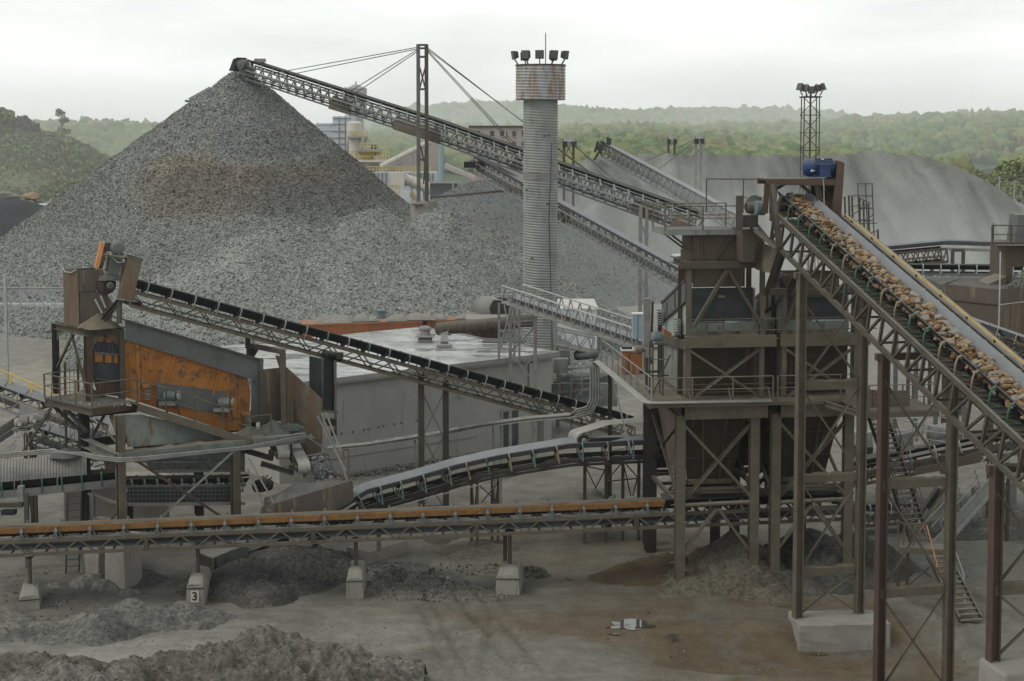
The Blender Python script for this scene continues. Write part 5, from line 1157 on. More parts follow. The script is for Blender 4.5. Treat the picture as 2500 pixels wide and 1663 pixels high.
# long braces
beam('brace', sp, P(330, 1122, 66.2), P(545, 1264, 67.2), .12, .12, 'red_steel', 'angle'); beam('brace', sp, P(572, 1100, 67.8), P(385, 1270, 66.4), .08, .08, 'galv_dk', 'angle')
beam('brace', sp, P(608, 1118, 68), P(680, 1245, 67), .1, .07, 'galv_dk', 'angle'); beam('brace', sp, P(606, 1145, 68), P(645, 1235, 67.4), .14, .08, 'galv_dk', 'angle')
beam('brace', sp, P(222, 1208, 68.2), P(300, 1235, 66.6), .14, .12, 'steel_tan'); beam('brace', sp, P(300, 1238, 66.6), P(255, 1290, 66.2), .12, .1, 'steel_tan', 'angle')
ground_col('column', P(318, 1240, 69) , P(318, 1200, 69).z, .2, 'steel_dk')
# conduits sagging along the frame
for k in range(3):
    path = [P(-20, 1118 - k * 4, 67.4), P(120, 1106 - k * 4, 66.8), P(205, 1105 + k * 4, 66.3), P(235, 1113 + k * 4, 65.9), P(290, 1119 + k * 4, 65.4), P(340, 1117 + k * 4, 65.6), P(480, 1103 + k * 3, 66.8), P(600, 1091 + k * 3, 67.9), P(745, 1064 + k * 3, 69.6)]
    MB().tube(path, .045, 7).build('conduit', 'galv_dk', sp, smooth=True)
beam('conduit_tray', sp, P(600, 1096, 68), P(745, 1067, 69.8), .3, .05, 'galv_dk'); beam('conduit_tray', sp, P(745, 1064, 69.8), P(800, 1100, 70.4), .2, .06, 'galv_dk'); beam('conduit_tray', sp, P(800, 1100, 70.4), P(842, 1098, 72), .1, .06, 'galv_dk')
# discharge chute plates, post and curtain at the right end
plate('chute_plate', sp, [P(634, 903, 71.5), P(690, 897, 72.2), P(690, 1026, 72.2), P(640, 1038, 71.5)], .05, 'brownplate')
plate('chute_plate', sp, [P(699, 897, 71.8), P(786, 975, 71.2), P(786, 1085, 71.2), P(738, 1040, 71.4), P(699, 1032, 71.8)], .05, 'rustpeel')['label'] = 'brown chute plate with pale peeling streaks'
plate('chute_plate', sp, [P(699, 897, 71.8), P(690, 897, 72.2), P(690, 1030, 72.2), P(699, 1034, 71.8)], .05, 'brownplate')
plate('chute_plate', sp, [P(700, 1072, 71), P(786, 1070, 71), P(784, 1105, 71), P(742, 1112, 71), P(712, 1090, 71)], .05, 'brownplate')
beam('post', sp, P(690, 853, 71.2), P(694, 1036, 70.9), .26, .2, 'steel', 'ibeam'); MB().prism([P(684, 870, 71.3), P(684, 905, 71.3), P(672, 868, 71.3)], V((0, .05, 0))).build('knee_plate', 'steel', sp)
beam('post', sp, P(610, 838, 72.6), P(610, 872, 72.6), .3, .3, 'steel_dk', 'ibeam'); beam('beam', sp, P(604, 842, 72.6), P(694, 860, 71.4), .2, .22, 'steel', 'channel')
MB().prism([P(618, 846, 72.6), P(634, 850, 72.4), P(618, 876, 72.6)], V((0, .05, 0))).build('knee_plate', 'steel', sp)
for px in (714, 706): beam('plate_rib', sp, P(px, 968, 71.4), P(px, 1028, 71.4), .08, .1, 'steel_tan')
plate('ledge', sp, [P(690, 1040, 70.6), P(732, 1036, 71), P(732, 1052, 71), P(690, 1056, 70.6)], .3, 'slate')
cur = thing('rubber_curtain', 'dark rubber dust curtain hanging below the dark belt conveyor beside the brown chute', 'curtain', P(790, 1010, 73))
MB().prism([P(755, 870, 73.2), P(790, 876, 72.4), P(790, 1000, 72.4), P(775, 985, 72.6), P(755, 945, 73.2)], V((.02, .05, 0))).build('panel', 'charcoal', cur)
MB().prism([P(791, 876, 72.4), P(822, 874, 73.6), P(822, 1006, 73.6), P(791, 1000, 72.4)], V((-.02, .05, 0))).build('panel', 'rubber', cur)
beam('frame_post', cur, P(818, 875, 73.3), P(820, 1076, 73.3), .12, .14, 'greenish', 'channel'); beam('frame_bar', cur, P(788, 1003, 72.3), P(824, 1007, 73.5), .1, .12, 'slate')
beam('frame_post', cur, P(788, 874, 72.3), P(788, 1000, 72.3), .04, .06, 'slate'); MB().box(P(808, 1030, 73), .5, .4, .35).build('clamp', 'steel_dk', cur); MB().box(P(815, 1055, 73), .25, .4, .3).build('clamp', 'rubber', cur)
# two short discharge conveyors ending in pale pulleys
for k, (px, py, Y) in enumerate(((690, 1106, 69.4), (740, 1141, 69.0))):
    d_ = thing('discharge_conveyor', ('upper' if k == 0 else 'lower') + ' of two short belts with pale head pulleys under the screening plant', 'conveyor', P(px, py, Y), 'short discharge belts')
    ax = V((.93, .36, 0)); c_ = P(px, py, Y) - ax * .28; bk = V((-.36, .93, 0)) * .45 + V((-.8, .25, .0)) * .5
    b = MB(); r_ = .30; L_ = .56; prof = []
    dirx = V((-.36, .93, 0)); 
    for i in range(9): a = -math.pi / 2 - math.pi * i / 8; prof.append((math.cos(a) * r_, math.sin(a) * r_))
    prof = [(2.2, -r_ + .55)] + [(q[0], q[1]) for q in prof] + [(2.2, r_ + .55)]
    inner = [(q[0], q[1] - (.03 if i == len(prof) - 1 else -.03 if i == 0 else 0)) if i in (0, len(prof) - 1) else (q[0] * .92, q[1] * .92) for i, q in enumerate(prof)][::-1]
    sec = [c_ + dirx * x + UPZ * z for x, z in prof + inner]
    b.sweep([sec, [p + ax * L_ for p in sec]]).build('belt', 'beltpale', d_, smooth=False)
    drum('head_pulley', d_, c_ + ax * .03, c_ + ax * (L_ - .03), r_ * .9, 'slate')
    beam('frame', d_, c_ - ax * .08 + UPZ * -.02, c_ - ax * .08 + dirx * 2.2 + UPZ * .52, .08, .16, 'steel_dk', 'channel'); beam('frame', d_, c_ + ax * (L_ + .08), c_ + ax * (L_ + .08) + dirx * 2.2 + UPZ * .52, .08, .16, 'steel_dk', 'channel')
    MB().box(c_ - ax * .2 + dirx * .25, .22, .3, .26).build('bearing', 'steel_dk', d_)
    beam('side_beam', d_, c_ - ax * .12 + dirx * .2 - UPZ * .28, c_ - ax * .12 + V((-1.6, .3, .25)) - UPZ * .1, .12, .24, 'steel_dk', 'channel')
    beam('hanger', d_, c_ + dirx * 1.2 + UPZ * .3, c_ + dirx * 1.2 + UPZ * 1.5, .08, .08, 'steel_dk')
# dark stones falling into the skirt box
n_ = 420; a_ = NP.uniform(0, 1, (n_, 2)); pts_ = np.array([tuple(P(lerp(742, 812 - 28 * abs(q - .4), p), lerp(1116, 1206, q), 69.6 - .9 * q + .5 * (p - .3) ** 2)) for p, q in a_])
so = link(bpy.data.objects.new('falling_stone', stones_mesh('falling_stone', pts_, NP.uniform(.06, .15, n_), np.array((.12, .125, .125))[None] * NP.uniform(.5, 1.6, (n_, 1)))), None, None, 'stuff'); tag(so, 'dark wet stones pouring off the short discharge belts into the brown skirt box', 'stones')
MB().prism([P(738, 1118, 70.4), P(800, 1112, 70.4), P(812, 1205, 69.2), P(742, 1205, 69.2)], V((0, .3, 0))).build('backing_heap', 'finesdark', so)
MB().prism([P(786, 1108, 70.2), P(817, 1162, 69.4), P(812, 1205, 69), P(790, 1160, 69.6)], V((.05, .5, 0))).build('liner', 'steel_dk', so)

# ------------------------------------------------------------------ dark belt conveyor rising to the plant
dcn = V((-.40, .915, 0))
a0, a1 = P(326, 714, 68.4), P(1545, 1043, 82.5)
dc = thing('dark_belt_conveyor', 'long sloping conveyor with a black belt rising leftwards to the screening plant', 'conveyor', (a0 + a1) / 2)
line_conveyor(dc, [a0, a1], dcn, 1.15, .62, .95, .3, .36, 'rubber', 'steel_tan', 17, ('mintpaint', 'galv_dk', 'galv_dk', 'greenpaint', 'galv_dk'), 1.18, 'v', .1, .06, .24)
for px, Y in ((1025, 77.2), (1085, 78.0)):
    f_ = (px - 326) / (1545 - 326); t_ = P(px + 3, 905 + (px - 1025) * .28 + 8, Y)
    beam('leg', dc, V((t_.x, t_.y, -.2)), t_, .3, .3, 'steel', 'ibeam')
for y0, y1 in ((960, 1065), (1065, 1160), (1160, 1235)):
    beam('brace', dc, P(1032, y0, 77.3), P(1082, y1, 77.9), .07, .07, 'galv_dk', 'angle'); beam('brace', dc, P(1032, y1, 77.4), P(1082, y0, 78), .07, .07, 'galv_dk', 'angle'); beam('strut', dc, P(1030, y1, 77.3), P(1085, y1 - 2, 78), .08, .08, 'galv_dk')
beam('stub_leg', dc, P(605, 820, 72), P(605, 850, 72), .22, .22, 'steel_dk', 'ibeam')
drum('snub_pulley', dc, P(792, 865, 72.8), P(830, 872, 73.6), .22, 'rubber'); MB().box(P(830, 868, 72.9), .3, .3, .3).build('bearing', 'steel_dk', dc)
# head box, drum, guard and motor of that conveyor
hb = thing('transfer_box', 'brown chute box with drum pulley and rusty guard at the top of the dark belt', 'chute', P(200, 790, 69.4))
f0, f1, f2, f3 = G(157, 790, tz + .18), P(194, 800, 68.9), P(290, 795, 69.4), None
zt = P(157, 657, 69.8).z; z0 = tz + .18
c0 = P(157, 700, 69.8); c1 = P(193, 700, 68.9); c2 = P(252, 700, 69.4)
def vq(a, b, za, zb): return [V((a.x, a.y, za)), V((b.x, b.y, za)), V((b.x, b.y, zb)), V((a.x, a.y, zb))]
zt1 = P(193, 662, 68.9).z
plate('side_plate', hb, vq(c0, c1, z0, zt1), .05, 'rustpeel'); plate('front_plate', hb, vq(c1, c2, P(193, 712, 68.9).z, zt1), .06, 'brownplate')
MB().prism([P(194, 712, 68.95), P(258, 712, 69.4), P(280, 745, 69.4), P(270, 790, 69.3), P(196, 798, 68.95)], V((-.05, .08, 0))).build('lower_plate', 'brownplate', hb)
plate('back_plate', hb, [V((c0.x, c0.y, z0)), V((c0.x + 1.2, c0.y + .9, z0)), V((c0.x + 1.2, c0.y + .9, zt1)), V((c0.x, c0.y, zt1))], .05, 'brownplate')
beam('rim', hb, V((c0.x, c0.y, zt1)), V((c1.x, c1.y, zt1)), .07, .07, 'steel'); beam('rim', hb, V((c1.x, c1.y, zt1)), V((c2.x, c2.y, zt1)), .07, .05, 'steel')
MB().tube([P(153, 655, 69.7), P(160, 664, 69.4), P(174, 666, 69.1), P(186, 659, 68.9)], .035, 6).build('hose', 'silver_paint', hb, smooth=True)
for (x0, y0, x1, y1) in ((232, 730, 250, 765), (246, 722, 258, 752)): beam('chute_bar', hb, P(x0, y0, 68.8), P(x1, y1, 68.8), .12, .06, 'silver_paint')
c_ = P(262, 697, 69.0); dx_ = -dcn
MB().lathe(c_ + dcn * .35, [(.1, -.12), (.14, -.1), (.14, 0), (.30, .01), (.36, .06), (.38, .0), (.45, .0), (.45, .9), (.3, .9)], 26, dcn).build('drum', 'rubber', hb)
MB().lathe(c_ + dcn * .30, [(.12, -.05), (.40, .0), (.41, .06), (.1, .06)], 24, dcn).build('drum_face', 'red_steel', hb)
MB().lathe(c_ + dcn * .05 + V((.15, 0, -.02)), [(.1, -.12), (.17, -.08), (.17, .2), (.1, .25)], 14, dcn).build('bearing', 'slate', hb)
gd = [P(313, 625, 68.4), P(347, 636, 68.4), P(325, 735, 68.4), P(289, 730, 68.4)]
MB().prism(gd, dcn * .5).build('belt_guard', 'rustpeel', hb)
beam('guard_lid', hb, P(310, 622, 68.3), P(349, 634, 68.5), .12, .05, 'steel_dk')
MB().prism([P(246, 592, 69.6), P(257, 592, 69.6), P(241, 657, 69.6), P(232, 655, 69.6)], dcn * .3).build('orange_guard', 'orangeflat', hb)
MB().prism([P(258, 592, 69.7), P(265, 594, 69.8), P(250, 657, 69.8), P(242, 657, 69.7)], dcn * .3).build('guard_back', 'brownplate', hb)
beam('motor_plate', hb, P(258, 621, 68.9), P(312, 630, 68.7), .7, .08, 'steel'); beam('post', hb, P(266, 625, 68.8), P(259, 662, 68.9), .1, .1, 'steel'); beam('post', hb, P(300, 640, 68.7), P(294, 690, 68.7), .1, .1, 'steel')
plate('dark_plate', hb, [P(270, 628, 69.2), P(298, 634, 69.2), P(290, 672, 69.2), P(262, 668, 69.2)], .05, 'slate')
small_heap('rock_spill', hb, P(268, 672, 69.5) - UPZ * .1, .6, .35, 'finesgrey', 9)
beam('strut', hb, P(290, 735, 68.6), P(245, 790, 68.8), .26, .2, 'steel', 'channel'); beam('column', hb, P(291, 740, 68.6), P(291, 790, 68.6), .2, .2, 'steel', 'ibeam'); beam('outrigger', hb, P(288, 736, 68.5), P(345, 742, 69.2), .14, .14, 'steel', 'channel')
small_heap('settled_dust', hb, P(240, 790, 69) - UPZ * .05, .9, .55, 'finestan', 12)
mm = thing('conveyor_motor', 'grey round-ended motor on top of the brown head box at left', 'motor', P(283, 622, 69))
put('body', motor_mesh('slate', .3, .8), mm, P(286, 622, 69.2) + UPZ * .0, V((.45, -.89, 0)) * -1, V((.89, .45, 0)) * -1, UPZ)
MB().box(P(268, 603, 69.3), .35, .3, .4).build('terminal_box', 'steel_dk', mm)
MB().tube([P(268, 615, 68.8), P(275, 630, 68.6), P(288, 641, 68.5), P(302, 640, 68.5)], .03, 6).build('cable', 'silver_paint', mm, smooth=True)
# ------------------------------------------------------------------ low conveyor crossing the front of the yard
ccn = V((-.11, .994, 0))
c0, c1 = P(-60, 1327, 62.0), P(2085, 1236, 65.9)
cc = thing('low_conveyor', 'low horizontal conveyor crossing the yard with a belt caked in orange sand', 'conveyor', (c0 + c1) / 2)
truss(cc, c0, c1, ccn, .56, 27, .1, .075, 'steel_tan', 'v', hmul=1.4); truss(cc, c0 + ccn * 1.25, c1 + ccn * 1.25, ccn, .56, 27, .1, .075, 'steel_dk', 'v', hmul=1.4)
nI = 27
for k in range(nI + 1):
    p = lerp(c0, c1, k / nI); beam('cross_beam', cc, p, p + ccn * 1.25, .07, .07, 'steel_dk'); beam('cross_beam', cc, p - UPZ * .56, p + ccn * 1.25 - UPZ * .56, .06, .06, 'steel')
for k in range(5, nI, 5):
    p = lerp(c0, c1, k / nI); beam('splice_plate', cc, p - ccn * .06, p - ccn * .06 - UPZ * .56, .2, .05, 'steel', up=ccn)
belt_strip('belt', cc, [lerp(c0, c1, t) + ccn * .42 + UPZ * .34 for t in np.linspace(0, .775, 30)], ccn, .56, .08, .25, 'beltsand', .05)
belt_strip('belt', cc, [lerp(c0, c1, t) + ccn * .62 + UPZ * .34 for t in (.776, 1)], ccn, 1.2, .34, .3, 'rubber', .06)
MB().sweep([[lerp(c0, c1, t) + ccn * .17 + UPZ * (.575 + .035 * R.random()), lerp(c0, c1, t) + ccn * .42 + UPZ * .60, lerp(c0, c1, t) + ccn * .67 + UPZ * .575, lerp(c0, c1, t) + ccn * .42 + UPZ * .45] for t in np.linspace(0, .775, 60)]).build('sand_load', 'finesgrey', cc)
belt_strip('return_belt', cc, [c0 + ccn * .62 - UPZ * .22, c1 + ccn * .62 - UPZ * .22], ccn, 1.15, .3, -.1, 'beltblue', .05)
ci = MB(); ci.cur = 1
for s_ in (-1, 1): ci.cyl((0, s_ * .28, -.02), (0, s_ * .64, .24), .06, n=8)
ci.cyl((0, -.26, -.02), (0, .26, -.02), .06, n=8); ci.cur = 0
for s_ in (-1, 1): ci.prism([(-.09, s_ * .66, -.3), (.09, s_ * .66, -.3), (.035, s_ * .66, .12), (-.035, s_ * .66, .12)], (0, s_ * .03, 0)); ci.cur = 2; ci.cyl((0, s_ * .62, .13), (0, s_ * .72, .13), .075, n=12); ci.cur = 0
for q in (-1, 1): ci.bar((q * .25, -.5, -.28), (q * .03, -.3, .0), .05, .05)
plate('gap_shade', cc, [c0 + ccn * .8 + UPZ * .04, lerp(c0, c1, .775) + ccn * .8 + UPZ * .04, lerp(c0, c1, .775) + ccn * .8 + UPZ * .36, c0 + ccn * .8 + UPZ * .36], .03, 'rubber')  # black plate added to stand for shade in the gap under the belt
cim = ci.mesh('idler', [MT['slate'], MT['charcoal'], MT['galv_dk']]); ax_ = (c1 - c0).normalized()
for k in range(26):
    put('idler', cim, cc, lerp(c0, c1, (k + .35) / nI) + ccn * .62 + UPZ * .30, ax_, ccn, UPZ)
    if k % 2: p = lerp(c0, c1, (k + .9) / nI); beam('idler_brace', cc, p + ccn * .2 + UPZ * .02, p + ccn * .5 + ax_ * .3 + UPZ * .3, .05, .05, 'steel_dk'); 
MB().sweep([[lerp(c0, c1, t) - ccn * .05 + UPZ * .08, lerp(c0, c1, t) + ccn * .25 + UPZ * .08, lerp(c0, c1, t) + ccn * .1 + UPZ * (.09 + .1 * R.random())] for t in np.linspace(0, .78, 90)]).build('settled_dust', 'finesgrey', cc)
for k in range(28): p = lerp(c0, c1, (k + .5) / 28); MB().prism([p + ccn * .3 + UPZ * .05 + ax_ * q for q in (-.22, .2, .05)] if False else [p + ccn * .3 + UPZ * .05 - ax_ * .2, p + ccn * .3 + UPZ * .05 + ax_ * .2, p + ccn * .3 + UPZ * .22 + ax_ * R.uniform(-.1, .1)], ccn * .25).build('dust_cone', 'finesdark', cc)
# piers and posts under it
piers = [(70, 1440, 1536, 61.6, 'leftmost concrete pier, chipped and half buried in grey fines'), (476, 1412, 1492, 62.6, 'pale concrete pier with a painted number three on its face'), (866, 1395, 1488, 63.3, 'pale bullet-topped concrete pier standing clear on the open floor'), (1240, 1390, 1465, 64.2, 'low wide concrete pier with a crumbling rusty face beside two red posts')]
for i, (px, y0, y1, Y, lab) in enumerate(piers):
    T = thing('concrete_pier', lab, 'pier', P(px, y1, Y), 'piers under the low conveyor')
    p = P(px, y0, Y); b_ = P(px, y1, Y); hw = (.40, .36, .35, .5)[i]; zt = p.z; zb = min(b_.z, 0) - .4
    prof = [(-hw * 1.08, zb), (hw * 1.08, zb), (hw, zt - .35), (hw * .82, zt - .06), (hw * .5, zt), (-hw * .5, zt), (-hw * .82, zt - .06), (-hw, zt - .35)]
    b = MB(); N = 7
    ax = V((.97, .22, 0)) if i in (0,) else V((.985, -.12, 0)) if i == 3 else V((1, .02, 0)); dp = V((-ax.y, ax.x, 0)); secs = []
    for k in range(N):
        secs.append([V((p.x, p.y, 0)) + ax * x + dp * (k * .3 - .05) + UPZ * (z - (.25 * (k == 0) if z > zt - .2 else 0)) for x, z in prof])
    for sct in secs:
        for q in sct: q += mn.noise_vector(q * 2.3 + V((i * 5, 0, 0))) * .05
    b.sweep(secs).build('body', 'concrete', T)
    beam('chip_line', T, V((p.x, p.y, zt - .42)) - ax * hw * 1.03 - dp * .06, V((p.x, p.y, zt - .40)) + ax * hw * 1.03 - dp * .06, .05, .04, 'steel_dk')
    d_ = thing('support_post', ['leftmost slim post from its buried pier up to the low conveyor', 'slim post standing on the pier numbered three', 'slim dusty post standing on the bullet-topped pier', 'slim post with a pointed cap on the low wide pier'][i], 'post', (p.x, p.y, zt), 'posts under the low conveyor')
    zc = lerp(c0, c1, (px + 60) / 2145).z - .6
    pp = V((p.x, p.y, 0)) + dp * .7
    beam('shaft', d_, V((pp.x, pp.y, zt - .1)), V((pp.x, pp.y, zc)), .17, .17, 'steel', 'pipe'); MB().box((pp.x, pp.y, zt + .02), .34, .34, .06).build('base_plate', 'concrete', d_)
    MB().lathe((pp.x, pp.y, zc - .16), [(.1, 0), (.2, .12), (.24, .16), (.2, .19)], 10).build('cap', 'steel', d_)
    if i == 1:
        f_ = V((p.x, p.y, 0)) - dp * .10
        plate('painted_patch', T, [f_ + ax * -.17 + UPZ * (zt - 1.0), f_ + ax * .17 + UPZ * (zt - 1.0), f_ + ax * .17 + UPZ * (zt - .5), f_ + ax * -.17 + UPZ * (zt - .5)], .012, 'cream')
        fc = bpy.data.curves.new('number', 'FONT'); fc.body = '3'; fc.size = .5; fc.align_x = 'CENTER'; fc.align_y = 'CENTER'; fc.offset = .012; fc.extrude = .003; fc.materials.append(MT['steel_dk'])
        fo = bpy.data.objects.new('number', fc); me = bpy.data.meshes.new_from_object(fo); bpy.data.objects.remove(fo)
        q = f_ - dp * .022 + UPZ * (zt - .75); link(bpy.data.objects.new('painted_number', me), T, M(((ax.x, 0, -dp.x, q.x), (ax.y, 0, -dp.y, q.y), (0, 1, 0, q.z), (0, 0, 0, 1))))
d_ = thing('support_post', 'red-brown post standing close behind the pointed post on the low wide pier', 'post', P(1233, 1385, 65.2), 'posts under the low conveyor')
beam('shaft', d_, P(1233, 1392, 65.6), P(1233, 1300, 65.6), .17, .17, 'red_steel', 'ibeam')
d_ = thing('support_post', 'short tan post on the half-buried block behind the middle pier', 'post', P(925, 1345, 67.5), 'posts under the low conveyor')
beam('shaft', d_, P(925, 1345, 68), P(925, 1300, 68), .2, .2, 'steel_tan')
q = P(918, 1340, 69); block('buried_block', 'half-buried concrete block in the bank of stones behind the middle pier', (q.x, q.y + .6, 0), (.8, -.6, 0), 1.5, 2.6, q.z + .1, z0=-.8, seed=9)
q = G(290, 1440); block('tall_block', 'tall smooth concrete block standing under the low conveyor at left', (q.x, q.y + .9, 0), (1, -.5, 0), 1.1, 1.2, 2.2, 'concrete', 13)
q = G(215, 1420); block('tall_block', 'second concrete block close behind the tall block under the low conveyor', (q.x + .1, q.y + 1.6, 0), (1, -.5, 0), 1.1, 1.4, 2.3, 'concrete', 17)
q = G(275, 1330); block('far_block', 'pale concrete foundation behind the columns of the screening plant', (q.x - .5, q.y + 3, 0), (1, .2, 0), 5, 2.2, 2.6, 'concrete', 21)
# boxed tail of a buried conveyor under it
tb_ = thing('conveyor_tail', 'dark boxed conveyor tail half buried in fines under the low conveyor', 'conveyor', P(545, 1380, 66))
A1, B1, C1 = P(482, 1350, 66.6), P(520, 1365, 65.4), P(605, 1330, 67.2); up1, dn1 = .12, -.75
MB().prism([A1, B1, B1 - UPZ * .62, A1 - UPZ * .45], V((.15, .12, 0))).build('end_plate', 'steel_dk', tb_); plate('side_plate', tb_, [B1, C1, C1 - UPZ * .8, B1 - UPZ * .7], .05, 'slate')
plate('lid', tb_, [A1, B1, C1, A1 + (C1 - B1)], .05, 'slate'); beam('edge', tb_, B1, B1 - UPZ * .75, .08, .08, 'rustpeel'); beam('edge', tb_, P(548, 1352, 66), P(555, 1392, 66), .05, .05, 'rustpeel')
beam('arm', tb_, P(600, 1355, 67.2), P(700, 1315, 69.5), .3, .3, 'steel_dk', 'channel'); plate('skirt', tb_, [P(560, 1345, 66.2), P(607, 1330, 66.9), P(607, 1375, 66.9), P(560, 1390, 66.2)], .04, 'slate')
beam('belt', tb_, P(560, 1322, 67.5), P(660, 1312, 69.5), .8, .04, 'beltgrey'); beam('leg', tb_, P(603, 1370, 67), P(606, 1395, 67), .1, .12, 'steel')
# ladder from the yard up past the low conveyor
ld2 = thing('ladder', 'thin steel ladder rising from the floor beside the tall concrete block', 'ladder', G(162, 1416))
for a, b in (((161, 1416), (165, 1205)), ((193, 1395), (199, 1205))): beam('stile', ld2, P(*a, 66.6), P(*b, 67.2), .07, .07, 'steel_dk')
for k in range(11): beam('rung', ld2, P(162 + k * .4, 1384 - k * 17, 66.65), P(195 + k * .4, 1380 - k * 17, 66.65), .04, .04, 'steel_dk')

# ------------------------------------------------------------------ low hooded conveyor at the far left
lh = thing('hooded_conveyor', 'low conveyor at the left edge under a long corrugated half-pipe hood', 'conveyor', P(100, 1190, 68))
h0, h1 = P(-60, 1145, 68), P(212, 1122, 69.2); hx = (h1 - h0).normalized(); hy = V((-hx.y, hx.x, 0)); rad = .72; b = MB(); secs = []
for k in range(110):
    t = k / 109; rr_ = rad * (1 + .022 * math.sin(k * 2.1)) * (1 if k < 108 else .97); c_ = lerp(h0, h1, t) - UPZ * .55
    o_ = [c_ + hy * rr_ * math.cos(math.pi * j / 12) + UPZ * rr_ * 1.15 * math.sin(math.pi * j / 12) for j in range(13)]; i_ = [c_ + hy * (rr_ - .03) * math.cos(math.pi * j / 12) + UPZ * (rr_ * 1.15 - .03) * math.sin(math.pi * j / 12) for j in range(13)][::-1]
    secs.append(o_ + i_)
b.sweep(secs).build('hood', 'galv_dk', lh)
small_heap('settled_dust', lh, P(160, 1105, 68.9) - UPZ * .05, .75, .28, 'finesgrey', 30)
n_ = hy; g0, g1 = P(-60, 1215, 67.3), P(282, 1180, 68.9)
belt_strip('belt', lh, [g0 + n_ * .5 + UPZ * .3, g1 + n_ * .5 + UPZ * .2], n_, .95, .3, .3, 'rubber'); beam('stringer', lh, g0, g1, .1, .34, 'galv_dk', 'channel'); beam('stringer', lh, g0 + n_ * 1.1, g1 + n_ * 1.1, .1, .3, 'steel_dk', 'channel')
im = idler_mesh('greenpaint', .95, .3, .3, .3, 'charcoal')
for k in range(7): put('idler', im, lh, lerp(g0, g1, (k + .3) / 7) + n_ * .5 + UPZ * .27, hx, hy, UPZ)
for px in (35, 140): beam('hood_post', lh, P(px, 1165, 67.2), P(px, 1200, 67.4), .05, .05, 'galv_dk')
for px, w_ in ((64, .18), (225, .2)): p = P(px, 1205, 67.4); beam('leg', lh, V((p.x, p.y, -.2)), p, w_, w_, 'slate', 'ibeam')
MB().box(P(20, 1232, 66.9), 1.3, .3, .22).build('take_up', 'steel', lh); MB().box(P(52, 1205, 66.9), .25, .3, .7).build('splice_plate', 'galv_dk', lh); MB().box(P(22, 1250, 67), .6, .4, .2).build('motor', 'rubber', lh)
beam('brace', lh, P(215, 1205, 67.5), P(300, 1240, 67.2), .12, .1, 'slate')
# pale conveyors and drive further left
lp = thing('grey_conveyor', 'dusty grey conveyor with a yellow rail running down behind the screening plant', 'conveyor', P(80, 960, 77))
y0, y1 = P(-40, 905, 77), P(222, 1018, 75.5); nl = V((.5, .86, 0))
line_conveyor(lp, [P(-40, 950, 77), P(225, 1048, 75.5)], nl, 1.1, .7, .95, .28, .25, 'beltgrey', 'galv_dk', 6, ('galv_dk',), 1.2, 'v', .09, .06, .22)
beam('yellow_rail', lp, y0 + nl * .9, y1 + nl * .9, .06, .06, 'yellow', 'pipe')
for k in range(5): p = lerp(y0, y1, .12 + .2 * k) + nl * .9; beam('rail_post', lp, p, p - UPZ * .55, .12, .04, 'yellow')
plate('side_cover', lp, [P(48, 985, 74.5), P(108, 1010, 74), P(105, 1030, 74), P(45, 1015, 74.5)], .05, 'galv_dk')
stand(lp, [P(-10, 990, 77), P(-10, 985, 78.2)], None, 'galv_dk'); stand(lp, [P(190, 1065, 75.2), P(190, 1060, 76.4)], None, 'galv_dk')
l2 = thing('pale_conveyor', 'pale worn belt ending at a dusty pulley with two pale motors at the left edge', 'conveyor', P(50, 1040, 71.5))
q0, q1 = P(-40, 1078, 70.4), P(64, 1012, 71.6); qn = V((.62, .78, 0))
MB().sweep([[q0 - qn * .5, q0 + qn * .5, q0 + qn * .5 - UPZ * .04, q0 - qn * .5 - UPZ * .04], [q1 - qn * .5, q1 + qn * .5, q1 + qn * .5 - UPZ * .04, q1 - qn * .5 - UPZ * .04]]).build('belt', 'beltpale', l2)
drum('head_pulley', l2, q1 - qn * .5 - UPZ * .26 + V((.1, 0, 0)), q1 + qn * .5 - UPZ * .26 + V((.1, 0, 0)), .26, 'galv_dk')
beam('frame', l2, P(-40, 1100, 70.2), P(66, 1030, 71.3), .1, .25, 'slate', 'channel'); beam('frame', l2, P(-40, 1085, 71.5), P(80, 1025, 72), .08, .2, 'slate')
for a, b in (((-20, 1125), (38, 1078)), ((0, 1150), (40, 1085)), ((62, 1055), (64, 1110)), ((40, 1075), (15, 1110))): beam('brace', l2, P(*a, 70.6), P(*b, 70.6), .05, .05, 'silver_paint')
stand(l2, [P(62, 1058, 71), P(75, 1054, 72)], None, 'steel')
for k, (px, py, s_) in enumerate(((52, 1042, 1), (88, 1034, .9))):
    t_ = thing('drive_motor', ['dusty pale ribbed motor on a bracket at the end of the pale belt', 'smaller pale gear motor right of the ribbed motor at the pale belt'][k], 'motor', P(px, py, 70.8))
    put('body', motor_mesh('palemotor', .2 * s_, .62 * s_), t_, P(px, py, 70.6), V((.9, .43, 0)), V((-.43, .9, 0)), UPZ); MB().box(P(px, py + 4, 70.6) - UPZ * .03, .8, .55, .08).build('base', 'slate', t_)
    MB().box(P(px - 4, py - 6, 70.35), .16, .1, .14).build('terminal_box', 'galv', t_)
MB().tube([P(36, 1054, 70.2), P(38, 1066, 70), P(47, 1068, 70), P(52, 1054, 70.2)], .03, 6).build('cable', 'galv', t_, smooth=True)
l3 = thing('grey_conveyor', 'lower grey truss conveyor running down to the right beneath the yellow-railed one', 'conveyor', P(130, 1080, 74))
line_conveyor(l3, [P(70, 1060, 72.5), P(230, 1112, 72)], nl, 1.0, .55, .85, .28, .25, 'beltgrey', 'slate', 5, ('galv_dk',), 1.0, 'v', .09, .05, .2)
stand(l3, [P(85, 1090, 72.5), P(85, 1085, 73.5)], None, 'steel')
wk = thing('galvanised_walkway', 'galvanised truss walkway crossing the foot of the tallest gravel cone at left', 'walkway', P(150, 750, 108))
w0, w1 = P(-60, 708, 108), P(430, 708, 108)
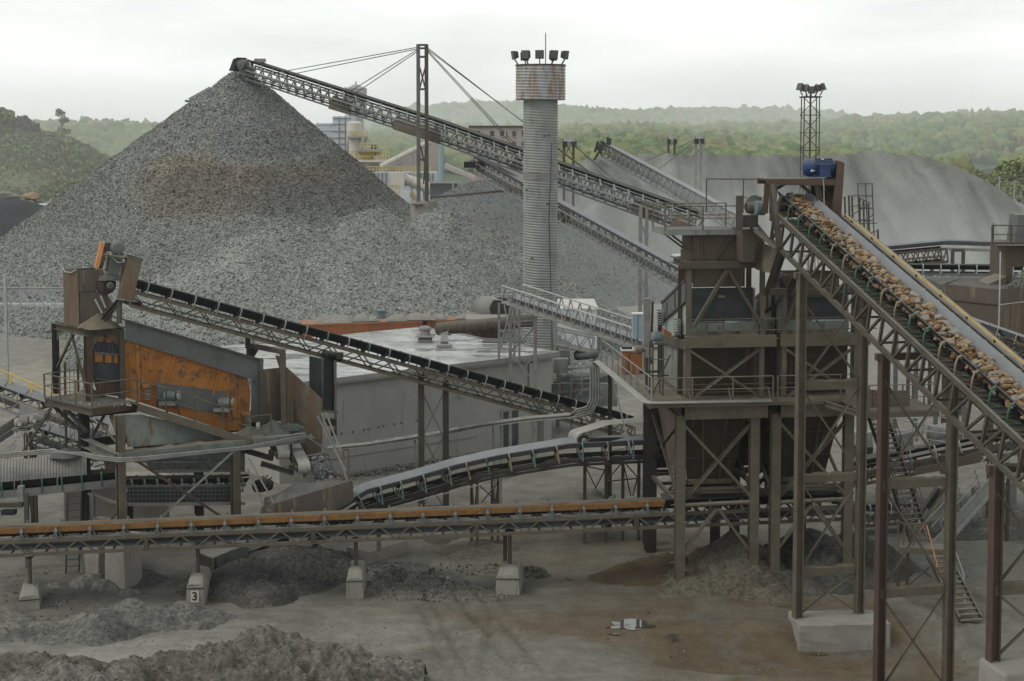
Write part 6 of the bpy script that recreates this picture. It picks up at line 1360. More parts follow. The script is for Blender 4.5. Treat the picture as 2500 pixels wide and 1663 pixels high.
for o in (0, 1.3):
    truss(wk, w0 + V((0, o, 0)), w1 + V((0, o, 0)), (0, 1, 0), 1.15, 9, .1, .09, 'galv', 'v', hmul=1.2)
    for k in range(10): p = lerp(w0, w1, k / 9) + V((0, o, 0)); beam('post', wk, p, p - UPZ * 1.5, .1, .1, 'galv')
plate('deck', wk, [w0 - UPZ * 1.12, w1 - UPZ * 1.12, w1 - UPZ * 1.12 + V((0, 1.3, 0)), w0 - UPZ * 1.12 + V((0, 1.3, 0))], .06, 'galv')
beam('top_rail', wk, w0 + UPZ * .1, w1 + UPZ * .1, .14, .1, 'galv_dk')
for px in (12, 387): p = P(px, 668, 107.6); beam('leg', wk, V((p.x, p.y, -.2)), p, .2, .2, 'galv', 'ibeam')

# ------------------------------------------------------------------ medium belt rising right under the wall, with skirt box
mn_ = V((-.25, .97, 0))
mpts = [P(760, 1300, 67.0), P(900, 1212, 68.3), P(1000, 1186, 69.3), P(1123, 1150, 70.5), P(1220, 1128, 70.3), P(1394, 1100, 70.2), P(1640, 1088, 70.4)]
mbv = thing('curved_conveyor', 'blue-grey belt curving up from the brown skirt box to the near hopper tower', 'conveyor', mpts[2])
belt_strip('belt', mbv, [p + mn_ * .6 + UPZ * .05 for p in mpts], mn_, 1.25, .4, .32, 'beltgrey', .04)
im = [idler_mesh(c, 1.25, .4, .32, .5, 'steel_dk') for c in ('mintpaint', 'bluepaint', 'tanpaint', 'greenpaint')]
for a, b in zip(mpts, mpts[1:]):
    d = (b - a); n = max(1, round(d.length / 1.15)); d.normalize()
    for k in range(n): put('idler', im[R.choice((0, 1, 2, 3, 0, 2))], mbv, lerp(a, b, (k + .5) / n) + mn_ * .6 + UPZ * .02, d, mn_, mn_.cross(d) if mn_.cross(d).z > 0 else -mn_.cross(d))
    for o, m_ in ((0, 'steel_dk'), (1.2, 'steel_dk')):
        beam('stringer', mbv, a + mn_ * o - UPZ * .5, b + mn_ * o - UPZ * .5, .1, .2, m_, 'channel'); beam('chord', mbv, a + mn_ * o - UPZ * .7, b + mn_ * o - UPZ * .7, .08, .12, m_)
        n2_ = max(1, round((b - a).length / 1.6))
        for k in range(n2_): beam('brace', mbv, lerp(a, b, k / n2_) + mn_ * o - UPZ * .68, lerp(a, b, (k + 1) / n2_) + mn_ * o - UPZ * .5, .05, .05, m_)
beam('hand_pipe', mbv, P(1010, 1225, 69), P(1540, 1090, 73.4), .05, .05, 'silver_paint', 'pipe')
n_ = 700; t_ = NP.uniform(.12, .92, n_); pp = []
for t in t_:
    k = min(int(t * 6), 5); q = lerp(mpts[k], mpts[k + 1], t * 6 - k) + mn_ * (.25 + .12 * R.random()) + UPZ * (.22 - .02); pp.append(tuple(q))
link(bpy.data.objects.new('stones', stones_mesh('stones', np.array(pp), NP.uniform(.02, .05, n_), np.array((.26, .26, .245))[None] * NP.uniform(.6, 1.4, (n_, 1)))), mbv, None, 'stuff')
for px, Y in ((1165, 70.6), (1216, 71.2)): p = P(px, 1168 - (px - 1165) * .15, Y); stand(mbv, [p, p + mn_ * 1.2], None, 'steel', .13, .05)
beam('brace', mbv, P(1170, 1185, 70.6), P(1214, 1225, 71), .05, .05, 'steel'); beam('brace', mbv, P(1214, 1180, 71), P(1175, 1228, 70.6), .06, .05, 'steel')
for px in (1428, 1480, 1521, 1560):
    Y = 71.6 + (px - 1428) * .002; p = P(px, 1114 - (px - 1428) * .04, Y); b_ = V((p.x, p.y, -.2)); beam('leg', mbv, b_, p, .15, .15, 'steel', 'ibeam')
for a, b in (((1430, 1140), (1455, 1192)), ((1478, 1145), (1452, 1195)), ((1484, 1170), (1520, 1128)), ((1524, 1128), (1556, 1165)), ((1430, 1138), (1478, 1148)), ((1484, 1175), (1556, 1168)), ((1524, 1140), (1540, 1210)), ((1558, 1160), (1545, 1210))): beam('brace', mbv, P(*a, 73), P(*b, 73), .06, .06, 'steel')
sk = thing('skirt_box', 'long brown steel skirt box at the foot of the curved belt catching dark stones', 'chute', P(770, 1240, 67))
plate('front_plate', sk, [P(674, 1228, 66.6), P(860, 1173, 67.4), P(862, 1222, 67.4), P(790, 1262, 67), P(674, 1275, 66.6)], .06, 'brownplate')
plate('back_plate', sk, [P(645, 1215, 68.2), P(812, 1165, 69), P(862, 1180, 68.8), P(862, 1222, 68.6), P(645, 1270, 68)], .05, 'brownplate')
plate('end_plate', sk, [P(674, 1228, 66.6), P(640, 1238, 67.6), P(640, 1275, 67.6), P(674, 1275, 66.6)], .05, 'brownplate')
MB().prism([P(676, 1232, 66.7), P(858, 1178, 67.5), P(830, 1172, 68.6), P(720, 1180, 68.8), P(650, 1222, 68)], -UPZ * .25).build('fines', 'finesgrey', sk)
small_heap('fines_heap', sk, P(690, 1225, 67.4) - UPZ * .2, .75, .6, 'finesgrey', 40)
MB().prism([P(728, 1185, 68.6), P(762, 1140, 69), P(770, 1200, 68.5), P(742, 1202, 68.4)], V((0, .05, 0))).build('divider', 'steel_dk', sk)
for a, b in (((786, 1008), (850, 1175)), ((796, 1006), (832, 1100)), ((776, 1015), (845, 1150))): beam('strut', sk, P(*a, 71), P(*b, 68.4), .09, .09, 'galv_dk', 'angle')
for px in (838, 851): beam('post', sk, P(px, 1098, 70.2), P(px, 1185, 69.6), .1, .1, 'steel')
beam('post_bar', sk, P(836, 1098, 70.2), P(852, 1097, 70.2), .1, .08, 'steel')
# cable tray on slender posts from the deck down to the plant
ct = thing('cable_tray', 'long thin cable tray on slender posts running in front of the grey building', 'cable tray', P(1100, 1050, 79))
tp_ = [P(1440, 884, 75.4), P(1452, 900, 75.4), P(1452, 975, 75.4), P(1440, 1000, 75.4), P(1408, 1010, 75.8), P(1390, 1012, 76), P(1290, 1020, 77), P(1180, 1035, 78), P(1050, 1060, 79), P(900, 1083, 80), P(800, 1093, 80.6)]
for o in (-.2, -.07, .07, .2):
    off = [V((o, 0, 0))] * 3 + [V((o * .7, 0, -o * .7)), V((0, 0, -o))] + [V((0, o, 0))] * 6
    MB().tube([p + q for p, q in zip(tp_, off)], .055, 7).build('conduit', 'galv_dk', ct, smooth=True)
b = MB(); b.sweep([[p + V((0, -.25, -.08)), p + V((0, .25, -.08)), p + V((0, .25, -.15)), p + V((0, -.25, -.15))] for p in tp_[4:]]).build('tray', 'galv_dk', ct)
for px, py in ((1015, 1066), (1205, 1031)):
    for o in (-14, 6):
        q = P(px + 12 + o, py, 79.2 - (px - 1015) * .006); g_ = G(px + o + 18, 1147 - (px - 1015) * .23); beam('post', ct, V((q.x + (.15 if o < 0 else .0), q.y, -.1)), q - UPZ * .15, .09, .09, 'galv_dk')
pts_ = np.array([tuple(lerp(tp_[k], tp_[k + 1], t) + V((0, R.uniform(-.2, .2), .06))) for k, t in ((R.choice((6, 7, 8, 8)), R.random()) for _ in range(160))])
link(bpy.data.objects.new('stones', stones_mesh('stones', pts_, NP.uniform(.03, .07, 160), np.array((.28, .28, .26))[None] * NP.uniform(.7, 1.3, (160, 1)))), ct, None, 'stuff')
# short belt leaving the near hopper tower
sb = thing('short_conveyor', 'short pale belt with a slatted tail pulley poking out left of the near hopper tower', 'conveyor', P(1490, 1075, 72.5))
s0, s1, s2 = P(1426, 1060, 71.2), P(1490, 1038, 71.5), P(1625, 1028, 71.2); sn = V((-.35, .94, 0))
b = MB(); r_ = .36; secs = []
prof = [s2 + UPZ * .05, s1 + UPZ * .04] + [P(1425, 1075, 71.2) + V((-math.sin(a) * r_, 0, math.cos(a) * r_)) for a in np.linspace(.2, math.pi * .95, 9)] + [P(1480, 1088, 71.4), P(1620, 1082, 71.9)]
mids = MB(); sec0 = [p - UPZ * 0 for p in prof]; inn = [p + (P(1480, 1066, 71.4) - p) * .06 for p in prof][::-1]
mids.sweep([sec0 + inn, [p + sn * 1.0 for p in sec0 + inn]]).build('belt', 'beltpale', sb)
drum('tail_pulley', sb, P(1425, 1075, 71.2) - sn * .02, P(1425, 1075, 71.2) + sn * 1.0, .3, 'steel_dk')
for k in range(10): a = k * .628; c_ = P(1425, 1075, 71.15); beam('pulley_bar', sb, c_ + V((.27 * math.cos(a), 0, .27 * math.sin(a))), c_ + V((.27 * math.cos(a), 0, .27 * math.sin(a))) + sn * .1 - sn * .14, .06, .06, 'galv_dk')
MB().lathe(P(1430, 1078, 71.0), [(.05, 0), (.13, .02), (.13, .2), (.05, .22)], 12, sn).build('bearing', 'galv_dk', sb)
beam('side_frame', sb, P(1440, 1078, 71.0), P(1610, 1074, 71.9), .12, .34, 'steel_dk', 'channel'); beam('take_up', sb, P(1436, 1076, 71.0), P(1500, 1074, 71.3), .1, .1, 'steel')
beam('brace', sb, P(1550, 1068, 71.5), P(1528, 1052, 71.5), .12, .1, 'steel_tan'); beam('idler_post', sb, P(1549, 1042, 71.5), P(1550, 1066, 71.5), .1, .08, 'tanpaint')
bt = thing('dust_bund', 'low concrete trough heaped with dust beneath the short pale belt', 'trough', P(1450, 1215, 72))
plate('front_wall', bt, [P(1402, 1200, 72.4), P(1500, 1222, 71.6), P(1500, 1245, 71.4), P(1402, 1240, 72.2)], .15, 'concrete')
small_heap('fines_heap', bt, P(1455, 1212, 73) - UPZ * .6, 1.5, .95, 'finesgrey', 50)
# framed inspection stair and sheet clutter left of the deck
# ------------------------------------------------------------------ grey workshop with a wet flat roof
BF, BD = V((.79, .61, 0)).normalized(), V((-.61, .79, 0)).normalized()
BC = V((-13, 83.6, 0)); BL, BW, BH = 19.6, 15.0, 5.55
def Bp(a, b, z): return BC + BF * a + BD * b + UPZ * z
bl = thing('workshop', 'long low grey rendered workshop with a wet flat roof in the middle of the yard', 'building', Bp(10, 7, 0))
b = MB().obox(Bp(0, 0, -.3), BF * BL, BD * BW, UPZ * (BH + .3)); wl = b.build('wall', 'wall', bl)
MB().obox(Bp(-.35, -.35, BH), BF * (BL + .7), BD * (BW + .7), UPZ * .14).build('roof', 'roofwet', bl)
for a, c_ in ((Bp(-.38, -.4, BH - .05), BF * (BL + .76)), ): MB().obox(a, c_, BD * .05, UPZ * .26).build('eave_trim', 'trim', bl); MB().obox(a + BD * .05 - UPZ * .12, c_, BD * .2, UPZ * .11).build('eave_soffit', 'trim', bl)
MB().obox(Bp(BL + .35, -.4, BH - .05), BD * (BW + .76), BF * .05, UPZ * .26).build('eave_trim', 'trim', bl)
dr = MB().obox(Bp(15.7, -.05, 0), BF * 1.15, BD * .04, UPZ * 2.3).build('door', 'darkglass', bl)
for a, w_ in ((15.55, .13), (16.87, .13)): MB().obox(Bp(a, -.08, 0), BF * w_, BD * .07, UPZ * 2.35).build('door_frame', 'trim', bl)
MB().obox(Bp(15.55, -.08, 2.36), BF * 1.45, BD * .07, UPZ * .14).build('door_frame', 'trim', bl)
for k, a in enumerate((4.0, 4.75, 5.5, 5.8, 6.5, 6.85, 7.6, 8.1, 9.2)): MB().obox(Bp(a, -.035, 2.35 + .02 * k), BF * .12, BD * .03, UPZ * .12).build('wall_bolt', 'slate', bl)
for k in range(5): p = Bp(18.2 + k * .16, -.12, 0); beam('downpipe', bl, V((p.x, p.y, -.1)), V((p.x, p.y, 3.2)), .08, .08, 'galv_dk', 'pipe')
for a in (12.3, 17.7): MB().obox(Bp(a, -.12, 3.6), BF * .3, BD * .1, UPZ * 1.6).build('wall_bracket', 'wall', bl)
MB().obox(Bp(-.0, -.06, 1.05), BF * BL * .7, BD * .05, UPZ * .06).build('wall_ledge', 'wall', bl)
# low heap of soft rubble along the foot of the wall
pts_ = np.array([tuple(Bp(NP.uniform(2, 19), -abs(NP.normal(0, .5)) - .1, .05)) for _ in range(500)])
so = link(bpy.data.objects.new('wall_rubble', stones_mesh('wall_rubble', pts_, NP.uniform(.04, .16, 500), np.array((.14, .14, .125))[None] * NP.uniform(.6, 1.3, (500, 1)))), None, None, 'stuff'); tag(so, 'loose grey rubble lying along the foot of the workshop wall', 'rubble')
ve = thing('roof_vent', 'mushroom vent on a square base on the wet workshop roof', 'roof vent', G(1040, 835, 5.7)); q = G(1038, 835, 5.7)
MB().box(q + UPZ * .12, .9, .9, .24).build('base', 'galv_dk', ve); MB().box(q + UPZ * .42, 1.25, 1.25, .08).build('curb', 'trim', ve); MB().lathe(q + UPZ * .46, [(.35, 0), (.32, .35), (.42, .38), (.42, .5), (.2, .62)], 14).build('cap', 'galv_dk', ve)
pi = thing('roof_pipe', 'thick brown-grey pipe lying across the back of the workshop roof', 'pipe', G(1090, 840, 5.7))
pp0, pp1 = P(1068, 803, 100.5), P(1300, 782, 104); MB().tube([pp0, pp1], .43, 16).build('tube', 'brownplate', pi, smooth=True); beam('support', pi, G(1085, 840, 5.7), P(1085, 812, 100.6), .5, .4, 'galv_dk'); MB().box(P(1085, 816, 100.3), .9, .5, .1).build('saddle', 'steel', pi)
for k in range(3): beam('slot', pi, P(1085, 820 + k * 6, 100.0) - V((.12, 0, 0)), P(1085, 820 + k * 6, 100.0) + V((.12, 0, 0)), .06, .06, 'steel_dk')
q = G(1205, 838, 5.7); so = MB(); so.prism([q + V((-.8, 0, .02)), q + V((2.2, .3, .02)), q + V((2.2, .9, .05)), q + V((-.6, .8, .2))], UPZ * .05); tag(so.build('loose_sheet', 'charcoal'), 'curled dark sheet lying on the workshop roof', 'sheet')
q = G(1085, 848, 5.7); tag(MB().box(q + UPZ * .1, 1.0, .4, .16).build('roof_block', 'trim'), 'small pale block lying on the wet roof below the pipe', 'block')
# ------------------------------------------------------------------ corrugated light tower
TX = (1319.5 - 1250) / FPX * 112
lt = thing('light_tower', 'tall corrugated steel tower with a wide rusty cap ringed by floodlights', 'light tower', (TX, 112, 0))
def corrugated(name, r, z0, z1, pitch, starts, amp, mat, n=44, per=5):
    nz_ = int((z1 - z0) / pitch * per); th = np.linspace(0, 2 * np.pi, n, endpoint=False); z = np.linspace(z0, z1, nz_)
    T_, Z_ = np.meshgrid(th, z); rr_ = r + amp * np.cos(2 * np.pi * (Z_ / pitch) - T_ * starts)
    co = np.stack([TX + rr_ * np.cos(T_), 112 + rr_ * np.sin(T_), Z_], -1).reshape(-1, 3); i = np.arange(nz_ * n).reshape(nz_, n); j = np.roll(i, -1, 1)
    q = np.stack([i[:-1], j[:-1], j[1:], i[1:]], -1).reshape(-1, 4)
    return link(bpy.data.objects.new(name, raw_mesh(name, co, q, mat, None, True)), lt)
zc0 = P(1319, 244, 112).z; zc1 = P(1319, 158, 112).z; zm = P(1319, 430, 112).z
corrugated('shaft', 1.27, -.2, zm - .25, .2, -2, .035, 'corrshaft'); corrugated('band', 1.29, zm - .25, zm + .25, .1, 0, .02, 'galv_dk'); corrugated('upper_shaft', 1.27, zm + .25, zc0 + .1, .2, -2, .035, 'corrshaft'); corrugated('cap', 1.82, zc0, zc1, .22, -1, .04, 'corr')
MB().lathe((TX, 112, zc0 - .02), [(1.80, 0), (1.80, .02)], 40).build('cap_floor', 'steel_dk', lt); MB().lathe((TX, 112, zc1 - .12), [(1.78, 0), (1.86, 0), (1.86, .12), (1.78, .12)], 40).build('rim', 'red_steel', lt)
beam('cable_duct', lt, V((TX + .9, 111.05, 3)), V((TX + .62, 110.86, zm - 3)), .05, .05, 'lampbody'); beam('cable_duct', lt, V((TX + .62, 110.86, zm - 3)), V((TX + .8, 111.0, zm + 2.5)), .05, .05, 'lampbody')
for k_, (a_, z_) in enumerate(((.4, zm - 2), (-.5, zm - 6), (.2, zm + 3), (.45, zm + 3.05), (-.9, zm - 1))): MB().box((TX + math.sin(a_) * 1.3, 112 - math.cos(a_) * 1.3, z_), .16, .1, .12).build('bolt_head', 'lampbody', lt)
beam('antenna', lt, V((TX + .35, 111.2, zc1 - .2)), V((TX + .35, 111.2, P(1331, 83, 112).z)), .07, .07, 'lampbody', 'pipe')
def floodlight(par, c_, az, tilt, s=1.0, name='floodlight'):
    f_ = V((math.sin(az) * math.cos(tilt), -math.cos(az) * math.cos(tilt), -math.sin(tilt))); r_ = V((math.cos(az), math.sin(az), 0)); u_ = r_.cross(f_)
    if u_.z < 0: u_ = -u_
    h_ = MB(); a0, a1 = .36 * s, .27 * s; q = V(c_)
    fr_ = [q + f_ * .12 * s + r_ * x * a0 + u_ * z * .36 * s for x, z in ((-1, -1), (1, -1), (1, 1), (-1, 1))]; bk_ = [q - f_ * .28 * s + r_ * x * a1 + u_ * z * .25 * s for x, z in ((-1, -1), (1, -1), (1, 1), (-1, 1))]
    h_.sweep([fr_, bk_]); o = h_.build(name, 'lampbody', par)
    MB().prism([q + f_ * .125 * s + r_ * x * a0 * .82 + u_ * z * .29 * s for x, z in ((-1, -1), (1, -1), (1, 1), (-1, 1))], f_ * .02).build('lens', 'slate', o)
    beam('stalk', o, q - UPZ * .85 * s - V((f_.x, f_.y, 0)) * .35, q - UPZ * .3 * s, .09 * s, .09 * s, 'lampbody'); return o
for az in (-76, -33, -3, 27, 63, 150, 215): a = math.radians(az); floodlight(lt, V((TX + math.sin(a) * 2.0, 112 - math.cos(a) * 1.7, zc1 + .68)), a * .9, math.radians(10), .88)
# ------------------------------------------------------------------ railed truss walkway past the tower
br = thing('bridge_walkway', 'sloping railed truss walkway coming down past the tower to the hopper towers', 'walkway', P(1400, 780, 86))
f0, f1 = P(1225, 737, 91), P(1575, 858, 79.5); bx_ = (f1 - f0); bn = V((-bx_.y, bx_.x, 0)).normalized()
for o, m_ in ((0, 'galv_dk'), (1.5, 'galv_dk')):
    t0, t1 = f0 + bn * o + UPZ * .98, f1 + bn * o + UPZ * 1.02
    beam('top_rail', br, t0, t1, .09, .09, 'galv', 'pipe'); beam('chord', br, f0 + bn * o, f1 + bn * o, .1, .16, m_, 'channel')
    for k in range(15):
        p, q, r_ = (lerp(f0, f1, (k + d_) / 15) + bn * o for d_ in (0, .45, .95)); beam('brace', br, p, q + UPZ * .98, .06, .06, m_); beam('brace', br, q + UPZ * .98, r_, .05, .05, m_)
beam('mid_rail', br, f0 + bn * 1.5 + UPZ * .55, f1 + bn * 1.5 + UPZ * .55, .05, .05, 'galv', 'pipe')
plate('deck', br, [f0, f1, f1 + bn * 1.5, f0 + bn * 1.5], .05, 'galv_dk'); belt_strip('belt', br, [f0 + bn * .75 + UPZ * .2, f1 + bn * .75 + UPZ * .2], bn, .8, .2, .15, 'beltgrey')
MB().tube([f0 + UPZ * .1 + bn * 0, f0 + V((-.45, .1, .15)), f0 + V((-.55, .7, .25)), f0 + V((-.2, 1.3, .3)), f0 + bn * 1.5 + UPZ * .3], .05, 6).build('end_hoop', 'galv', br, smooth=True)
for px, Y, y0 in ((1246, 89.8, 1105), (1307, 88.6, 1090)): p = P(px, 752 + (px - 1246) * .34, Y); beam('leg', br, V((p.x, p.y, -.1)), p, .2, .2, 'galv_dk', 'ibeam')
for px in (1218, 1256, 1268): p = P(px, 740, 92.4); beam('leg', br, V((p.x, p.y, 5.7)), p, .14, .14, 'galv_dk')
for a, b in (((1248, 770), (1305, 850)), ((1305, 800), (1248, 860)), ((1248, 862), (1305, 935)), ((1305, 865), (1250, 935)), ((1222, 850), (1248, 750)), ((1232, 745), (1246, 810)), ((1248, 786), (1305, 782))): beam('brace', br, P(*a, 89.4), P(*b, 89), .09, .08, 'galv_dk', 'angle')
for k in range(9): beam('rung', br, P(1270, 775 + k * 9, 91.8), P(1300, 774 + k * 9, 91.6), .04, .04, 'galv_dk')
cbn = thing('electric_cabinet', 'pale blue electric cabinet standing at the foot of the sloping walkway', 'cabinet', P(1555, 822, 78.5)); q = P(1556, 800, 78.8)
MB().box(q + UPZ * .1, .52, .5, 1.25).build('body', 'cabinet', cbn); MB().box(q + UPZ * .75, .58, .56, .06).build('lid', 'white', cbn); MB().box(q + V((.0, -.26, .1)), .02, .02, 1.15).build('door_seam', 'slate', cbn); beam('leg', cbn, q - UPZ * 2.2, q - UPZ * .5, .1, .1, 'galv_dk')
MB().box(q + V((.12, -.265, .15)), .05, .03, .12).build('handle', 'galv', cbn)
lt2 = thing('link_truss', 'short galvanised truss footbridge beyond the workshop corner', 'walkway', P(1405, 840, 99)); q0, q1 = P(1362, 806, 99), P(1452, 826, 98)
truss(lt2, q0, q1, (0, 1, 0), 1.05, 3, .09, .07, 'galv_dk', 'w'); truss(lt2, q0 + V((0, 1.3, 0)), q1 + V((0, 1.3, 0)), (0, 1, 0), 1.05, 3, .09, .07, 'galv_dk', 'w'); plate('deck', lt2, [q0 - UPZ * 1.1, q1 - UPZ * 1.1, q1 + V((0, 1.3, -1.1)), q0 + V((0, 1.3, -1.1))], .06, 'galv_dk')
for p in (q0, q1): beam('leg', lt2, V((p.x, p.y + .6, -.1)), p + V((0, .6, -1.1)), .2, .2, 'galv_dk')
wb = thing('storage_container', 'white-roofed container seen between the tower and the link footbridge', 'container', G(1410, 860)); q = G(1412, 900); MB().box((q.x, q.y + 8, 2.2), 3.6, 7, 4.4).build('body', 'silo', wb); MB().box((q.x, q.y + 8, 4.45), 3.8, 7.2, .12).build('roof', 'white', wb)
# pipework and bins in the gap right of the workshop
gp_ = thing('dust_collector', 'grey-green bins, ducts and rails crowded in the gap right of the workshop', 'machinery', G(1420, 1000))
MB().tube([P(1408, 868, 99), P(1425, 867, 98.6), P(1456, 863, 98)], .32, 14).build('duct', 'slate', gp_, smooth=True)
MB().box(P(1378, 872, 98.5), .7, .8, 1.0).build('box', 'slate', gp_); MB().box(P(1370, 892, 97.6), .9, .8, .9).build('box', 'greenish', gp_); MB().box(P(1425, 935, 99.5), 3.4, 1.2, 1.2).build('bin', 'slate', gp_); MB().box(P(1420, 960, 99), 4.6, 1.5, 1.5).build('bin', 'greenish', gp_)
for y in (898, 918, 925, 952, 978, 1000): beam('rail', gp_, P(1352, y + 8, 98), P(1470, y - 6, 97), .14, .12, 'galv_dk')
for px in (1366, 1395, 1420, 1444): p = P(px, 945, 97.4); beam('post', gp_, V((p.x, p.y, -.1)), p + UPZ * .8, .12, .12, 'greenish')
for a, b in (((1396, 985), (1420, 955)), ((1366, 905), (1396, 918)), ((1350, 928), (1398, 912)), ((1420, 1010), (1446, 960))): beam('brace', gp_, P(*a, 97), P(*b, 97), .08, .08, 'galv_dk')
# rusty containers and clutter behind the workshop
def container(label, px0, px1, py, Y, mat, depth=2.6, h=2.7, tarp=None):
    T = thing('storage_container', label, 'container', P((px0 + px1) / 2, py, Y), 'containers behind the workshop'); a, b_ = P(px0, py, Y), P(px1, py - 4, Y + 2); d = (b_ - a); dn = V((-d.y, d.x, 0)).normalized() * depth
    a.z = b_.z = max(a.z, .3); bb = MB().obox(a - UPZ * h, d, dn, UPZ * h); bb.build('body', mat, T)
    n = int(d.length / .3)
    for k in range(0, n, 1): p = lerp(a, b_, (k + .5) / n) - dn.normalized() * .03; beam('rib', T, p - UPZ * h, p - UPZ * .12, .12, .05, mat, up=dn.normalized())
    beam('top_edge', T, a - dn.normalized() * .05 - UPZ * .06, b_ - dn.normalized() * .05 - UPZ * .06, .08, .12, mat)
    if tarp:
        rr_ = random.Random(len(label))
        for k in range(tarp):
            t = rr_.uniform(.08, .85); p = lerp(a, b_, t) + dn * rr_.uniform(.05, .4); L_ = rr_.uniform(1.2, 3.2); z = rr_.uniform(.06, .3)
            MB().prism([p, p + V((L_, .2, 0)), p + V((L_ * .8, .5, z)), p + V((L_ * .3, .6, z * 1.1))], V((0, 1.2, .1))).build('tarpaulin', 'tarp', T)
    return T
container('rust-orange open container topped with dusty tarpaulins left of the roof pipe', 738, 1032, 792, 118, 'orangefar', tarp=9)
container('bright orange ribbed container beside the thick roof pipe', 1043, 1180, 784, 121, 'orangefar', tarp=4)
container('dark red container showing behind the roof pipe under the walkway', 1152, 1218, 800, 113, 'red_steel', h=3)
cv = thing('culvert_pipe', 'pale corrugated culvert pipe lying behind the workshop near the tower', 'pipe', P(1200, 760, 122)); MB().tube([P(1178, 752, 126), P(1222, 754, 121)], 1.0, 20).build('tube', 'galv_dk', cv, smooth=True); MB().cyl(P(1222, 754, 121), P(1224, 754, 120.8), .92, n=20).build('bore_shade', 'steel_dk', cv)  # dark disc on the closed end stands for the shade inside the pipe
tag(MB().box(P(1190, 778, 119), 3.4, 3, .3).build('shed_roof', 'trim'), 'pale flat shed roof below the culvert pipe', 'shed roof')
tag(MB().lathe(P(930, 778, 119), [(.35, 0), (.35, .5), (.4, .55), (.4, .7)], 12).build('drum_can', 'tealmotor'), 'small teal drum standing on the orange container tarpaulins', 'drum')
# ------------------------------------------------------------------ long cable-stayed stacking conveyor
st = thing('stacking_conveyor', 'long cable-stayed conveyor dropping stone on the peak of the tallest gravel cone', 'conveyor', P(1100, 330, 152))
sA, sB, sC = P(600, 160, 169.5), P(1045, 303, 153), P(1700, 536, 134); stn = V((.55, .83, 0))
line_conveyor(st, [sA, sB, sC], stn, 1.5, 1.45, 1.2, .35, .3, 'rubber', 'slate', 46, None, 2, 'v', .12, .1, .4, ret='beltgrey')
for a, b, n in ((sA, sB, 15), (sB, sC, 20)):
    for k in range(n): p = lerp(a, b, (k + .5) / n) - stn * .1; beam('idler_hook', st, p, p + UPZ * .62 + V((-.1, 0, 0)), .14, .14, 'galv'); beam('return_idler', st, p - UPZ * .85, p - UPZ * .85 + stn * 1.5, .12, .12, 'steel_dk')
    beam('side_pipe', st, a - stn * .12 - UPZ * .5, b - stn * .12 - UPZ * .5, .14, .14, 'galv_dk'); beam('side_pipe', st, a - stn * .12 - UPZ * .95, b - stn * .12 - UPZ * .95, .1, .1, 'slate'); beam('hand_wire', st, a + UPZ * .75, b + UPZ * .75, .04, .04, 'slate')
drum('head_pulley', st, sA + V((-.6, -.2, .1)), sA + V((-.6, -.2, .1)) + stn * 1.6, .55, 'slate'); MB().prism([sA + V((-1.2, 0, .5)), sA + V((.5, 0, .6)), sA + V((.9, 0, -.9)), sA + V((-.4, 0, -1.3))], stn * .1).build('head_plate', 'slate', st)
MB().prism([sA + V((-1.4, 0, .7)), sA + V((-.9, 0, .9)), sA + V((-1.3, 0, -.5)), sA + V((-1.9, 0, -.6))], stn * 1.5).build('stone_fall', 'finesdark', st); MB().box(sA + V((1.6, 0, .55)), 1.2, .6, .4).build('motor_box', 'galv_dk', st)
for px0, px1, m_ in ((815, 860, 'girt'), (972, 1078, 'girt'), (1552, 1612, 'girt'), (1648, 1690, 'girt'), (1258, 1274, 'girt')):
    def yl(px): return (160 + (px - 600) * (143 / 445)) if px < 1045 else (303 + (px - 1045) * (233 / 655))
    def Yl(px): return lerp(169.5, 153, (px - 600) / 445) if px < 1045 else lerp(153, 134, (px - 1045) / 655)
    a, b_, c_, d_ = P(px0, yl(px0) + 4, Yl(px0)) - stn * .15, P(px1, yl(px1) + 4, Yl(px1)) - stn * .15, P(px1 - 2, yl(px1) + 38, Yl(px1)) - stn * .15, P(px0 - 12, yl(px0) + 36, Yl(px0)) - stn * .15
    plate('splice_plate', st, [a, b_, c_, d_], .06, m_)
ma = thing('cable_mast', 'twin-legged mast on a round concrete base holding up the long conveyor by cables', 'mast', P(1035, 540, 151)); MY = 151.5
mt_ = P(1031, 108, MY).z
for px, m_ in ((1021, 'slate'), (1041, 'steel')): p = P(px + 1, 505, MY); beam('leg', ma, p, V((P(px, 108, MY).x, p.y, mt_)), .36, .36, m_, 'ibeam')
for y in (110, 118, 139, 218, 390): beam('strut', ma, P(1023, y, MY), P(1040, y, MY), .16, .2, 'steel')
for a, b in (((1025, 165), (1038, 215)), ((1038, 165), (1025, 215)), ((1026, 355), (1042, 420)), ((1040, 355), (1034, 450)), ((1024, 420), (1020, 500)), ((1041, 440), (1046, 475))): beam('brace', ma, P(*a, MY), P(*b, MY), .14, .14, 'steel')
p = P(1034, 540, MY); MB().lathe((p.x, p.y + 1.0, -1), [(1.55, 0), (1.55, p.z + .6), (1.5, p.z + .65), (1.38, p.z + .7), (1.38, p.z + 2.9), (1.2, p.z + 3.0)], 26).build('base', 'concrete', ma); MB().box(P(1019, 500, MY - .4), 1.1, .5, .14).build('foot_plate', 'steel', ma)
for k, (px, py, qx, qy) in enumerate(((1018, 116, 668, 173), (1018, 120, 690, 180), (1018, 122, 838, 237), (1018, 127, 852, 241), (1045, 118, 1478, 456), (1045, 122, 1490, 462), (1045, 124, 1290, 392), (1045, 128, 1278, 388))):
    Yq = Yl(qx); MB().tube([P(px, py, MY), P(qx, yl(qx) - 3, Yq)], .045, 5).build('stay_cable', 'steel_dk', ma)
beam('tie_beam', ma, P(1050, 483, MY), P(1280, 462, 150), .26, .22, 'steel')
p0 = P(1568, 535, 137)
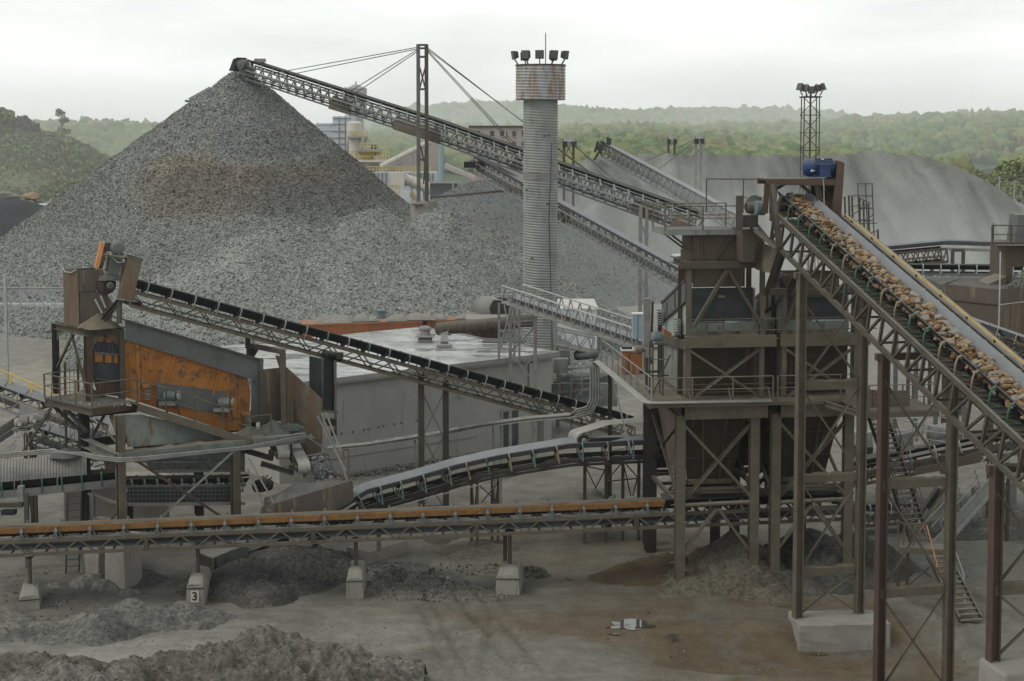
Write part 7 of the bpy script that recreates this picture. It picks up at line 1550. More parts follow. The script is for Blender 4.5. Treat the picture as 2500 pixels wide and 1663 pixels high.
for px in (1564, 1579): p = P(px, 505, 137); beam('leg', st, V((p.x, p.y, -.2)), p, .3, .3, 'galv_dk', 'ibeam')
for k in range(6): beam('brace', st, P(1565, 545 + 45 * k, 137), P(1578, 580 + 45 * k, 137), .1, .1, 'galv_dk')
# branch conveyor and far stacker
s2_ = thing('stacking_conveyor', 'lower branch conveyor sloping down behind the corrugated tower', 'conveyor', P(1400, 520, 145))
line_conveyor(s2_, [P(1150, 392, 152), P(1668, 680, 122)], V((.6, .8, 0)), 1.3, 1.1, 1.05, .3, .3, 'beltgrey', 'galv_dk', 34, None, 2, 'v', .1, .08, .3)
for k in range(30): p = lerp(P(1150, 392, 152), P(1668, 680, 122), (k + .5) / 30); beam('idler_hook', s2_, p, p + UPZ * .45, .12, .12, 'slate')
plate('splice_plate', s2_, [P(1356, 500, 139.8), P(1392, 520, 137.6), P(1392, 545, 137.6), P(1362, 545, 139.6)], .06, 'girt'); MB().box(P(1160, 402, 152), 2.2, 1.6, .6).build('head_box', 'steel_dk', s2_)
s3_ = thing('stacking_conveyor', 'far stacking conveyor with its head over the sharp sand cone', 'conveyor', P(1600, 440, 215)); e0, e1 = P(1470, 358, 234), P(1830, 556, 176)
line_conveyor(s3_, [e0, e1], V((.7, .7, 0)), 1.6, 1.7, 1.3, .35, .3, 'beltgrey', 'slate', 26, None, 2, 'v', .14, .12, .4)
for k in range(22): p = lerp(e0, e1, (k + .5) / 22); beam('idler_hook', s3_, p, p + UPZ * .6, .15, .15, 'slate')
drum('head_pulley', s3_, e0 + V((-.6, 0, 0)), e0 + V((.5, 1.1, 0)), .6, 'slate'); 
for a, b in (((1460, 345), (1452, 372)), ((1462, 372), (1450, 392)), ((1478, 352), (1466, 345)), ((1484, 335), (1483, 356)), ((1490, 338), (1488, 360)), ((1480, 356), (1490, 340)), ((1456, 358), (1470, 378))): beam('head_frame_bar', s3_, P(*a, 233.6), P(*b, 233.6), .35, .35, 'steel_dk')
plate('splice_plate', s3_, [P(1640, 462, 207), P(1690, 488, 199), P(1688, 500, 199), P(1636, 472, 207)], .06, 'girt')
def portal(name, label, px0, px1, ytop, ybase, Y, mat, w_, xb=()):
    T = thing(name, label, 'mast', P((px0 + px1) / 2, ybase, Y), 'twin-post masts at the back of the yard')
    for px in (px0, px1): p = P(px, ytop, Y); beam('leg', T, V((p.x, p.y, -.3)), p, w_, w_, mat, 'box')
    beam('head_beam', T, P(px0 - 1, ytop + 3, Y - .1), P(px1 + 3, ytop + 3, Y - .1), .3, .5, 'galv'); 
    for px in (px0, px1): MB().box(P(px + 2, ytop + 14, Y - .1), .6, .4, .7).build('pulley_block', 'steel_dk', T)
    for a, b in xb: beam('brace', T, P(*a, Y), P(*b, Y), .1, .1, mat)
    return T
t1 = portal('twin_mast', 'rusty twin-post mast just right of the corrugated tower', 1377, 1400, 338, 690, 190, 'red_steel', .3, [((1379, 345), (1398, 380)), ((1398, 345), (1379, 380)), ((1378, 560), (1400, 600)), ((1378, 670), (1400, 615)), ((1400, 615), (1430, 672)), ((1378, 610), (1360, 665))])
for q in ((1486, 430), (1500, 438)): MB().tube([P(1390, 345, 190), P(*q, 226)], .05, 5).build('stay_cable', 'slate', t1)
for a in ((1365, 350), (1340, 335)): MB().tube([P(1400, 348, 190), P(1480, 440, 150)], .04, 4).build('stay_cable', 'slate', t1)
t2 = portal('twin_mast', 'pale blue-grey twin-post mast standing before the sand stockpile', 1699, 1712, 331, 520, 205, 'galv_dk', .34, [((1700, 430), (1712, 392)), ((1700, 390), (1712, 390)), ((1700, 440), (1712, 470))])
for q, Y in (((1600, 420), 215), ((1560, 400), 221), ((1800, 540), 180)): MB().tube([P(1705, 338, 205), P(*q, Y)], .05, 4).build('stay_cable', 'slate', t2)
t3 = portal('twin_mast', 'small rusty twin-post mast on the crest of the sand stockpile', 1632, 1647, 332, 366, 266, 'steel', .4, [((1633, 360), (1647, 345))])
tag(MB().bar(P(1365, 690, 185), P(1545, 645, 182), .5, .25).build('timber_beam', 'silo'), 'long pale beam lying on the ground behind the corrugated tower', 'beam'); tag(MB().box(P(1430, 690, 183), 3.5, 2, 1.2).build('ground_block', 'concrete'), 'low concrete block under the long pale beam', 'block')
mw = thing('water_hut', 'hazy white hopper trailer behind the near hopper tower', 'trailer', P(1665, 640, 120)); MB().prism([P(1648, 628, 118), P(1705, 625, 119), P(1705, 645, 119), P(1655, 648, 118)], V((0, 3, 0))).build('body', 'silo', mw); MB().prism([P(1675, 622, 119), P(1690, 580, 119), P(1705, 580, 119), P(1705, 625, 119)], V((0, 2.5, 0))).build('funnel', 'silo', mw)
# lattice floodlight mast
lm = thing('lattice_mast', 'slim lattice floodlight mast standing behind the blue motor', 'mast', G(1978, 620)); LY = 152
zb_ = 0; ztp = P(1978, 238, LY).z; hw = .85
cs4 = [V((P(1978, 300, LY).x + a * hw, LY + b * hw, 0)) for a, b in ((-1, -1), (1, -1), (1, 1), (-1, 1))]
for c_ in cs4: beam('leg', lm, c_, c_ * 1 + UPZ * ztp + V(((P(1978, 300, LY).x - c_.x) * .12, (LY - c_.y) * .12, 0)), .1, .1, 'steel')
for k in range(13):
    z0_, z1_ = ztp * k / 13, ztp * (k + 1) / 13
    for i in range(4):
        a, b = cs4[i], cs4[(i + 1) % 4]; beam('strut', lm, V((a.x, a.y, z1_)), V((b.x, b.y, z1_)), .07, .07, 'steel')
        if i in (0, 2): beam('brace', lm, V((a.x, a.y, z0_)), V((b.x, b.y, z1_)), .07, .07, 'steel') if k % 2 else beam('brace', lm, V((b.x, b.y, z0_)), V((a.x, a.y, z1_)), .07, .07, 'steel')
beam('pole', lm, V((cs4[0].x + hw, LY, 0)), V((cs4[0].x + hw, LY, ztp + .6)), .16, .16, 'steel'); MB().box((cs4[0].x + hw, LY, ztp + .05), 1.9, 1.9, .12).build('platform', 'steel_dk', lm)
for dx_, az in ((-1.15, -1.0), (-.6, -.8), (0, 0), (.6, .8), (1.15, 1.0)): floodlight(lm, V((cs4[0].x + hw + dx_, LY - .5, ztp + .75 + abs(dx_) * .25)), az, -.35 if dx_ else .15, 1.0)
for dx_ in (-.45, .55): beam('antenna', lm, V((cs4[0].x + hw + dx_, LY, ztp)), V((cs4[0].x + hw + dx_, LY, ztp + 1.4)), .06, .06, 'lampbody')
# ------------------------------------------------------------------ factory in the haze
FY = 285
def fbox(T, name, px0, px1, y0, y1, Y, depth, mat, zb=None):
    a, b_ = P(px0, y0, Y), P(px1, y0, Y); z1 = a.z; z0 = P(px0, y1, Y).z if zb is None else zb
    return MB().obox((a.x, Y, z0), (b_.x - a.x, 0, 0), (0, depth, 0), (0, 0, z1 - z0)).build(name, mat, T)
def yrail(T, px0, px1, y0, y1, Y, n):
    for f_ in (0, .5): beam('yellow_rail', T, P(px0, lerp(y0, y1, f_), Y), P(px1, lerp(y0, y1, f_), Y), .14, .14, 'yellowfar')
    for k in range(n + 1): px = lerp(px0, px1, k / n); beam('rail_post', T, P(px, y0, Y), P(px, y1, Y), .14, .14, 'yellowfar')
fs = thing('silo_block', 'pale blue-grey clad silo block of the factory behind the tallest gravel cone', 'factory silo', P(815, 370, FY))
fbox(fs, 'silo', 773, 814, 301, 520, FY, 7, 'silo', 0); fbox(fs, 'silo', 812, 858, 284, 520, FY - 1, 7, 'silo', 0)
for px0, px1, ys_ in ((773, 812, (306, 321, 337, 352)), (812, 858, (289, 304, 321, 337, 352))):
    for y in ys_: beam('seam', fs, P(px0, y, FY - 1.1), P(px1, y, FY - 1.1), .1, .16, 'galv_dk')
for px in (828, 843): beam('seam', fs, P(px, 285, FY - 1.1), P(px, 375, FY - 1.1), .14, .1, 'galv_dk')
fr = thing('round_silo', 'round cream silo on legs with a yellow railed platform in the factory', 'factory silo', P(866, 330, FY - 4))
MB().lathe((P(866, 335, FY - 4).x, FY - 4, P(866, 335, FY).z), [(1.5, -3), (1.5, 0), (1.5, 2.6), (.7, 3.0)], 20).build('body', 'cream', fr); MB().prism([P(850, 336, FY - 4), P(882, 336, FY - 4), P(868, 372, FY - 4), P(848, 372, FY - 4)], V((0, 2.5, 0))).build('hopper', 'cream', fr)
yrail(fr, 850, 898, 322, 334, FY - 6, 8); beam('platform', fr, P(848, 335, FY - 6), P(898, 335, FY - 6), 1.5, .3, 'tank')
for a, b in (((880, 335), (870, 372)), ((895, 336), (882, 372)), ((852, 336), (847, 372))): beam('leg', fr, P(*a, FY - 5), P(*b, FY - 5), .3, .3, 'tank')
fd = thing('crusher_platform', 'yellow-railed plant platform of the factory beyond the gravel cone', 'factory platform', P(900, 395, FY - 8))
yrail(fd, 845, 950, 371, 392, FY - 9, 14); beam('deck', fd, P(845, 393, FY - 9), P(952, 393, FY - 9), 3, .4, 'cream'); beam('deck', fd, P(870, 366, FY - 8), P(932, 366, FY - 8), 3, .3, 'tank'); yrail(fd, 880, 928, 350, 366, FY - 9, 6)
fbox(fd, 'body', 870, 885, 393, 560, FY - 8, 3, 'tank', 0); fbox(fd, 'cabin', 905, 920, 354, 364, FY - 8, 2, 'brownplate'); MB().lathe(P(917, 386, FY - 8), [(.8, 0), (.9, .1), (.9, .8), (.5, 1)], 16, (1, -.3, 0)).build('flywheel', 'cream', fd); MB().box(P(905, 384, FY - 7), 4, 2, 2).build('crusher', 'yellowfar', fd)
for px in (884, 946): p = P(px, 395, FY - 8); beam('leg', fd, V((p.x, p.y, 0)), p, .4, .4, 'tank')
fh = thing('plant_hall', 'ribbed pale hall with yellow rails along its roof in the factory', 'factory hall', P(975, 450, FY - 14)); fbox(fh, 'wall', 912, 1065, 421, 560, FY - 15, 6, 'silo', 0)
for k in range(16): px = 914 + k * 9.5; beam('rib', fh, P(px, 422, FY - 15.1), P(px, 455, FY - 15.1), .2, .12, 'galv_dk')
yrail(fh, 895, 1052, 407, 420, FY - 16, 20); yrail(fh, 1008, 1018, 408, 440, FY - 17, 2)
for (qx, qy, ex, ey, r_, Y, lab) in ((930, 407, 1052, 345, .55, FY - 12, 'cream tube conveyor rising rightwards in the factory'), (985, 436, 1110, 482, 1.0, FY - 28, 'thick cream tube conveyor sloping down towards the blue-grey gravel heap')):
    t_ = thing('tube_conveyor', lab, 'conveyor', P(qx, qy, Y)); n = 6
    for k in range(n): MB().cyl(lerp(P(qx, qy, Y), P(ex, ey, Y), k / n), lerp(P(qx, qy, Y), P(ex, ey, Y), (k + .97) / n), r_ * (1 if k % 2 else .95), n=14).build('tube', 'cream', t_, smooth=False)
    beam('frame', t_, P(qx + 5, qy + 8, Y - 1), P(ex, ey + 10, Y - 1), .3, .3, 'tank'); 
    for k in range(4): p = lerp(P(qx + 5, qy + 8, Y), P(ex, ey + 10, Y), (k + .5) / 4); beam('leg', t_, V((p.x, p.y, 0)), p, .3, .3, 'tank')
MB().box(P(970, 438, FY - 29), 2.5, 2, 2.4).build('drive_head', 'cream', t_); yrail(t_, 960, 1000, 470, 485, FY - 30, 6); yrail(t_, 935, 975, 452, 468, FY - 30, 5); beam('rail', t_, P(1000, 470, FY - 30), P(1035, 510, FY - 30), .3, 1.2, 'yellowfar'); MB().box(P(990, 478, FY - 31), 1.6, 1.5, 1.6).build('cabin', 'silo', t_); beam('walkway', t_, P(978, 487, FY - 31), P(1008, 487, FY - 31), 1.5, .3, 'silo')
sk_ = thing('blue_stack', 'slim pale blue stack standing right of the cable mast', 'stack', P(1077, 450, FY - 20)); p = P(1077, 306, FY - 20); MB().lathe((p.x, p.y, 0), [(.46, 0), (.46, p.z - 1.6), (.62, p.z - 1.6), (.62, p.z)], 14).build('shaft', 'cabinet', sk_)
tk = thing('water_tank', 'grey conical-roofed tank rising out of the steam above the long conveyor', 'tank', P(869, 250, 330)); p = P(869, 217, 330); MB().lathe((p.x, p.y, p.z - 5), [(2.35, 0), (2.35, 5), (2.5, 5), (.2, 6.0), (.1, 6.6)], 28).build('body', 'tank', tk); MB().lathe((p.x, p.y, 0), [(1.6, 0), (1.6, p.z - 4.9)], 18).build('tower', 'tank', tk); beam('ladder', tk, P(843, 212, 328), P(843, 245, 328), .2, .2, 'slate')
bf = thing('brick_factory', 'brown flat-roofed factory building with two rows of dark windows left of the tower', 'building', P(1210, 370, 300)); fbox(bf, 'wall', 1145, 1290, 309, 520, 300, 14, 'brickfar', 0); beam('parapet', bf, P(1144, 309, 299.9), P(1291, 309, 299.9), .5, .35, 'steel')
for y0, y1 in ((320, 333), (346, 358)):
    for px0, px1 in ((1162, 1172), (1197, 1206), (1221, 1238), (1251, 1259), (1274, 1282)):
        if (px0, y0) == (1162, 346): continue
        a, b_ = P(px0, y0, 299.9), P(px1, y1, 299.9); wn_ = MB().obox((a.x, 299.85, b_.z), (b_.x - a.x, 0, 0), (0, .2, 0), (0, 0, a.z - b_.z)).build('window', 'darkglass', bf)
        MB().obox((a.x - .08, 299.78, b_.z - .12), (b_.x - a.x + .16, 0, 0), (0, .2, 0), (0, 0, .14)).build('sill', 'tank', wn_)
        if px1 - px0 > 12: MB().obox((lerp(a.x, b_.x, .62), 299.8, b_.z + .1), ((b_.x - a.x) * .25, 0, 0), (0, .06, 0), (0, 0, a.z - b_.z - .2)).build('pane', 'silo', wn_)
bq = thing('brown_shed', 'long low brown shed roof beyond the cable mast', 'building', P(1020, 400, 295)); MB().prism([P(960, 425, 295), P(1075, 425, 295), P(1075, 345, 295), P(1040, 345, 295), P(1000, 372, 295)], V((0, 10, 0))).build('wall', 'brickfar', bq)
MB().prism([P(1085, 400, 290), P(1160, 432, 286), P(1160, 440, 286), P(1085, 412, 290)], V((0, 6, 0))).build('roof', 'brickfar', bq)
dk2 = thing('dark_shed', 'dark flat shed with a pale roof edge behind the blue-grey gravel heap', 'shed', P(1088, 455, 250)); fbox(dk2, 'wall', 1050, 1120, 446, 530, 250, 5, 'charcoal', 0); beam('roof_edge', dk2, P(1048, 446, 249.9), P(1126, 446, 249.9), .3, .25, 'tank')
for px in (1106, 1119): beam('post', dk2, P(px, 448, 249.5), P(px, 470, 249.5), .25, .25, 'tank')
sr = thing('chute_roof', 'grey sloping chute roof peeping over the left shoulder of the tallest gravel cone', 'roof', P(480, 235, 205)); MB().prism([P(460, 240, 205), P(510, 212, 205), P(530, 250, 205), P(470, 256, 205)], V((0, 4, 0))).build('sheet', 'tank', sr); beam('arm', sr, P(452, 247, 205), P(465, 247, 205), .3, .3, 'slate')
# ------------------------------------------------------------------ bin, chute tower and conveyors at the right
rb = thing('stone_bin', 'big brown-red steel bin with a rust-peeled side at the right edge', 'bin', P(2400, 780, 86)); z1_ = P(2302, 693, 87).z
a, b_, c_ = P(2302, 693, 87), P(2437, 706, 84), P(2560, 695, 87); a.z = b_.z = c_.z = z1_
plate('front_plate', rb, [a, b_, V((b_.x, b_.y, z1_ - .85)), V((a.x, a.y, z1_ - .85))], .08, 'brownplate'); plate('front_plate', rb, [V((a.x, a.y, z1_ - .85)), V((b_.x, b_.y, z1_ - .85)), V((b_.x, b_.y, z1_ - 4)), V((a.x, a.y, z1_ - 4))], .06, 'girt')
plate('side_plate', rb, [b_, c_, V((c_.x, c_.y, z1_ - .85)), V((b_.x, b_.y, z1_ - .85))], .08, 'brownplate')
for k in range(4): p0_, p1_ = lerp(b_, c_, k / 4), lerp(b_, c_, (k + .97) / 4); plate('side_sheet', rb, [V((p0_.x, p0_.y, z1_ - .9)), V((p1_.x, p1_.y, z1_ - .9)), V((p1_.x, p1_.y, z1_ - 4.2)), V((p0_.x, p0_.y, z1_ - 4.2))], .05, 'rustpeel')
bk = V((0, 4.5, 0)); plate('back_plate', rb, [a, a + bk * .9 + V((2.5, 0, 0)), a + bk * .9 + V((2.5, 0, -3)), a - UPZ * 3], .06, 'brownplate'); MB().prism([a + V((.1, .1, -.15)), b_ + V((0, .1, -.15)), c_ + V((0, .1, -.1)), c_ + bk, a + bk], -UPZ * .3).build('fines', 'finesgrey', rb)
beam('ledge', rb, V((a.x, a.y - .06, z1_ - .86)), V((b_.x, b_.y - .06, z1_ - .86)), .08, .06, 'red_steel'); p = P(2441, 690, 83.5); beam('post', rb, V((p.x, p.y, z1_ - 4.6)), V((p.x, p.y, P(2441, 615, 83.5).z)), .09, .09, 'galv', 'pipe')
for px in (2310, 2500): p = P(px, 800, 86.5); beam('leg', rb, V((p.x, p.y, -.2)), p, .3, .3, 'steel', 'ibeam')
tw = thing('chute_tower', 'brown steel chute tower pouring dark stone into the bin at the right edge', 'chute tower', P(2480, 680, 88)); q0, q1 = P(2457, 604, 87.5), P(2560, 604, 87.5); zl_ = P(2457, 685, 87.5).z
MB().obox((q0.x, q0.y, P(2457, 652, 87.5).z), (q1.x - q0.x, 0, 0), (0, 3, 0), (0, 0, q0.z - P(2457, 652, 87.5).z)).build('body', 'girt', tw); MB().obox((q0.x, q0.y, zl_), (.38, 0, 0), (0, 3, 0), (0, 0, P(2457, 652.5, 87.5).z - zl_)).build('jamb', 'girt', tw); MB().prism([P(2400, 700, 87.4), P(2457, 675, 87.4), P(2457, 696, 87.4)], V((0, 2, 0))).build('wing_plate', 'steel_tan', tw)
plate('platform', tw, [P(2420, 597, 86.5), P(2560, 597, 86.5), P(2560, 590, 89), P(2424, 590, 89)], .12, 'red_steel'); rail(tw, [P(2424, 590, 89), P(2422, 597, 86.5), P(2560, 597, 86.5)], 1.1, 'steel', .07, spacing=1.1); MB().prism([P(2478, 595, 87), P(2486, 525, 87), P(2520, 525, 87), P(2520, 595, 87)], V((0, 1.5, 0))).build('head_chute', 'slate', tw)
n_ = 500; t_ = NP.uniform(0, 1, (n_, 2)); pts_ = np.array([tuple(P(2500 + (b - .45) * 100 * a, lerp(662, 702, a), 87 - 1.3 * a + .4 * abs(b - .5))) for a, b in t_])
so = link(bpy.data.objects.new('stone_heap', stones_mesh('stone_heap', pts_, NP.uniform(.07, .15, n_), np.array((.125, .125, .115))[None] * NP.uniform(.5, 1.6, (n_, 1)))), None, None, 'stuff'); tag(so, 'dark stone spilling out of the chute tower into the brown bin', 'stones')
r1 = thing('truss_conveyor', 'brown truss conveyor rising to a bend behind the big rock belt at right', 'conveyor', P(2300, 630, 104)); g0, g1, g2 = P(2110, 626, 106), P(2311, 608, 104), P(2470, 613, 104)
line_conveyor(r1, [g0, g1], (0, 1, 0), 1.5, .95, 1.2, .3, .3, 'beltgrey', 'steel', 8, None, 2, 'v', .12, .09, .28); belt_strip('belt', r1, [g1 + V((0, .75, .28)), g2 + V((0, .75, .28))], (0, 1, 0), 1.2, .3, .3, 'beltgrey'); beam('chord', r1, g1, g2, .12, .2, 'galv_dk')
for px, yb in ((2326, 650), (2352, 655), (2440, 700), (2275, 720), (2222, 720)): p = P(px, 612 if px > 2300 else 645, 103.8); beam('leg', r1, V((p.x, p.y, -.1)), p, .2, .2, 'steel', 'ibeam')
beam('portal_beam', r1, P(2326, 611, 103.8), P(2353, 611, 103.8), .2, .2, 'steel')
r2 = thing('truss_conveyor', 'dark flat conveyor with pale rollers passing below the bent truss conveyor', 'conveyor', P(2370, 665, 97)); line_conveyor(r2, [P(2150, 668, 98), P(2500, 672, 96)], (.05, 1, 0), 1.2, .9, 1.0, .3, .3, 'rubber', 'slate', 9, ('galv',), 1.1, 'v', .12, .09, .3)
for px in (2190, 2240, 2290, 2360): p = P(px, 690, 97.5); beam('leg', r2, V((p.x, p.y, -.1)), p, .25, .25, 'slate')
drum('drum', r2, P(2316, 690, 95), P(2335, 690, 96), .4, 'slate'); MB().tube([P(2283, 700, 94), P(2288, 695, 94), P(2297, 694, 94), P(2299, 702, 94)], .07, 6).build('hose', 'galv', r2)
r3 = thing('return_conveyor', 'grey belt conveyor dipping rightwards below the rust-peeled bin', 'conveyor', P(2440, 830, 74)); line_conveyor(r3, [P(2300, 780, 76), P(2520, 858, 72)], (.2, .98, 0), 1.2, .7, 1.1, .3, .3, 'beltgrey', 'steel_dk', 7, ('tanpaint',), 1.1, 'v', .1, .07, .3); stand(r3, [P(2420, 850, 74), P(2425, 848, 75.2)], None, 'steel')
# machinery in the shade under the rock conveyor
u1 = thing('feed_conveyor', 'dark belt conveyor with white rollers under the big rock belt at right', 'conveyor', P(2300, 1110, 78)); line_conveyor(u1, [P(2080, 1160, 79), P(2560, 1062, 77)], (.1, .99, 0), 1.2, .6, 1.1, .3, .3, 'rubber', 'steel', 9, ('bluepaint', 'galv'), 1.2, 'v', .12, .08, .35)
plate('skirt_plate', u1, [P(2180, 1118, 78), P(2390, 1074, 77.4), P(2390, 1080, 77.4), P(2180, 1126, 78)], .06, 'trim'); plate('side_beam', u1, [P(2235, 1144, 77.6), P(2306, 1130, 77.4), P(2306, 1148, 77.4), P(2235, 1160, 77.6)], .08, 'girt'); plate('side_beam', u1, [P(2312, 1128, 77.4), P(2400, 1100, 77.2), P(2400, 1125, 77.2), P(2312, 1146, 77.4)], .08, 'girt')
for px in (2170, 2330, 2460): p = P(px, 1130, 78); stand(u1, [p, p + V((0, 1.2, 0))], None, 'steel', .18, .07)
u2 = thing('feed_hopper', 'dusty grey receiving hopper and round guard on the conveyor under the rock belt', 'hopper', P(2220, 1090, 80)); plate('back_plate', u2, [P(2180, 1065, 80), P(2245, 1052, 80), P(2218, 1098, 80), P(2180, 1105, 80)], .06, 'galv_dk'); MB().prism([P(2218, 1098, 80), P(2243, 1054, 80), P(2246, 1056, 80), P(2238, 1090, 80)], V((0, .6, 0))).build('cheek', 'tanpaint', u2); MB().prism([P(2092, 1060, 81), P(2130, 1055, 81), P(2132, 1092, 81), P(2092, 1092, 81)], V((0, 1.5, 0))).build('box', 'galv_dk', u2)
MB().tube([P(2272, 1062, 80), P(2345, 1048, 80.5)], .48, 16).build('guard', 'galv_dk', u2, smooth=True); MB().box(P(2270, 1086, 79.5), 1.6, .8, .2).build('base', 'trim', u2); MB().prism([P(2093, 1092, 80.8), P(2132, 1092, 80.8), P(2130, 1128, 80.8), P(2093, 1130, 80.8)], V((0, 1.4, 0))).build('skirt', 'steel_dk', u2)
gd_ = [P(2228, 1030, 79), P(2318, 1044, 78.4), P(2360, 1042, 79)]
for k in (0, 17, 38): 
    for a, b in zip(gd_, gd_[1:]): beam('guard_rail', u2, a - UPZ * k * .021, b - UPZ * k * .021, .05, .05, 'galv', 'pipe')
for px in (2232, 2247, 2312, 2318, 2352): beam('guard_post', u2, P(px, 1034, 78.8), P(px, 1088, 78.8), .06, .06, 'galv')
for k in range(7): beam('guard_bar', u2, P(2262 + k * 10, 1046, 78.6), P(2262 + k * 10, 1084, 78.6), .02, .02, 'galv_dk')
beam('vent_pipe', u2, P(2258, 1005, 80), P(2250, 1060, 80), .22, .22, 'galv', 'pipe')
for a, b, m_ in (((2180, 1020), (2242, 1020), 'galv'), ((2181, 1021), (2330, 1052), 'galv'), ((2181, 1048), (2226, 1055), 'galv'), ((2200, 980), (2335, 1025), 'silver_paint'), ((2200, 984), (2330, 1029), 'silver_paint'), ((2090, 1012), (2240, 990), 'steel'), ((2210, 1010), (2500, 962), 'steel_dk')): beam('pipe', u2, P(*a, 79.5), P(*b, 79.5), .07, .07, m_, 'pipe')
ty = thing('conveyor_tail', 'square dusty boxed conveyor tail hanging over the dark fines at right', 'conveyor', P(2420, 1210, 77)); A1, B1, C1 = P(2372, 1190, 77.6), P(2424, 1192, 76), P(2482, 1176, 77.6); MB().prism([A1, B1, P(2424, 1244, 76), P(2374, 1232, 77.6)], V((.1, .5, 0))).build('end_plate', 'slate', ty); plate('side_plate', ty, [B1, C1, P(2482, 1232, 77.6), P(2424, 1244, 76)], .06, 'slate'); beam('edge', ty, B1, P(2424, 1244, 76), .08, .08, 'tanpaint'); plate('lid', ty, [P(2402, 1176, 77), P(2424, 1186, 76.2), P(2482, 1174, 77.6), P(2450, 1164, 78.5)], .05, 'trim')
u3 = thing('access_conveyor', 'lower dark conveyor end with a pale lid between the far hopper tower and the stair', 'conveyor', P(2130, 1240, 74)); line_conveyor(u3, [P(2088, 1262, 73), P(2240, 1250, 74)], (.1, .99, 0), 1.1, .55, 1.0, .3, .25, 'rubber', 'steel', 3, ('galv',), 1.2, 'v', .1, .07, .3); plate('lid', u3, [P(2090, 1215, 73.4), P(2160, 1222, 73.8), P(2160, 1232, 73.8), P(2090, 1226, 73.4)], .06, 'trim'); stand(u3, [P(2200, 1270, 74), P(2205, 1268, 75)], None, 'steel')
# steel stairs
def stair(T, a, b, wv, n, mat='steel', rails=True, h=1.0):
    a, b, wv = V(a), V(b), V(wv)
    for o in (V((0, 0, 0)), wv): beam('stringer', T, a + o, b + o, .06, .22, mat, 'channel')
    for k in range(n + 1): p = lerp(a, b, k / n); d = V((b.x - a.x, b.y - a.y, 0)).normalized() * .22; plate('tread', T, [p, p + wv, p + wv + d, p + d], .04, mat)
    if rails:
        for o in (V((0, 0, 0)), wv):
            beam('hand_rail', T, a + o + UPZ * h, b + o + UPZ * h, .05, .05, mat, 'pipe'); beam('mid_rail', T, a + o + UPZ * h * .5, b + o + UPZ * h * .5, .04, .04, mat, 'pipe')
            for k in range(4): p = lerp(a, b, k / 3) + o; beam('rail_post', T, p, p + UPZ * h, .05, .05, mat)
fl = thing('steel_stair', 'short open steel stair with a worn orange handrail between the trestle legs', 'stair', G(2345, 1505)); lz = P(2260, 1345, 64.6).z
sa, sb_ = P(2264, 1358, 63.8), G(2342, 1512, .1); stair(fl, sa, sb_, V((.95, .18, 0)), 12, 'steel', False)
for a, b in (((2262, 1282), (2284, 1365)), ((2284, 1365), (2312, 1432))): beam('orange_rail', fl, P(*a, 63.6), P(*b, 63.0), .06, .06, 'orangeflat', 'pipe')
beam('orange_post', fl, P(2312, 1432, 63), P(2312, 1485, 62.6), .05, .05, 'orangeflat'); beam('orange_post', fl, P(2287, 1370, 63.2), P(2288, 1410, 63), .05, .05, 'orangeflat'); beam('hand_rail', fl, P(2317, 1300, 64.5), P(2352, 1400, 63.4), .05, .05, 'galv', 'pipe'); beam('rail_post', fl, P(2318, 1300, 64.4), P(2320, 1345, 64.4), .05, .05, 'steel')
beam('rail_post', fl, P(2352, 1400, 63.4), P(2356, 1480, 62.8), .05, .05, 'galv')
plate('landing', fl, [P(2193, 1338, 64.6), P(2318, 1346, 64.2), P(2310, 1332, 66), P(2200, 1326, 66.2)], .06, 'steel'); beam('landing_edge', fl, P(2193, 1342, 64.5), P(2316, 1350, 64.1), .06, .2, 'steel_tan', 'channel')
for px, yb in ((2194, 1435), (2216, 1440)): p = P(px, 1345, 64.8); beam('leg', fl, V((p.x, p.y, -.2)), p, .12, .14, 'steel')
beam('brace', fl, P(2215, 1362, 64.8), P(2275, 1410, 64.2), .09, .07, 'steel'); beam('brace', fl, P(2218, 1430, 64.4), P(2268, 1385, 64.2), .09, .07, 'steel')
for a, b in (((2196, 1338), (2190, 1270)), ((2190, 1270), (2208, 1280)), ((2208, 1280), (2258, 1278)), ((2230, 1340), (2232, 1280)), ((2246, 1340), (2246, 1280)), ((2206, 1336), (2208, 1282))): beam('rail', fl, P(*a, 65), P(*b, 65), .06, .06, 'steel_tan')
sf = thing('steel_stair', 'long steep steel stair in shadow between the red trestle leg and the hopper tower', 'stair', P(2240, 1300, 66)); stair(sf, P(2118, 1010, 69.0), P(2226, 1330, 66), V((.9, .3, 0)), 26, 'steel', True, .95)
rw = thing('ramp_walkway', 'grey ramp with pipe rails climbing right from the stair landing', 'walkway', P(2330, 1250, 69)); ra, rbb = P(2270, 1335, 66.2), P(2432, 1155, 72)
for o in (V((0, 0, 0)), V((.9, .5, 0))):
    beam('stringer', rw, ra + o, rbb + o, .08, .2, 'galv_dk', 'channel')
    for h_ in (.5, 1.0): beam('hand_rail', rw, ra + o + UPZ * h_ + V((-.3, 0, 0)), rbb + o + UPZ * h_ + V((-.3, 0, 0)), .05, .05, 'galv_dk', 'pipe')
    for k in range(5): p = lerp(ra, rbb, k / 4) + o; beam('rail_post', rw, p, p + UPZ + V((-.3, 0, 0)), .05, .05, 'galv_dk')
plate('deck', rw, [ra, rbb, rbb + V((.9, .5, 0)), ra + V((.9, .5, 0))], .05, 'slate'); p = lerp(ra, rbb, .95); stand(rw, [p, p + V((.9, .5, 0))], None, 'steel')
for a, b in (((2262, 1240), (2312, 1185)), ((2240, 1260), (2290, 1190))): beam('chute_bar', rw, P(*a, 71), P(*b, 71), .5, .1, 'steel_dk')
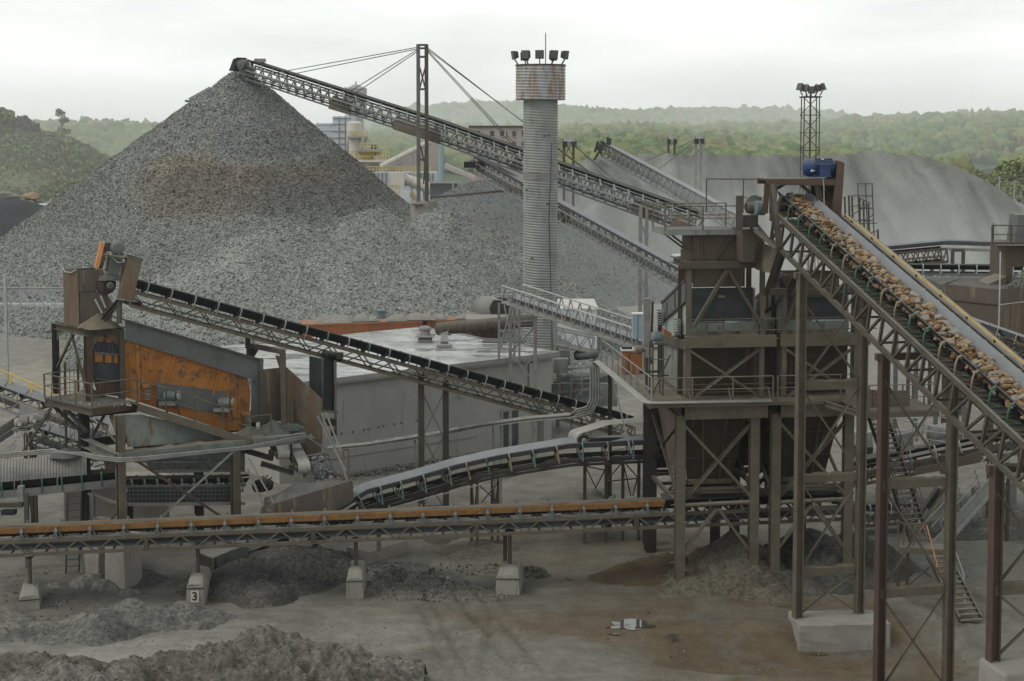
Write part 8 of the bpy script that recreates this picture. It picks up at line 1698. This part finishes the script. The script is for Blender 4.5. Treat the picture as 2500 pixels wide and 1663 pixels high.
hz_ = thing('hanging_cable', 'grey cable looped on the tan column behind the trestle', 'cable', P(2062, 1400, 66)); MB().tube([P(2064, 1330, 65.5), P(2058, 1385, 65.3), P(2054, 1405, 65.2), P(2060, 1418, 65.2), P(2066, 1405, 65.3), P(2066, 1350, 65.5), P(2062, 1395, 65.4), P(2058, 1412, 65.3)], .03, 6).build('loop', 'galv_dk', hz_, smooth=True)
pb = thing('curved_pipe', 'grey hose rising off a pale stake at the right edge of the floor', 'pipe', G(2430, 1640)); MB().tube([P(2428, 1630, 54.8), P(2462, 1628, 54.8), P(2485, 1612, 55), P(2510, 1580, 55.4)], .06, 6).build('hose', 'slate', pb, smooth=True); MB().box(P(2425, 1632, 54.7), .2, .1, .12).build('stake', 'white', pb)
# ------------------------------------------------------------------ left hillside, trees, poles
def leaf_quads(pts, size, col):
    n = len(pts); q = NP.normal(size=(n, 3)); q[:, 2] = np.abs(q[:, 2]) * .7 + .2; q /= np.linalg.norm(q, axis=1, keepdims=True); a = np.cross(q, NP.normal(size=(n, 3))); a /= np.linalg.norm(a, axis=1, keepdims=True); b = np.cross(q, a)
    s = size[:, None]; v = np.stack([pts + (-a - b * .7) * s, pts + (a * .9 - b) * s, pts + (a + b * .8) * s, pts + (-a * .8 + b) * s], 1)
    v[:, 2] += q * s * .3
    return v.reshape(-1, 3), np.arange(4 * n).reshape(n, 4), np.repeat(col, 4, 0)
q = [P(-60, 300, 300), P(30, 300, 300), P(110, 318, 302), P(165, 348, 304), P(205, 388, 306)]
cs = []
for a, b in zip(q, q[1:]):
    for k in range(3): p = lerp(a, b, k / 3); cs.append((p.x, p.y, p.z - 1.5, .62, 6))
o = heap('embankment', 'scrub-covered brown and green embankment at the far left', 'embankment', cs, (-150, -60, 262, 335), 2.2, soil('scrub_soil', (.12, .115, .07), (.09, .115, .05), (.155, .14, .1), scale=.12, fine=1), 1.6, 9, over=.5)
Xp = NP.uniform(-125, -76, 36000); Yp = NP.uniform(268, 318, 36000); Zp = cones(Xp, Yp, cs); k = Zp > 1.5; pts_ = np.stack([Xp[k], Yp[k], Zp[k] + NP.uniform(0, 1.1, k.sum())], -1)
nv = fbm(pts_[:, 0] / 9, pts_[:, 2] / 5, 3); k = nv > NP.uniform(-.6, .35, len(nv)); pts_ = pts_[k]; gcol = np.array([(.10, .15, .045), (.12, .155, .055), (.13, .135, .065), (.085, .125, .045)])[NP.integers(0, 4, len(pts_))] * NP.uniform(.7, 1.3, (len(pts_), 1))
so = link(bpy.data.objects.new('scrub', raw_mesh('scrub', *leaf_quads(pts_, NP.uniform(.14, .32, len(pts_)), gcol)[:2], 'leaf', leaf_quads(pts_, NP.uniform(.14, .32, len(pts_)), gcol)[2])), None, None, 'stuff'); tag(so, 'low green scrub growing over the embankment at the far left', 'scrub')
def tree(label, base, h, r, n, pal, seed=0, group=None, bottom=.28, leaf=(.16, .36)):
    T = thing('tree', label, 'tree', base, group); rg = np.random.default_rng(seed); rp_ = random.Random(seed); tr_ = MB(); base = V(base)
    tr_.tube([base - UPZ * .3, base + UPZ * h * .35, base + UPZ * h * .7 + V((r * .1, 0, 0)), base + UPZ * h * .95], [h * .022, h * .017, h * .009, h * .003], 7)
    cl = []
    for k in range(11):
        z = h * rp_.uniform(bottom, .95); a = rp_.uniform(0, 6.28); rad = r * rp_.uniform(.3, .95) * (1 - .6 * max(0, z / h - .55) / .45); c_ = base + V((math.cos(a) * rad, math.sin(a) * rad, z + .05 * h)); cl.append((c_, r * rp_.uniform(.3, .55)))
        tr_.tube([base + UPZ * z * .75, lerp(base + UPZ * z * .8, c_, .6), c_], [h * .009, h * .006, h * .002], 5)
    tr_.build('trunk', 'bark', T, smooth=True); cl.append((base + UPZ * h * .93, r * .35)); pts = []
    for c_, rr_ in cl:
        d = rg.normal(size=(n // len(cl), 3)); d *= (rg.uniform(.35, 1.1, (len(d), 1)) ** .6) / np.linalg.norm(d, axis=1, keepdims=True); pts.append(np.array(c_)[None] + d * rr_ * np.array((1, 1, .8)))
    pts = np.concatenate(pts); col = np.array(pal)[rg.integers(0, len(pal), len(pts))] * rg.uniform(.65, 1.35, (len(pts), 1)); v, f, c = leaf_quads(pts, rg.uniform(leaf[0], leaf[1], len(pts)), col)
    link(bpy.data.objects.new('crown', raw_mesh('crown', v, f, 'leaf', c)), T); return T
G1 = [(.14, .175, .06), (.12, .155, .055), (.165, .18, .07), (.10, .14, .05)]; G2 = [(.18, .20, .07), (.155, .19, .065), (.21, .21, .085)]
def at(px, py, Y): p = P(px, py, Y); return (p.x, p.y, max(0, gz(p.x, p.y)))
p = P(150, 335, 305); tree('tall wispy pine standing alone on the embankment crest', (p.x, p.y, p.z - 2), 7.5, 1.5, 520, [(.11, .15, .06), (.09, .13, .055)], 3, 'trees at the far left', .12, (.1, .2)); p = P(5, 320, 300); tree('bushy green tree at the left edge of the embankment crest', (p.x, p.y, p.z - 1.5), 5.5, 3.2, 2600, G1, 5, 'trees at the far left'); p = P(62, 318, 300); tree('low bare-topped bush on the embankment crest', (p.x, p.y, p.z - 1.2), 3.2, 2.6, 1600, [(.10, .095, .05), (.08, .09, .04)], 6, 'trees at the far left')
for k, (px, y1, Y, r, pal, lab) in enumerate(((2385, 424, 360, 3.6, G2, 'pale leafy young tree at the left end of the lakeside row'), (2412, 434, 350, 3.8, G1, 'sparse tree in front of the lake with water showing through'), (2440, 424, 345, 4.4, G2, 'rounded yellow-green tree right of the lake'), (2476, 408, 340, 5, G1, 'tall green tree beside the utility pole'), (2505, 398, 338, 5.4, G2, 'largest yellow-green tree at the right edge'), (2455, 455, 330, 4, G1, 'low bushy tree in front of the lakeside row'), (2495, 470, 325, 4.5, G1, 'dark low tree at the foot of the right-hand row'))):
    b_ = P(px, 310 + 20 * FPX / Y, Y); h_ = P(px, y1, Y).z; tree(lab, (b_.x, b_.y, 0), h_, r, 4200, pal, 20 + k, 'trees by the lake', .22)
for px, y, lab in ((2440, 290 + 2, 'utility pole among the lakeside trees'), (2477, 440, 'grey utility pole right of the lakeside trees')):
    t_ = thing('utility_pole', lab, 'utility pole', P(px, 520, 300), 'utility poles at right'); p = P(px, 440 if px > 2450 else 430, 305); beam('shaft', t_, V((p.x, p.y, 0)), p, .3, .3, 'tank', 'pipe'); beam('crossarm', t_, p - V((1, 0, .5)), p + V((1, 0, -.5)), .15, .15, 'tank'); MB().tube([p, P(px + 60, 436, 300)], .04, 4).build('wire', 'slate', t_)
rs = random.Random(4)
for k, (px, py, r, m_, lab) in enumerate(((12, 478, .9, ROCKM[2], 'pale boulder at the far left foot of the embankment'), (30, 480, .7, ROCKM[2], 'second pale boulder near the red marker'), (76, 479, 1.0, ROCKM[1], 'tan squared boulder below the embankment'), (122, 496, .7, ROCKM[2], 'pale boulder beside the gravel cone edge'), (90, 490, .5, ROCKM[2], 'small pale boulder below the tan one'))):
    b = MB(); vs_, fs_ = RSH[k]; p = P(px, py, 240); b.add([p + V((v.x * 2 * r, v.y * 2 * r, v.z * 1.8 * r)) for v in vs_], fs_); tag(b.build('boulder', m_), lab, 'boulder', 'boulders at the far left')
tag(MB().box(P(88, 502, 236), 4.4, 3, .5).build('pale_slab', 'white'), 'pale slab lying between the chippings heap and the embankment', 'slab'); tag(MB().prism([P(36, 492, 236), P(40, 492, 236), P(40, 484, 236), P(37, 484, 236)], V((0, .2, 0))).build('red_marker', metal('red_marker_paint', (.5, .05, .03), film=.05)), 'small red marker by the pale boulders', 'marker')
# ------------------------------------------------------------------ air: haze over the whole place, steam and dust
def volume(name, co0, co1, density, label=None, col=(.93, .96, .97), blob=None):
    m = bpy.data.materials.new(name); m.use_nodes = True; t = m.node_tree; t.nodes.clear(); o = t.nodes.new('ShaderNodeOutputMaterial'); v = t.nodes.new('ShaderNodeVolumePrincipled')
    v.inputs['Color'].default_value = (*col, 1); v.inputs['Density'].default_value = density; v.inputs['Anisotropy'].default_value = .2; t.links.new(v.outputs[0], o.inputs['Volume'])
    a, b = V(co0), V(co1); ob = MB().obox(a, (b.x - a.x, 0, 0), (0, b.y - a.y, 0), (0, 0, b.z - a.z)).build(name, m, None, kind='stuff')
    return ob, m, t, v

volume('haze', (-900, -60, -2.5), (1100, 2600, 75), .00011)
def cloud(name, label, c, r, dens, seed, nscale=.03, cat='dust', lo=.35):
    """soft-edged drift of dust or steam: dense in the middle, gone at the rim, broken up by noise"""
    c, r = V(c), V(r); ob, m, t, v = volume(name, c - r, c + r, dens)
    g = _n(t, 'ShaderNodeNewGeometry'); sb_ = _n(t, 'ShaderNodeVectorMath', operation='SUBTRACT'); t.links.new(g.outputs['Position'], sb_.inputs[0]); sb_.inputs[1].default_value = c
    dv_ = _n(t, 'ShaderNodeVectorMath', operation='DIVIDE'); t.links.new(sb_.outputs[0], dv_.inputs[0]); dv_.inputs[1].default_value = r
    ln = _n(t, 'ShaderNodeVectorMath', operation='LENGTH'); t.links.new(dv_.outputs[0], ln.inputs[0])
    n = _noise(t, sb_.outputs[0], nscale, 3, .55)
    f = _math(t, 'MULTIPLY', _range(t, ln.outputs['Value'], .35, 1.0, 1.0, 0.0), _range(t, n, lo, .68, .15, 1.6)); t.links.new(_math(t, 'MULTIPLY', f, dens), v.inputs['Density'])
    ob['label'] = label; ob['category'] = cat; m.cycles.volume_step_rate = 1.0; return ob
cloud('dust_cloud', 'thin dust hanging over the back of the yard behind the corrugated tower', (16, 165, 2), (80, 62, 17), .0048, 1)
cloud('steam_cloud', 'pale steam drifting up from the factory behind the cable mast', (-14, 320, 34), (34, 22, 38), 0.009, 2, .05, 'steam', .4)
cloud('hill_fade', 'added haze fading the wooded hills beyond the yard', (100, 860, 10), (900, 640, 62), .0010, 3, .006, 'added haze', .3)  # added volume: fades the hills without greying the near machinery
cloud('bank_fade', 'added thin haze paling the scrub-covered embankment at the far left', (-95, 285, 8), (75, 60, 34), .0035, 5, .03, 'added haze', .3)  # added volume: pales the embankment as more haze would
